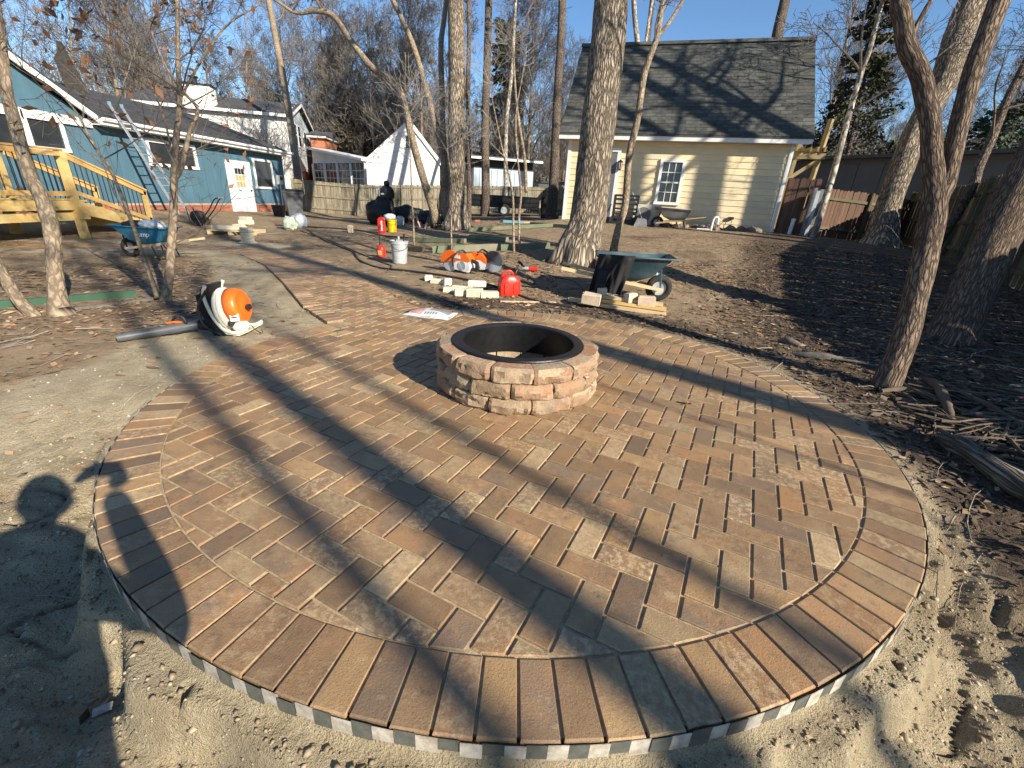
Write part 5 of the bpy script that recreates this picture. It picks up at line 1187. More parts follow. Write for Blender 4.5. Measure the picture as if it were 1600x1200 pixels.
m = MB(); m.lathe([(.185, .04), (.182, .10), (.168, .14), (.135, .168), (.125, .160), (.09, .178), (0, .182)], 32, (-.02, 0, .27), AX); m.build('engine_cover', 'orange_plastic', bl, smooth=True)
for k in range(5):
    m = MB(); a = R(-60+k*22); q = Vector((-.02, 0, .27))+AX@Vector((-.155*cos(a+.9), -.155*sin(a+.9), .10)); m.box(q, (.07, .012, .014), RY(R(-30))); m.build('cooling_slot', 'black_plastic', bl)
m = MB(); m.box((.105, -.155, .20), (.085, .012, .075), RZ(R(18))); lb_ = m.build('label_plate', 'white_plastic', bl); 
m = MB(); m.box((.105, -.163, .205), (.05, .004, .012), RZ(R(18))); m.build('label_print', 'black_plastic', lb_)
m = MB(); m.blob((.115, -.08, .095), (.085, .10, .055), .06, 2, 18, 10, 3); m.build('fuel_tank', 'cream_plastic', bl, smooth=True); m = MB(); m.lathe([(.03, 0), (.032, .03), (0, .035)], 12, (.06, -.14, .13), RX(R(70))); m.build('fuel_cap', 'black_plastic', bl)
m = MB(); m.lathe([(.028, 0), (.03, .035), (0, .04)], 12, (.185, -.03, .285), RY(R(85))); m.build('starter_knob', 'black_plastic', bl)
hp = [Vector((-.17, -.05, .07)), Vector((-.24, -.07, .085)), Vector((-.32, -.08, .095))]; P, Q = smoothp(hp, [.055, .052, .05], 9); Q = [q*(1+.10*(i % 2)) for i, q in enumerate(Q)]; m = MB(); m.tube(P, Q, 16); m.build('corrugated_hose', 'black_plastic', bl, smooth=False)
a0 = Vector((-.31, -.08, .095)); e_ = on(150, 535)-p; e_.z += .045; e_ = RZ(R(-4))@e_
m = MB(); m.tube([a0, a0.lerp(e_, .25), a0.lerp(e_, .26), a0.lerp(e_, .5), a0.lerp(e_, .51), e_], [.044, .042, .048, .042, .046, .038], 20); m.build('blower_tube', 'grey_plastic', bl, smooth=True, sharp=50)
c = a0.lerp(e_, .23); P, Q = smoothp([c+Vector((.05, 0, .04)), c+Vector((.03, 0, .10)), c+Vector((-.04, 0, .11)), c+Vector((-.09, 0, .05))], [.014]*4); m = MB(); m.tube(P, Q, 8); m.build('control_handle', 'black_plastic', bl, smooth=True); m = MB(); m.tube([c+Vector((.02, -.02, .055)), c+Vector((-.05, -.03, .06)), c+Vector((-.12, -.03, .045))], .010, 8); m.build('trigger', 'orange_plastic', bl)
P, Q = smoothp([Vector((-.12, -.17, .46)), Vector((-.22, -.19, .30)), Vector((-.20, -.19, .12)), Vector((-.05, -.18, .02))], [.013]*4); m = MB(); m.tube(P, [.014]*len(Q), 6); m.build('shoulder_strap', 'black_plastic', bl)
P, Q = smoothp([Vector((.2, -.05, .1)), Vector((.27, -.08, .05)), Vector((.33, -.09, .03)), Vector((.30, -.04, .06))], [.004]*4); m = MB(); m.tube(P, Q, 5); m.build('cable', 'black_plastic', bl)
bl.scale = (.86, .86, .9)
# gas cans
def gas_can(p, rz, lab, s=1, spout=True):
    g = thing('gas_can', lab, 'gas can', p, rz); m = MB(); w, d = .15*s, .11*s
    secs = [(.0, .94), (.015, 1), (.16, 1.0), (.21, .93), (.255, .70), (.27, .55)]; vs = []; fs = []; n = 20
    for z, k in secs:
        for i in range(n):
            a = 2*pi*i/n; ca_, sa_ = cos(a), sin(a); q = (abs(ca_)**5+abs(sa_)**5)**(-1/5); vs.append((w*k*ca_*q, d*k**.5*sa_*q, z*s))
    for j in range(len(secs)-1):
        for i in range(n): l = (i+1) % n; fs.append((j*n+i, j*n+l, (j+1)*n+l, (j+1)*n+i))
    fs.append(tuple(range(n-1, -1, -1))); fs.append(tuple((len(secs)-1)*n+i for i in range(n))); m.add(vs, fs); m.build('can_body', 'red_plastic', g, smooth=True, sharp=35)
    for sx in (-1, 1):
        m = MB(); m.prism([(-.03*s, .03*s), (.03*s, .03*s), (.035*s, .17*s), (0, .20*s), (-.035*s, .17*s)], .012, XZ, (sx*.065*s, -d*.98, 0)); m.build('side_rib', 'red_plastic', g)
    P, Q = smoothp([Vector((-.11*s, 0, .22*s)), Vector((-.09*s, 0, .30*s)), Vector((0, 0, .33*s)), Vector((.06*s, 0, .27*s))], [.016*s]*4); m = MB(); m.tube(P, Q, 10); m.build('handle', 'red_plastic', g, smooth=True)
    m = MB(); m.tube([(.07*s, 0, .26*s), (.085*s, 0, .30*s), (.12*s, 0, .37*s)], [.024*s, .018*s, .014*s], 10); m.build('spout', 'black_plastic', g, smooth=True)
    return g
gas_can(on(795, 458), R(20), 'large red plastic gas can beside the broken pavers')
g2 = on(596, 402); gc = thing('oil_can', 'small red fuel jug with a tall black spout left of the grey bucket', 'fuel jug', g2)
m = MB(); m.lathe([(.07, 0), (.085, .01), (.088, .15), (.075, .20), (.03, .235)], 16); m.build('jug', 'red_plastic', gc, smooth=True, sharp=40); m = MB(); m.tube([(0, 0, .23), (-.01, 0, .30), (-.02, 0, .42)], [.03, .014, .010], 8); m.build('spout', 'black_plastic', gc); m = MB(); m.box((0, -.086, .09), (.08, .008, .09)); m.build('label_plate', 'lumber', gc)
# buckets
def bucket(p, lab, mm, r=.15, h=.36, cat='bucket', fill=None):
    b = thing('bucket', lab, cat, p, R(20)); m = MB(); m.lathe([(r*.8, 0), (r*.86, h*.4), (r*.96, h*.86), (r*1.04, h*.865), (r*1.04, h*.89), (r, h*.9), (r*1.05, h*.985), (r*1.05, h), (r*.97, h), (r*.78, .012), (0, .012)], 28); m.build('pail', mm, b, smooth=True, sharp=35)
    P, Q = smoothp([Vector((-r*1.05, 0, h*.9)), Vector((-r*.7, -r*.9, h*.7)), Vector((0, -r*1.15, h*.62)), Vector((r*.7, -r*.9, h*.7)), Vector((r*1.05, 0, h*.9))], [.004]*5); m = MB(); m.tube(P, Q, 5); m.build('bail', 'black_metal', b); return b
bk_ = bucket(on(625, 411), 'grey pail with tool handles sticking out, beside the fuel jug', 'galvanised', .16, .40)
for (x, y, h_, mm) in ((.09, .02, .52, 'black_plastic'), (-.02, .05, .47, 'galvanised')):
    m = MB(); m.tube([(x*.6, y, .05), (x, y, h_)], .014, 8); t_ = thing('tool_handle', ('black' if x > 0 else 'silver')+' tool handle sticking out of the grey pail', 'tool', bk_.location); m.build('shaft', mm, t_); m = MB(); m.tube([(x, y, h_-.06), (x, y, h_)], .019, 8); m.build('grip', mm, t_)
zb = zof(613, 363)
bucket(on(613, 363), 'bright yellow bucket with a white bag on top', 'yellow_plastic', .14, .34)
pb = on(613, 363); m = MB(); m.blob((0, 0, 0), (.17, .14, .09), .18, 2.5, 18, 10, 8); o = m.build('plastic_bag', 'white_plastic', None, smooth=True); o.location = pb+Vector((-.05, 0, .40)); tag(o, 'crumpled white bag resting on the yellow bucket', 'bag')
rj = thing('red_jug', 'tall red plastic jug left of the yellow bucket', 'jug', on(597, 365)); m = MB(); m.prism([(-.09, 0), (.09, 0), (.09, .36), (.05, .42), (-.05, .42), (-.09, .36)], .12, XZ, (0, .06, 0)); m.build('jug_body', 'red_plastic', rj); m = MB(); m.lathe([(.03, .42), (.03, .46), (0, .465)], 12); m.build('cap', 'black_plastic', rj); m = MB(); m.box((.02, -.064, .2), (.05, .006, .26)); m.build('label_plate', 'white_plastic', rj)
# cut-off saws
def saw(p, rz, lab, flip=1, guard='orange_plastic'):
    s = thing('cutoff_saw', lab, 'saw', p, rz); m = MB(); m.lathe([(.0, -.004), (.16, -.004), (.16, .004), (0, .004)], 32, (-.20*flip, -.05, .165), RX(R(90))); m.build('cutting_disc', 'galvanised', s)
    m = MB(); a0_, a1_ = (R(20), R(190)); pts = [(0, 0)]+[(.18*cos(a0_+(a1_-a0_)*k/12), .18*sin(a0_+(a1_-a0_)*k/12)) for k in range(13)]; m.prism(pts, .05, XZ, (-.20*flip, -.025, .17)); m.build('disc_guard', guard, s)
    m = MB(); m.prism([(-.10, .05), (.16, .02), (.20, .10), (.17, .20), (.0, .215), (-.12, .15)], .17, XZ, (0, .085, 0)); m.build('engine_body', 'white_plastic', s, smooth=True, sharp=30)
    m = MB(); m.prism([(-.13, .15), (-.02, .20), (.19, .19), (.185, .25), (.12, .315), (-.02, .30), (-.11, .23)], .18, XZ, (0, .09, 0)); m.build('top_cover', 'orange_plastic', s, smooth=True, sharp=30)
    m = MB()
    for k in range(4): m.lathe([(.018+.016*k, 0), (.018+.016*k, .008), (.024+.016*k, .008), (.024+.016*k, 0)], 20, (.05, -.086, .12), RX(R(90)), closed=True)
    m.build('starter_grille', 'galvanised', s)
    P, Q = smoothp([Vector((-.10, -.12, .10)), Vector((-.08, -.14, .26)), Vector((.0, -.02, .36)), Vector((.03, .1, .28))], [.014]*4); m = MB(); m.tube(P, Q, 8); m.build('front_handle', 'black_plastic', s, smooth=True)
    m = MB(); m.prism([(.15, .05), (.30, .04), (.33, .10), (.30, .20), (.17, .24), (.17, .20), (.27, .16), (.27, .09), (.16, .10)], .06, XZ, (0, .03, 0)); m.build('rear_handle', 'black_plastic', s)
    m = MB(); m.box((-.04, -.095, .255), (.11, .008, .05)); m.build('label_plate', 'white_plastic', s); return s
saw(on(722, 424), R(-25), 'orange cut-off saw on its side, the left of the two', 1)
saw(on(752, 423), R(158), 'orange and white cut-off saw, the right of the two, with a round starter grille', 1, 'grey_plastic')
rs_ = thing('cordless_tool', 'small grey and red cordless tool lying behind the red gas can', 'power tool', on(828, 424), R(-8)); m = MB(); m.tube([(-.02, 0, .05), (.13, 0, .05)], [.035, .04], 12); m.build('motor_housing', 'red_plastic', rs_, smooth=True, sharp=40); m = MB(); m.tube([(-.14, 0, .055), (-.02, 0, .05)], [.022, .032], 12); m.build('nose', 'galvanised', rs_); m = MB(); m.tube([(-.10, 0, .06), (-.17, .03, .13), (-.22, .04, .15)], .022, 8); m.build('grip', 'black_plastic', rs_)
# broken pavers
def stone(name, lab, cat, px, py, sz, rz, mm, dz=0, tilt=0, group=None):
    q = on(px, py); m = MB(); m.cbox((0, 0, sz[2]/2), sz, RZ(rz)@RX(tilt), .012); o = m.build(name, mm); o.location = (q.x, q.y, q.z+dz)
    for v in o.data.vertices: v.co += Vector((random.uniform(-1, 1), random.uniform(-1, 1), random.uniform(-1, 1)))*.006
    return tag(o, lab, cat, group)
for i, (px, py, sz, rz, dz, lab) in enumerate(((670, 437, (.13, .10, .08), .3, 0, 'leftmost small pale paver piece in the row beside the bag'), (684, 441, (.20, .11, .07), -.2, 0, 'second pale paver piece from the left, half in shadow'), (699, 444, (.11, .09, .10), .5, 0, 'small upright pale paver piece left of the heap'),
     (706, 454, (.24, .12, .07), .1, 0, 'flat pale paver at the left front of the heap'), (722, 452, (.28, .13, .07), -.1, 0, 'long pale paver lying across the middle of the heap'), (719, 459, (.16, .12, .08), .2, 0, 'grey-faced pale paver at the front of the heap'), (742, 461, (.22, .14, .12), .05, 0, 'tallest pale paver block in the middle of the heap'), (745, 450, (.26, .12, .08), .1, .05, 'pale paver lying on the back of the heap'), (765, 462, (.24, .13, .09), .2, 0, 'rightmost pale paver block next to the red gas can'))):
    stone('broken_paver', lab, 'paver', px, py, sz, rz, 'stone_pale', dz)
# cement bag
pb = on(672, 491); bg_ = thing('cement_bag', 'flat printed white bag lying where the path meets the circle', 'bag', (pb.x, pb.y, .004), R(-12)); m = MB(); NXg, NYg = 14, 8
def bagz(u, v): return .004+.05*(1-abs(2*u-1)**3)*(1-abs(2*v-1)**3)+.008*math.sin(u*9+v*5)
for (u0, u1, v0, v1, mm, nm) in ((0, 1, 0, 1, 'print_white', 'bag_sheet'),):
    vs = [((u/NXg-.5)*.56, (v/NYg-.5)*.34, bagz(u/NXg, v/NYg)) for v in range(NYg+1) for u in range(NXg+1)]; n1 = len(vs); vs += [(x, y, .002) for x, y, z in vs]; W_ = NXg+1
    fs = [(v*W_+u, v*W_+u+1, (v+1)*W_+u+1, (v+1)*W_+u) for v in range(NYg) for u in range(NXg)]; fs += [tuple(n1+k for k in f[::-1]) for f in fs]; edge = [u for u in range(W_)]+[v*W_+NXg for v in range(1, NYg+1)]+[NYg*W_+u for u in range(NXg-1, -1, -1)]+[v*W_ for v in range(NYg-1, 0, -1)]
    fs += [(edge[i], n1+edge[i], n1+edge[(i+1) % len(edge)], edge[(i+1) % len(edge)]) for i in range(len(edge))]; m.add(vs, fs); m.build(nm, mm, bg_, smooth=True)
def patch(u0, u1, v0, v1, mm, nm, up=.003):
    m = MB(); n = 6; vs = [((u0+(u1-u0)*i/n-.5)*.56, (v0+(v1-v0)*j/n-.5)*.34, bagz(u0+(u1-u0)*i/n, v0+(v1-v0)*j/n)+up) for j in range(n+1) for i in range(n+1)]; m.add(vs, [(j*(n+1)+i, j*(n+1)+i+1, (j+1)*(n+1)+i+1, (j+1)*(n+1)+i) for j in range(n) for i in range(n)]); m.build(nm, mm, bg_, smooth=True)
patch(.16, .40, .12, .92, 'print_red', 'red_print'); patch(.52, .92, .42, .92, 'print_blue', 'blue_print'); patch(.03, .13, .1, .9, 'black_plastic', 'dark_print')
for k in range(5): patch(.46+.06*k, .49+.06*k, .15, .27, 'print_blue', 'text_mark', .0035)
# wheelbarrows
def rect(x0, x1, y0, y1, z0, z1): return [(x0, y0, z0), (x1, y0, z1), (x1, y1, z1), (x0, y1, z0)]
def wheelbarrow(p, rz, lab, tray, frame, wood, s=1, txt=None, txt_x=-.12):
    w = thing('wheelbarrow', lab, 'wheelbarrow', p, rz); m = MB()
    # tray: rim rectangle lofted to a smaller floor, front (+x) slanted
    L = [rect(-.46, .56, -.33, .33, .60, .62), rect(-.44, .50, -.31, .31, .58, .58), rect(-.37, .30, -.25, .25, .38, .36), rect(-.30, .12, -.20, .20, .30, .28), rect(-.28, .10, -.18, .18, .295, .275)]
    vs = []; 
    for r_ in L: vs += r_
    rim = [(x*1.045, y*1.07, z) for x, y, z in L[0]]; inner = [rect(-.455, .55, -.325, .325, .605, .625), rect(-.355, .29, -.24, .24, .385, .365), rect(-.28, .10, -.185, .185, .305, .285)]
    for r_ in inner: vs += r_
    fs = []
    for a in (0, 1, 2, 3):
        for i in range(4): j = (i+1) % 4; fs.append((a*4+i, (a+1)*4+i, (a+1)*4+j, a*4+j))
    fs.append((16, 19, 18, 17))
    for a in (5, 6):
        for i in range(4): j = (i+1) % 4; fs.append((a*4+j, (a+1)*4+j, (a+1)*4+i, a*4+i))
    fs.append((28, 29, 30, 31))
    for i in range(4): j = (i+1) % 4; fs.append((i, j, 20+j, 20+i))
    m.add(vs, fs); t = m.build('tray', tray, w); bpy_bevel(t, .02)
    m = MB(); m.tube([Vector(q) for q in (rim[0], rim[1])], .012, 8); m.tube([Vector(q) for q in (rim[1], rim[2])], .012, 8); m.tube([Vector(q) for q in (rim[2], rim[3])], .012, 8); m.tube([Vector(q) for q in (rim[3], rim[0])], .012, 8); m.build('rim', tray, w, smooth=True)
    for sy in (-1, 1): m = MB(); m.beam((.50, sy*.10, .17), (-.95, sy*.30, .40), .038, .045); m.build('handle', 'plywood' if wood else 'black_metal', w)
    Wc = (.46, 0, .185); m = MB(); m.lathe([(.10, -.045), (.155, -.052), (.18, -.03), (.186, 0), (.18, .03), (.155, .052), (.10, .045)], 28, Wc, RX(R(90)), closed=True); wh_ = m.build('wheel', 'rubber', w, smooth=True)
    m = MB(); m.lathe([(0, -.05), (.03, -.05), (.03, -.02), (.10, -.03), (.10, .03), (.03, .02), (.03, .05), (0, .05)], 20, Wc, RX(R(90))); m.build('hub', 'galvanised', wh_)
    for sy in (-1, 1): m = MB(); m.tube([(-.30, sy*.20, .30), (-.36, sy*.24, .02), (-.22, sy*.24, .0), (-.08, sy*.18, .28)], .013, 8); m.build('leg', frame, w)
    for sy in (-1, 1): m = MB(); m.beam((.40, sy*.22, .50), (.47, sy*.08, .19), .03, .006); m.build('tray_brace', frame, w)
    if txt: text('lettering', txt, .13, 'white_plastic', w, Matrix.Translation((txt_x, -.296 if rz < 2 else .296, .47))@Matrix.Rotation(0 if rz < 2 else pi, 4, 'Z')@Matrix.Rotation(R(90-14), 4, 'X'))
    return w
def bpy_bevel(o, w):
    b = bmesh.new(); b.from_mesh(o.data); es = [e for e in b.edges if len(e.link_faces) == 2 and e.calc_face_angle(0) > .4 and abs((e.verts[0].co-e.verts[1].co).normalized().z) > .25]
    if es: bmesh.ops.bevel(b, geom=es, offset=w, segments=3, affect='EDGES', profile=.5)
    b.to_mesh(o.data); b.free(); o.data.polygons.foreach_set('use_smooth', [True]*len(o.data.polygons)); o.data.set_sharp_from_angle(angle=R(40))
pw = on(1026, 468); wb1 = wheelbarrow(Vector((pw.x-.46, pw.y+.05, pw.z)), R(-7), 'teal wheelbarrow with a black jacket over its side, in front of the thick trunk', 'teal_tray', 'blue_metal', True, txt='Jackson', txt_x=-.30)
p2 = on(214, 403); wb2 = wheelbarrow(Vector((p2.x+.32, p2.y+.02, p2.z)), R(186), 'bright blue wheelbarrow holding white bags at the foot of the deck stairs', 'blue_tray', 'black_metal', True, txt='Jump', txt_x=-.05)
wb2.scale = (.80, .80, .86)
m = MB(); m.blob((0, 0, 0), (.2, .15, .10), .2, 2.2, 18, 10, 4); o = m.build('plastic_bag', 'white_plastic', None, smooth=True); o.location = p2+Vector((.36, .08, .53)); tag(o, 'white bag lying in the bright blue wheelbarrow', 'bag')
m = MB(); m.blob((0, 0, 0), (.16, .14, .08), .2, 2.2, 18, 10, 5); o = m.build('plastic_bag', 'cloth_black', None, smooth=True); o.location = p2+Vector((.05, .05, .53)); tag(o, 'dark bundle at the left end of the bright blue wheelbarrow', 'bundle')
q = wp(SA, STH, 1050, 372); w3 = shed_local(q[0]-.1, -.75, -.02); wb3 = wheelbarrow(w3, STH+pi, 'old grey wheelbarrow standing in front of the outbuilding wall', 'grey_tray', 'black_metal', True)
# jacket
jk = MB(); NU, NV = 28, 26
def jpt(u, v, t=0):
    x = -.20+(u-.5)*(.50-.06*v)-.12*v; s_ = v*1.02-.14
    fold = .034*math.sin(u*15+v*3.5+1.5*math.sin(v*3))*(.3+v)+.016*math.sin(u*33-v*6)*v
    if s_ < 0: y = -.33-s_*.8; z = .615+.01+.05*s_
    elif s_ < .06: a = s_/.06*pi/2; y = -.345-.03*sin(a); z = .615+.02*cos(a)
    else: y = -.385+.02*(s_-.06)*0-fold+.06*(s_-.06); z = .612-(s_-.06)*.62
    z += (.05*math.sin(u*3.3+.4) if v > .85 else 0)*(v-.85)*4
    return Vector((x, y-t, z))
vs = [jpt(i/NU, j/NV, t) for t in (.012, 0) for j in range(NV+1) for i in range(NU+1)]; W_ = NU+1; n1 = W_*(NV+1)
fs = [(j*W_+i, (j+1)*W_+i, (j+1)*W_+i+1, j*W_+i+1) for j in range(NV) for i in range(NU)]; fs += [tuple(n1+k for k in f[::-1]) for f in fs]
edge = [u for u in range(W_)]+[v*W_+NU for v in range(1, NV+1)]+[NV*W_+u for u in range(NU-1, -1, -1)]+[v*W_ for v in range(NV-1, 0, -1)]
fs += [(edge[(i+1) % len(edge)], n1+edge[(i+1) % len(edge)], n1+edge[i], edge[i]) for i in range(len(edge))]
jt = thing('jacket', 'black jacket hanging over the side of the teal wheelbarrow', 'jacket', wb1.location, wb1.rotation_euler.z)
jk.add(vs, fs); jk.build('jacket_body', 'cloth_black', jt, smooth=True)
m = MB(); P, Q = smoothp([Vector((-.36, -.39, .42)), Vector((-.40, -.42, .22)), Vector((-.39, -.46, .08)), Vector((-.36, -.50, .0))], [.07, .065, .055, .045]); m.tube(P, Q, 12, noise=.4, ns=14); m.build('sleeve', 'cloth_black', jt, smooth=True)
m = MB(); m.blob((-.38, -.50, .03), (.07, .05, .11), .15, 3, 14, 10, 2, M=RX(.2)); m.build('cuff', 'cloth_grey', jt, smooth=True)
# plank stack with blocks
pk_ = on(970, 482)
for i, (y, z, dx, L_, mm, lab) in enumerate(((0, .025, 0, 1.15, 'plywood', 'lowest front plank of the small stack below the teal wheelbarrow'), (.10, .03, -.1, 1.2, 'plywood', 'lowest back plank of the small stack below the teal wheelbarrow'), (.03, .075, .08, 1.0, 'lumber', 'middle plank of the small stack below the teal wheelbarrow'), (.09, .125, .02, 1.05, 'plywood', 'top plank of the small stack below the teal wheelbarrow'))):
    o = MB().box((0, 0, 0), (L_, .09, .04)).build('plank', mm); tag(o, lab, 'plank'); o.location = (pk_.x+dx, pk_.y+y, pk_.z+z); o.rotation_euler = (0, R(2), R(-14))
    e = MB().box((L_/2+.002, 0, 0), (.004, .088, .038)).build('sawn_end', 'cut_wood', o)
for (dx, dy, dz, sz, rz, lab) in ((-.40, .02, .12, (.24, .14, .13), -.3, 'largest pale block on the left end of the plank stack'), (-.24, .20, .17, (.13, .12, .13), -.1, 'small pale block behind the largest one on the planks'), (.12, .06, .155, (.15, .12, .12), .5, 'tilted pale block under the jacket hem on the planks'), (.32, .0, .14, (.22, .14, .12), -.15, 'pale rectangular block at the right of the plank stack')):
    m = MB(); m.cbox((0, 0, 0), sz, None, .012); o = m.build('stone_block', 'block_cream'); tag(o, lab, 'block'); o.location = pk_+Vector((dx, dy, dz)); o.rotation_euler = (random.uniform(-.06, .06), random.uniform(-.08, .08), rz)
    for v in o.data.vertices: v.co += rv()*.006
# sticks and boards
def stick(name, lab, cat, a, b, w, h, mm, za=0, zb=0, up=None):
    a, b = on(*a), on(*b); a.z += h/2+za; b.z += h/2+zb; c = (a+b)/2; o = MB().beam(a-c, b-c, w, h).build(name, mm); o.location = c; return tag(o, lab, cat)
stick('wood_strip', 'pale straight wood strip on the soil behind the fire pit', 'strip', (782, 470), (869, 471), .03, .02, 'pale_stick')
stick('edging_board', 'dark green edging board lying on the leaves behind the bent trunk', 'board', (-20, 482), (214, 462), .04, .08, 'edge_green')
stick('grey_pipe', 'weathered grey strip lying from the bent trunk towards the sapling', 'strip', (108, 484), (240, 467), .04, .03, 'log_grey')
for (a, b, h, w, mm, lab) in (((640, 391), (662, 393), .10, .10, 'old_wood_dark', 'dark short beam directly right of the grey bucket'), ((676, 395), (778, 391), .14, .12, 'green_timber', 'sunlit green-grey timber behind the orange saws'), ((782, 391), (858, 388), .12, .12, 'green_timber', 'timber between the orange saws and the thick trunk, half in shadow'),
    ((640, 376), (727, 381), .10, .12, 'green_timber', 'green timber behind the bucket with a thin sapling in front'), ((735, 374), (792, 378), .10, .14, 'green_timber', 'short timber with a bright sunlit end behind the saws'), ((732, 363), (880, 354), .10, .12, 'green_timber', 'long mossy timber curving behind the straight brown trunk'), ((830, 352), (895, 358), .10, .12, 'green_timber', 'timber lying left of the thick trunk below the trailer')):
    stick('landscape_timber', lab, 'timber', a, b, w, h, mm)
stick('plank', 'brown plank leaning at the root of the thick trunk behind the teal wheelbarrow', 'plank', (915, 408), (975, 445), .10, .03, 'red_wood', .18, .02)
for a, b, lab in (((520, 372), (720, 350), 'long grey board in the grass-free yard behind the buckets'), ((345, 372), (440, 364), 'grey board at the end of the path near the spool')): stick('board', lab, 'board', a, b, .12, .03, 'log_grey')
def hose(name, lab, pix, r, mm, cat='hose', dz=0):
    pts = [on(*q)+Vector((0, 0, r+dz)) for q in pix]; P, Q = smoothp(pts, [r]*len(pts), 6); o = pts[0].copy(); m = MB(); m.tube([q-o for q in P], Q, 7); x = m.build(name, mm, None, smooth=True); x.location = o; return tag(x, lab, cat)
hose('hose', 'black hose snaking from the path past the grey bucket', [(480, 360), (500, 372), (530, 385), (552, 395), (562, 408), (590, 418), (640, 424), (700, 432), (770, 446), (840, 470), (900, 478)], .017, 'black_plastic')
hose('hose', 'second black hose looping beside the first one left of the bucket', [(470, 362), (515, 375), (560, 396), (600, 412), (612, 416), (606, 422)], .012, 'black_plastic')
hose('hose', 'thin dark hose running far across the yard towards the bags', [(430, 352), (480, 356), (560, 362), (600, 369), (680, 374)], .018, 'black_plastic')
hose('cord', 'thin dark cord on the soil between the red gas can and the wheelbarrow', [(845, 425), (870, 432), (900, 440), (915, 455), (940, 466), (930, 478)], .007, 'black_plastic', 'cord')
# ac unit, crate, shovel, pvc, cord, gutter pieces
q0 = wp(SA, STH, 1008, 350); ac = thing('air_conditioner', 'beige outdoor air conditioner unit against the outbuilding wall', 'air conditioner', shed_local(q0[0], -.32, 0), STH)
m = MB(); m.cbox((0, 0, .36), (.82, .30, .60), None, .015); m.box((-.3, 0, .03), (.08, .3, .06)); m.box((.3, 0, .03), (.08, .3, .06)); m.build('casing', 'meter_beige', ac)
m = MB(); m.lathe([(0, 0), (.23, 0), (.23, .006), (0, .006)], 32, (-.10, -.151, .36), RX(R(90))); m.build('fan_recess', 'grey_plastic', ac)
m = MB()
for k in range(7): m.lathe([(.03+.031*k, .0), (.03+.031*k, .006), (.036+.031*k, .006), (.036+.031*k, 0)], 28, (-.10, -.165, .36), RX(R(90)), closed=True)
m.build('fan_grille', 'meter_beige', ac); m = MB(); m.box((.30, -.152, .55), (.13, .004, .03)); m.build('label_plate', 'grey_plastic', ac)
q0 = wp(SA, STH, 977, 352); cr8 = thing('black_cart', 'black slatted plastic cart against the wall left of the air conditioner', 'cart', shed_local(q0[0]-.05, -.45, 0), STH)
for x in (-.36, .36):
    for y in (-.2, .2): m = MB(); m.box((x, y, .45), (.05, .05, .9)); m.build('corner_post', 'black_plastic', cr8)
for z in (.08, .22, .36, .50, .64, .78, .88): m = MB(); m.box((0, -.2, z), (.70, .015, .06)); m.build('slat', 'black_plastic', cr8)
m = MB(); m.box((0, 0, .42), (.70, .38, .02)); m.box((0, .02, .14), (.68, .34, .24)); m.build('shelf', 'black_plastic', cr8)
sh_ = thing('shovel', 'grey plastic shovel leaning beside the black cart', 'shovel', shed_local(q0[0]+.45, -.85, 0), STH); m = MB(); m.tube([(-.35, .45, .98), (.05, 0, .28)], .014, 8); m.build('shaft', 'galvanised', sh_); m = MB(); m.prism([(-.16, 0), (.26, 0), (.20, .30), (-.06, .34)], .012, XZ@RX(R(-30)), (0, -.1, .0)); m.build('blade', 'grey_tray', sh_)
q0 = wp(SA, STH, 1106, 372); pv = shed_local(q0[0], -.75, 0); pvc = thing('drain_pipe', 'white plastic pipe with a hooked top in front of the outbuilding', 'pipe', pv, STH)
P, Q = smoothp([Vector((-.06, 0, 0)), Vector((-.05, 0, .30)), Vector((-.02, 0, .40)), Vector((.06, 0, .41)), Vector((.09, 0, .34)), Vector((.09, 0, .22))], [.035]*6); m = MB(); m.tube(P, Q, 12); m.build('hook', 'white_plastic', pvc, smooth=True); m = MB(); m.tube([(-.06, 0, .06), (-.45, .05, .05)], .03, 10); m.build('pipe_run', 'white_plastic', pvc)
q0 = wp(SA, STH, 1142, 341); oc = thing('outlet_cord', 'black outdoor outlet with a dangling looped cord on the cream wall', 'outlet', shed_local(q0[0], -.03, q0[1]), STH); m = MB(); m.box((0, -.03, 0), (.14, .07, .08)); m.build('outlet_box', 'black_plastic', oc)
P, Q = smoothp([Vector((0, -.05, 0)), Vector((-.15, -.07, -.05)), Vector((-.28, -.08, -.22)), Vector((-.32, -.08, -.42)), Vector((-.15, -.08, -.40)), Vector((.0, -.08, -.30)), Vector((.03, -.07, -.05))], [.008]*7); m = MB(); m.tube(P, Q, 6); m.build('cord', 'black_plastic', oc); m = MB(); m.box((-.34, -.1, -.36), (.07, .06, .3)); m.build('plug_bundle', 'black_plastic', oc)
q0 = wp(SA, STH, 1226, 376); cs_ = thing('pvc_stub', 'white capped pipe stub standing in front of the brown gate', 'pipe', shed_local(q0[0], -.25, 0), STH); m = MB(); m.tube([(0, 0, 0), (.02, 0, .46)], .055, 12); m.lathe([(.062, .44), (.062, .50), (0, .51)], 12, (.02, 0, 0)); m.build('stub', 'white_plastic', cs_)
q0 = wp(SA, STH, 1250, 376); gt_ = thing('gutter_sections', 'grey-white plastic panels standing on end beside the brown gate', 'panels', shed_local(SL+.72, -.35, 0), STH)
for k, (x, h_, mm) in enumerate(((0, 1.35, 'grey_tray'), (.10, 1.28, 'galvanised'), (.2, 1.32, 'grey_tray'))): m = MB(); m.box((x, .04*k, h_/2), (.09, .16, h_)); m.box((x, .04*k-.083, h_*.3), (.095, .01, .02)); m.box((x, .04*k-.083, h_*.65), (.095, .01, .02)); m.build('panel', mm, gt_)
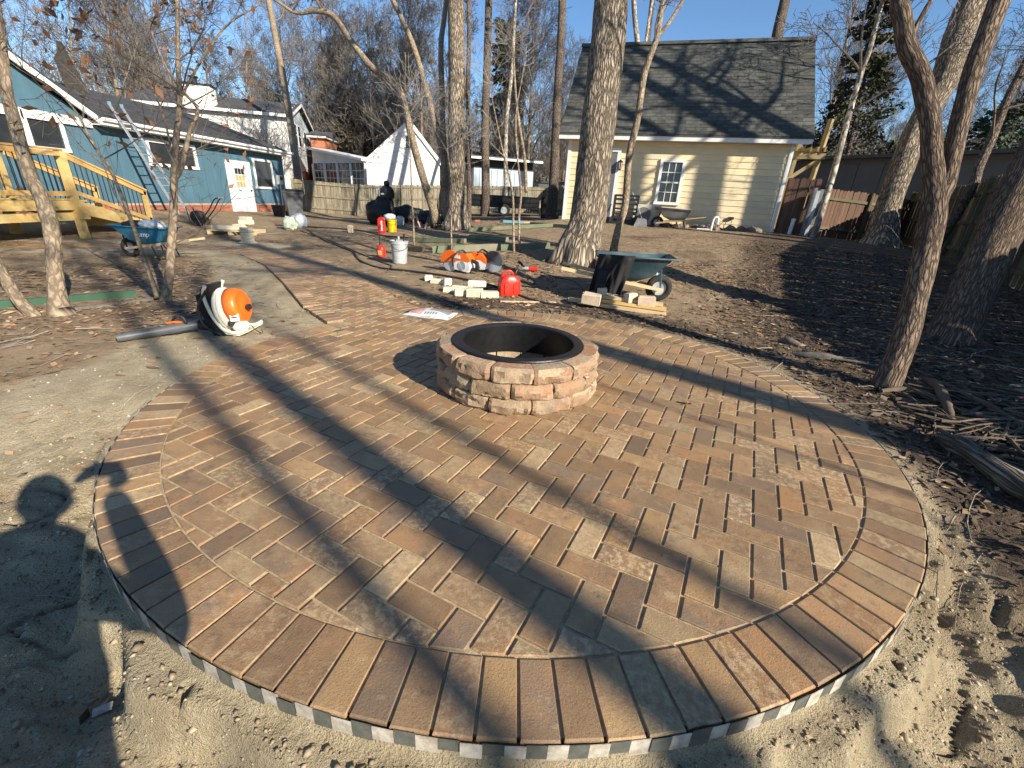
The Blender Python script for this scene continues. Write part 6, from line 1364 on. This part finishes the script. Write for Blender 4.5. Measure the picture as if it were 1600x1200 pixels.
for k in range(20):
    t = k/19; x = wp(SA, STH, 1030, 370)[0]+t*(wp(SA, STH, 1175, 370)[0]-wp(SA, STH, 1030, 370)[0]); m = MB(); s_ = random.uniform(.10, .19); m.blob((0, 0, 0), (s_, s_*.8, s_*.75), .22, 1.8, 12, 8, k); o = m.build('rock', 'rock'); o.location = shed_local(x, -.28-random.random()*.22, s_*.5-.02); o.rotation_euler.z = random.uniform(0, 6); tag(o, 'brownish rock in the row along the foot of the outbuilding wall', 'rock', 'rocks along the outbuilding wall')
# smoker, bags, pile
sp_ = gp(607, 345, 17.5); sk = thing('smoker', 'tall black barrel smoker standing in front of the back fence', 'smoker', sp_); m = MB(); m.lathe([(.22, 0), (.24, .05), (.24, .75), (.20, .80), (.27, .86), (.29, 1.02), (.26, 1.18), (.16, 1.27), (.10, 1.30)], 24); m.build('barrel', 'black_metal', sk, smooth=True, sharp=30); m = MB(); m.lathe([(.10, 1.30), (.12, 1.38), (.08, 1.47), (0, 1.48)], 16); m.build('chimney_cap', 'black_metal', sk, smooth=True); m = MB(); m.tube([(-.30, -.05, .95), (-.36, -.08, 1.0), (-.36, -.08, 1.15), (-.29, -.05, 1.18)], .015, 6); m.box((-.1, -.28, 1.0), (.12, .01, .06)); m.build('handle', 'galvanised', sk)
def bag(nm, lab, cat, px, py, r, mm, seed, z=None, flat=-.8, amp=.22):
    q = on(px, py); m = MB(); m.blob((0, 0, r[2]*.8), r, amp, 2.3, 26, 16, seed, M=None); o = m.build(nm, mm, None, smooth=True); 
    for v in o.data.vertices: v.co.z = max(v.co.z, 0); o.location = q; return tag(o, lab, cat)
bag('trash_bag', 'upright shiny black trash bag left of the smoker', 'trash bag', 596, 350, (.45, .32, .50), 'bag_black', 5)
bag('trash_bag', 'low wide black trash bag heap right of the yellow bucket', 'trash bag', 636, 347, (.62, .4, .34), 'bag_black', 6)
bag('trash_bag', 'small black bag at the foot of the split leaning stems', 'trash bag', 672, 350, (.42, .3, .26), 'bag_black', 7)
bag('plastic_bag', 'crumpled translucent grey plastic right of the yellow bucket', 'plastic', 625, 352, (.17, .14, .17), 'bag_clear', 8)
bag('clear_bag', 'translucent full plastic bag in front of the black trash bin', 'bag', 470, 357, (.26, .22, .24), 'bag_clear', 9)
bag('clear_bag', 'white and green plastic bag left of the translucent one', 'bag', 454, 359, (.20, .17, .20), 'bag_green', 10)
for k, (px, py, dx, h_) in enumerate(((657, 357, -.10, .42), (664, 358, .05, .40))):
    q = on(px, py); t_ = thing('ratchet_strap', ('left' if k == 0 else 'right')+' maroon and white strap end by the black bags', 'strap', q); m = MB(); m.beam((0, 0, 0), (dx, .1, h_*.45), .06, .03); m.build('white_end', 'print_red', t_); m = MB(); m.beam((dx, .1, h_*.45), (dx*2, .2, h_), .07, .035); m.build('dark_end', 'cloth_grey', t_)
# trash bin
tb = on(462, 341); tbn = thing('trash_bin', 'black wheeled trash bin at the corner of the blue house', 'trash bin', tb, R(35)); m = MB()
def loft(mb, secs):
    vs = []
    for (w_, d_, z, ox) in secs: vs += [(-w_/2+ox, -d_/2, z), (w_/2+ox, -d_/2, z), (w_/2+ox, d_/2, z), (-w_/2+ox, d_/2, z)]
    fs = [(3, 2, 1, 0), tuple(4*(len(secs)-1)+i for i in range(4))]
    for a in range(len(secs)-1):
        for i in range(4): j = (i+1) % 4; fs.append((a*4+i, a*4+j, (a+1)*4+j, (a+1)*4+i))
    mb.add(vs, fs)
loft(m, [(.48, .50, .04, 0), (.60, .64, .92, .0), (.66, .70, .93, 0), (.66, .70, .98, 0)]); m.build('bin_body', 'grey_plastic', tbn)
m = MB(); loft(m, [(.70, .74, .985, 0), (.66, .70, 1.03, 0), (.45, .5, 1.06, 0)]); m.build('lid', 'black_plastic', tbn); m = MB(); m.tube([(-.2, .40, .96), (.2, .40, .96)], .02, 8); m.build('handle', 'black_plastic', tbn)
for s in (-1, 1): m = MB(); m.lathe([(0, -.03), (.13, -.03), (.13, .03), (0, .03)], 18, (s*.27, .24, .13), RY(R(90))); m.build('wheel', 'rubber', tbn)
q = on(437, 338); sb_ = thing('recycling_box', 'small black box between the house corner and the trash bin', 'box', q, R(10)); m = MB(); loft(m, [(.32, .3, 0, 0), (.42, .4, .42, 0)]); m.build('box_body', 'black_plastic', sb_); m = MB(); m.box((0, 0, .43), (.45, .43, .02)); m.build('lid', 'black_plastic', sb_)
# hand truck
q = on(318, 352); ht = thing('hand_truck', 'black hand truck with silver handles in front of the brick footing', 'hand truck', q, R(10)); 
for y in (-.16, .16): P, Q = smoothp([Vector((0, y, .12)), Vector((.30, y, .45)), Vector((.48, y, .72)), Vector((.60, y, .78))], [.016]*4); m = MB(); m.tube(P, Q, 8); m.build('side_rail', 'black_metal', ht, smooth=True)
m = MB(); m.tube([(.60, -.16, .78), (.60, .16, .78)], .018, 8); m.build('handle', 'aluminium', ht); m = MB(); m.lathe([(.0, -.14), (.10, -.14), (.17, -.10), (.17, .10), (.10, .14), (0, .14)], 18, (-.10, 0, .24), RX(R(90))); m.build('drum', 'black_plastic', ht, smooth=True, sharp=40)
for y in (-.2, .2): m = MB(); m.lathe([(0, -.02), (.11, -.02), (.11, .02), (0, .02)], 16, (0, y, .11), RX(R(90))); m.build('wheel', 'rubber', ht)
m = MB(); m.tube([(-.25, -.15, .0), (-.30, -.15, .5), (-.12, -.15, .5), (-.08, -.15, .02)], .014, 6); m.build('stand', 'black_metal', ht)
# pallet with blocks, spool
q = on(372, 366); pl = thing('pallet', 'low wood pallet near the end of the path in front of the blue house', 'pallet', q, R(8))
for k in range(5): m = MB(); m.box((0, -.4+k*.2, .11), (1.1, .12, .02)); m.build('slat', 'plywood', pl)
for x in (-.5, 0, .5): m = MB(); m.box((x, 0, .05), (.08, .95, .09)); m.build('runner', 'plywood', pl)
for k, (dx, dy, dz, sz) in enumerate(((-.28, -.1, .125, (.55, .22, .09)), (.12, -.05, .125, (.26, .22, .14)), (.25, .05, .27, (.30, .22, .10)), (.22, .1, .375, (.24, .2, .08)))):
    o = MB().cbox((0, 0, sz[2]/2), sz, None, .01).build('stone_block', 'stone_pale'); o.location = q+Vector((dx, dy, dz)); o.rotation_euler.z = random.uniform(-.3, .3); tag(o, ('long flat pale stone on the left of the pallet', 'pale stone in the middle of the pallet', 'second stone up in the stack on the right of the pallet', 'topmost pale stone on the pallet stack')[k], 'stone')
q = on(388, 379); spn = thing('cable_spool', 'small cream ribbed spool standing at the bend of the path', 'spool', q); m = MB(); m.lathe([(.19, 0), (.20, .02), (.15, .04)]+[(.135+.012*(k % 2), .05+k*.018) for k in range(11)]+[(.15, .26), (.17, .28), (.17, .30), (0, .30)], 24); m.build('spool_body', 'stone_pale', spn, smooth=True, sharp=30)
m = MB(); m.box((0, 0, .33), (.26, .12, .05), .4); m.build('crossbar', 'stone_pale', spn)
# trailer
tr_ = gp(790, 342, 24.5); tl = thing('trailer', 'black open utility trailer with one visible wheel parked before the back fence', 'trailer', tr_, R(2)); W2 = 3.9
m = MB(); m.box((0, .8, .48), (W2, 1.6, .08)); m.build('bed', 'black_metal', tl)
for y in (0, 1.6):
    for z in (.62, .85, 1.04): m = MB(); m.box((0, y, z), (W2, .05, .15 if z < 1 else .05)); m.build('side_rail', 'black_metal', tl)
    m = MB(); m.box((0, y+.03, .76), (W2-.02, .02, .50)); m.build('side_panel', 'black_metal', tl)
    for k in range(8): m = MB(); m.box((-W2/2+.05+k*(W2-.1)/7, y, .78), (.06, .06, .56)); m.build('stake', 'black_metal', tl)
for y in (-.1, 1.7):
    m = MB(); m.lathe([(.19, -.09), (.29, -.10), (.32, -.06), (.32, .06), (.29, .10), (.19, .09)], 28, (.0-.1, y, .33), RX(R(90)), closed=True); w_ = m.build('wheel', 'rubber', tl, smooth=True, sharp=40)
    m = MB(); m.lathe([(0, -.08), (.07, -.09), (.19, -.06), (.19, .06), (0, .05)], 20, (-.1, y, .33), RX(R(-90) if y > 0 else R(90))); m.build('rim', 'galvanised', w_)
m = MB(); m.box((-.1, -.12, .70), (.9, .22, .04)); m.build('fender', 'black_metal', tl); m = MB(); m.beam((W2/2, .8, .46), (W2/2+1.1, .8, .42), .1, .08); m.build('tongue', 'black_metal', tl)
m = MB(); m.box((W2/2+.1, .1, .62), (.14, .1, .14)); m.build('reflector', 'print_red', tl)
q = gp(858, 344, 22.5); o = thing('black_bin', 'black container in the shade left of the outbuilding corner', 'container', q); m = MB(); loft(m, [(.9, .6, 0, 0), (1.0, .7, .95, 0)]); m.build('bin_body', 'black_plastic', o); m = MB(); m.box((0, 0, .97), (1.05, .75, .05)); m.build('lid', 'black_plastic', o)
q = gp(848, 338, 23.5); o = thing('cardboard_sheet', 'tan board leaning left of the black container', 'board', q); m = MB(); m.box((0, 0, .5), (.45, .04, .7)); m.build('sheet', 'plywood', o); m = MB(); m.box((0, -.03, .5), (.45, .01, .05)); m.build('batten', 'plywood', o)
q = on(812, 349); kk = thing('kayak_paddle_board', 'flat light blue and tan board lying in front of the trailer wheel', 'board', q, R(-4)); m = MB(); m.prism([(-.55, -.1), (.15, -.15), (.15, .15), (-.55, .1), (-.65, 0)], .07); m.build('blue_half', 'blue_tarp', kk); m = MB(); m.prism([(.155, -.15), (.55, -.12), (.60, 0), (.55, .12), (.155, .15)], .07); m.build('tan_half', 'plywood', kk)
q = on(746, 346); stone('brick', 'lone reddish brick left of the light blue board', 'brick', 746, 347, (.2, .1, .06), .2, 'brick')
stone('paver_offcut', 'small pinkish block standing alone in the yard left of the red jug', 'block', 548, 364, (.12, .1, .2), .1, 'block_cream')
# logs and wood debris on the right
def log(lab, pix, mm='bark_log', nm='log', cat='log', z0=0, n=12, noise=.22):
    pts = [on(a, b)+Vector((0, 0, h)) for a, b, w, h in pix]; rs = [w/2*float(np.dot(np.array(q_)-CAM, FW))/FPX for (a, b, w, h), q_ in zip(pix, pts)]
    P, Q = smoothp(pts, rs, 5); o = P[0].copy(); m = MB(); m.tube([q-o for q in P], Q, n, noise=noise, ns=9, uv=True); x = m.build(nm, mm, None, smooth=True, sharp=50); x.location = o; return tag(x, lab, cat)
log('thick split grey log lying diagonally at the right edge of the photo', [(1470, 690, 22, .04), (1510, 715, 30, .05), (1560, 745, 34, .05), (1640, 795, 34, .05)], 'bark_log', noise=.45, n=18)
log('curved dark root arching down beside the nearest forked tree', [(1440, 600, 9, .05), (1458, 610, 13, .08), (1470, 632, 14, .07), (1485, 660, 12, .03), (1490, 680, 8, .01)], 'log', 'root', 'root')
log('dark branch lying left to right just below the nearest forked tree', [(1375, 615, 6, .03), (1405, 612, 9, .04), (1440, 618, 10, .04), (1475, 630, 8, .03)], 'log', 'branch', 'branch')
log('shorter dark branch under the horizontal one by the forked tree', [(1398, 624, 6, .02), (1420, 628, 8, .03), (1448, 645, 7, .02)], 'log', 'branch', 'branch')
log('long branch running down right past the curved root to the photo edge', [(1470, 605, 7, .05), (1505, 625, 8, .06), (1540, 645, 9, .06), (1570, 660, 9, .05), (1620, 690, 10, .05)], 'log', 'branch', 'branch')
log('thin flat branch lying above the split grey log', [(1478, 665, 5, .02), (1530, 668, 6, .03), (1590, 672, 6, .03)], 'log_grey', 'branch', 'branch')
log('short thin branch crossing near the middle of the split grey log', [(1538, 700, 4, .03), (1560, 690, 5, .05), (1590, 680, 5, .05)], 'log_grey', 'branch', 'branch')
log('weathered driftwood-like chunk in the soil left of the forked tree', [(1240, 552, 8, .01), (1262, 556, 12, .03), (1290, 560, 13, .03), (1315, 562, 9, .01)], 'log_grey', 'log', 'log')
log('small stump-like chunk left of the driftwood-like piece', [(1218, 530, 7, .01), (1232, 534, 12, .03), (1250, 538, 9, .01)], 'rock', 'log', 'log')
log('thin twisted root reaching from the chunk to the forked tree', [(1255, 545, 4, .02), (1290, 560, 4, .03), (1330, 566, 4, .02), (1372, 572, 4, .01)], 'log_grey', 'root', 'root')
for (a, b, w, h, lab, mm) in (((1500, 672), (1640, 676), .10, .03, 'flat grey board among the branches at the right edge', 'log_grey'), ((1585, 604), (1640, 622), .12, .03, 'pale sunlit board end at the right edge of the photo', 'pale_stick')): stick('board', lab, 'board', a, b, w, h, mm)
tag(ps_ := MB().box((0, 0, 0), (.05, .03, .004), .6).build('plastic_scrap', 'tape_white'), 'small pale scrap of tape on the soil in the photographer\'s shadow', 'scrap'); ps_.location = on(108, 1000)+Vector((0, 0, .02))
# ------------------------------------------------------------------ person taking the photograph (behind the camera)
gp_ = float(ground_h(np.array([.1]), np.array([-.5]))[0])
per = thing('person', 'person in a dark jacket and jeans standing at the patio edge holding up a phone', 'person', (0, 0, gp_))
def skin(name, verts, edges, radii, mm, lv=2):
    me = bpy.data.meshes.new(name); me.from_pydata(verts, edges, []); o = bpy.data.objects.new(name, me); C.objects.link(o); md = o.modifiers.new('s', 'SKIN'); md.use_smooth_shade = True
    for i, r_ in enumerate(radii): me.skin_vertices[0].data[i].radius = (r_, r_) if not isinstance(r_, tuple) else r_
    me.skin_vertices[0].data[0].use_root = True
    sb = o.modifiers.new('d', 'SUBSURF'); sb.levels = lv; sb.render_levels = lv
    dg = bpy.context.evaluated_depsgraph_get(); m2 = bpy.data.meshes.new_from_object(o.evaluated_get(dg)); o.modifiers.clear(); o.data = m2; m2.materials.clear(); m2.materials.append(MT[mm]); m2.polygons.foreach_set('use_smooth', [True]*len(m2.polygons)); o.parent = per; return o
dz_ = 1.27-gp_
bd = [(.04, -.50, .92), (.04, -.49, 1.05), (.04, -.47, 1.22), (.04, -.45, 1.36), (.04, -.41, 1.46), (.04, -.38, 1.56), (.04, -.36, 1.66),
      (-.13, -.46, 1.37), (-.24, -.36, 1.16), (-.10, -.14, dz_-.01), (.21, -.46, 1.37), (.42, -.34, 1.17), (.13, -.14, dz_-.01),
      (-.06, -.50, .86), (-.09, -.46, .48), (-.10, -.52, .08), (-.10, -.40, .04), (.14, -.50, .86), (.20, -.47, .48), (.22, -.54, .08), (.22, -.42, .04)]
ed = [(0,1),(1,2),(2,3),(3,4),(4,5),(5,6),(3,7),(7,8),(8,9),(3,10),(10,11),(11,12),(0,13),(13,14),(14,15),(15,16),(0,17),(17,18),(18,19),(19,20)]
rd = [(.19,.15), (.20,.15), (.22,.16), (.19,.13), .07, (.078,.092), (.07,.085), .10, .072, .048, .10, .075, .05, .095, .065, .05, .045, .095, .065, .05, .045]
skin('body', bd, ed, rd, 'jacket')
m = MB(); m.blob((.04, -.385, 1.615), (.08, .105, .115), .04, 2, 18, 12, 3); m.build('hair', 'hair', per, smooth=True)
m = MB(); m.blob((.04, -.325, 1.575), (.07, .055, .095), .03, 2, 18, 12, 4); m.build('face', 'skin', per, smooth=True)
m = MB(); m.lathe([(.018, 0), (.006, .03)], 8, (.04, -.275, 1.565), RX(R(-75))); m.build('nose', 'skin', per)
for s in (-1, 1):
    m = MB(); m.blob((.04+s*.028, -.272, 1.59), (.011, .006, .007), 0, 1, 10, 6); m.build('eye', 'hair', per); m = MB(); m.blob((.04+s*.083, -.385, 1.57), (.010, .02, .03), .02, 2, 10, 6); m.build('ear', 'skin', per)
m = MB(); m.blob((.04, -.272, 1.53), (.024, .006, .006), 0, 1, 10, 6); m.build('mouth', 'skin', per)
for s, hx in ((-1, -.075), (1, .105)):
    m = MB(); m.blob((hx, -.075, dz_-.01), (.03, .045, .018), .05, 2, 14, 8, 2, M=RY(R(70*s))); 
    for f in range(4):
        z0_ = dz_-.035+f*.019; L_ = (.052, .062, .06, .05)[f]; P = [Vector((hx, -.05, z0_)), Vector((hx-s*.004, -.05+L_*.45, z0_)), Vector((hx-s*.022, -.05+L_*.62, z0_))]; m.tube(P, [.0092, .0088, .007], 8)
    m.tube([Vector((hx-s*.005, -.075, dz_+.015)), Vector((hx-s*.028, -.052, dz_+.03)), Vector((hx-s*.045, -.035, dz_+.028))], [.011, .010, .008], 8); m.build('hand', 'skin', per, smooth=True)
ph = thing('phone', 'black smartphone held level in both hands', 'phone', tuple(CAM-FW*.012)); m = MB(); m.box((0, 0, 0), (.15, .075, .008), Matrix((RT, UP, FW)).transposed()); m.build('phone_body', 'black_plastic', ph); m = MB(); m.box(tuple(-FW*.005), (.14, .068, .001), Matrix((RT, UP, FW)).transposed()); m.build('phone_screen', 'glass_dark', ph)
# ------------------------------------------------------------------ loose litter, twigs and clods (uncountable)
rng = np.random.default_rng(3)
def scatter(name, mm, n, fx, size, kind, elong=1.0, lift=.3, minz=0):
    X, Y = fx(n); 
    d = np.hypot(X-PC[0], Y-PC[1])-PR; keep = (d > .02) & (path_dist(X, Y) > .0) & ((np.hypot(X, Y) > 2.4) | (rng.random(len(X)) < .10)); X, Y = X[keep], Y[keep]; Z = ground_h(X, Y); n = len(X)
    a = rng.uniform(0, 2*pi, n); s = (size[0]+(size[1]-size[0])*rng.random(n)**2)*np.clip(np.hypot(X, Y)/3.5, .45, 1); e = elong
    ux, uy = np.cos(a), np.sin(a); t1 = rng.uniform(-lift, lift, n); t2 = rng.uniform(-lift, lift, n)
    P = []
    for (i, j, k) in ((-1, 0, 0), (-.1, -.45, .15), (1, 0, .3), (.1, .45, .15)):
        dx = (i*ux*s*e-j*uy*s); dy = (i*uy*s*e+j*ux*s); P.append(np.stack([X+dx, Y+dy, Z+.004+minz+s*(abs(t1)*(i+1)*.5+j*t2+k*.6*lift)], -1))
    A = np.stack(P, 1).reshape(-1, 3); me = bpy.data.meshes.new(name); me.vertices.add(len(A)); me.vertices.foreach_set('co', A.ravel()); me.loops.add(len(A)); me.loops.foreach_set('vertex_index', np.arange(len(A))); me.polygons.add(n); me.polygons.foreach_set('loop_start', np.arange(n)*4); me.polygons.foreach_set('loop_total', np.full(n, 4)); me.update(); me.validate()
    me.materials.append(MT[mm]); o = bpy.data.objects.new(name, me); C.objects.link(o); return tag(o, kind[0], kind[1], kind='stuff')
def polar(rmax, pw_, amin, amax):
    def f(n):
        r = rmax*rng.random(n)**pw_+.3; a = rng.uniform(R(amin), R(amax), n); return r*np.sin(a), r*np.cos(a)+.2
    return f
def masked(base, mk, p0, p1):
    def f(n):
        X, Y = base(n); s_, m_, l_ = masks(X, Y); v = {'sand': s_, 'mulch': m_, 'litter': np.clip(l_*1.2*(1-s_)*(1-.75*m_), 0, 1)}[mk]; k = rng.random(len(X)) < p0+(p1-p0)*v; return X[k], Y[k]
    return f
scatter('leaf_litter', 'leaf_litter', 120000, masked(polar(26, .75, -62, 55), 'litter', .0, .75), (.010, .034), ('dry brown leaf and pine straw litter scattered over the soil', 'leaf litter'), 1.2, .35)
scatter('mulch_chips', 'mulch', 90000, masked(polar(13, .7, -10, 62), 'mulch', .0, .9), (.008, .032), ('dark damp wood mulch chips along the right side of the patio', 'mulch'), 1.6, .6)
scatter('pine_straw', 'leaf_litter', 60000, masked(polar(9, .65, -62, 60), 'litter', .03, .5), (.025, .06), ('thin pine needles strewn over the bare soil', 'pine straw'), 1.0, .3)
def pebbles(name, n, fx, size, mm, lab, cat):
    X, Y = fx(n); d = np.hypot(X-PC[0], Y-PC[1])-PR; keep = (d > .025) & (path_dist(X, Y) > 0); X, Y = X[keep], Y[keep]; Z = ground_h(X, Y); n = len(X); s = size[0]+(size[1]-size[0])*rng.random(n)**5
    base = np.array([(1, 0, 0), (-1, 0, 0), (0, 1, 0), (0, -1, 0), (0, 0, 1), (0, 0, -1)], float); F = np.array([(0, 2, 4), (2, 1, 4), (1, 3, 4), (3, 0, 4), (2, 0, 5), (1, 2, 5), (3, 1, 5), (0, 3, 5)])
    B = base[None]*(1+rng.uniform(-.35, .35, (n, 6, 1)))*np.array([1, .8, .5]); a = rng.uniform(0, 6.28, n); ca_, sa_ = np.cos(a)[:, None], np.sin(a)[:, None]; bx = B[..., 0]*ca_-B[..., 1]*sa_; by = B[..., 0]*sa_+B[..., 1]*ca_
    A = np.stack([X[:, None]+bx*s[:, None], Y[:, None]+by*s[:, None], Z[:, None]+B[..., 2]*s[:, None]+s[:, None]*.2], -1).reshape(-1, 3); Fi = (F[None]+6*np.arange(n)[:, None, None]).reshape(-1)
    me = bpy.data.meshes.new(name); me.vertices.add(len(A)); me.vertices.foreach_set('co', A.ravel()); me.loops.add(len(Fi)); me.loops.foreach_set('vertex_index', Fi); nf = len(Fi)//3; me.polygons.add(nf); me.polygons.foreach_set('loop_start', np.arange(nf)*3); me.polygons.foreach_set('loop_total', np.full(nf, 3)); me.update(); me.validate(); me.materials.append(MT[mm]); o = bpy.data.objects.new(name, me); C.objects.link(o); tag(o, lab, cat, kind='stuff')
pebbles('crumbs', 42000, masked(polar(2.6, .6, -85, 80), 'sand', .1, 1), (.0012, .011), 'soil_crumb', 'crumbly sandy soil grains along the near edge of the patio', 'soil crumbs')
pebbles('lumps', 4200, masked(polar(2.9, .75, -85, 80), 'sand', .05, 1), (.006, .021), 'soil_crumb', 'broken lumps of sandy soil below the near edge of the patio', 'soil lumps')
pebbles('gravel', 20000, masked(polar(5.5, .6, -80, 75), 'sand', .0, 1), (.0015, .014), 'pebble', 'loose pale gravel and sand crumbs around the patio', 'gravel')
pebbles('dirt_clods', 16000, masked(polar(9, .6, -80, 70), 'mulch', .04, .9), (.004, .026), 'mulch', 'dark soil clods in the disturbed ground right of the patio', 'soil clods')
bp_ = MB(); random.seed(31)
for k in range(230):
    q = on(random.uniform(1385, 1640), random.uniform(598, 735)); L_ = random.uniform(.12, .7); b = random.gauss(-.5, .7); w = random.uniform(.003, .014); z = .01+random.random()*.06; pts = []; x, y = q.x, q.y
    if math.hypot(x-PC[0], y-PC[1]) < PR+.35: continue
    for i in range(5): b += random.uniform(-.22, .22); pts.append(Vector((x, y, G(x, y)+z+.01*random.random()))); x += cos(b)*L_/4; y += sin(b)*L_/4
    if math.hypot(x-PC[0], y-PC[1]) < PR+.2: continue
    bp_.tube(pts, [w*(1-.12*i) for i in range(5)], 5, caps=False)
tag(bp_.build('stick_pile', 'log', None), 'heap of tangled sticks and roots at the right edge beside the split grey log', 'sticks', kind='stuff')
tw = MB(); random.seed(12)
for k in range(900):
    r = 9*random.random()**.8+.6; a = R(random.uniform(-62, 60)); x, y = r*sin(a), r*cos(a)+.2
    if math.hypot(x-PC[0], y-PC[1]) < PR+.08 or float(path_dist(np.array([x]), np.array([y]))[0]) < .05: continue
    sm_ = float(sandmask(np.array([x]), np.array([y]))[0])
    if random.random() < sm_*.75: continue
    L_ = random.uniform(.08, .5); b = random.uniform(0, 6.28); n = 4; pts = []
    for i in range(n+1): 
        b += random.uniform(-.3, .3); pts.append(Vector((x, y, G(x, y)+.006+.012*random.random()))); x += cos(b)*L_/n; y += sin(b)*L_/n
    w = random.uniform(.0015, .006); tw.tube(pts, [w*(1-.6*i/n) for i in range(n+1)], 4, caps=False)
tag(tw.build('fallen_twigs', 'twig_pale'), 'fallen twigs scattered over the ground around the patio', 'twigs', kind='stuff')
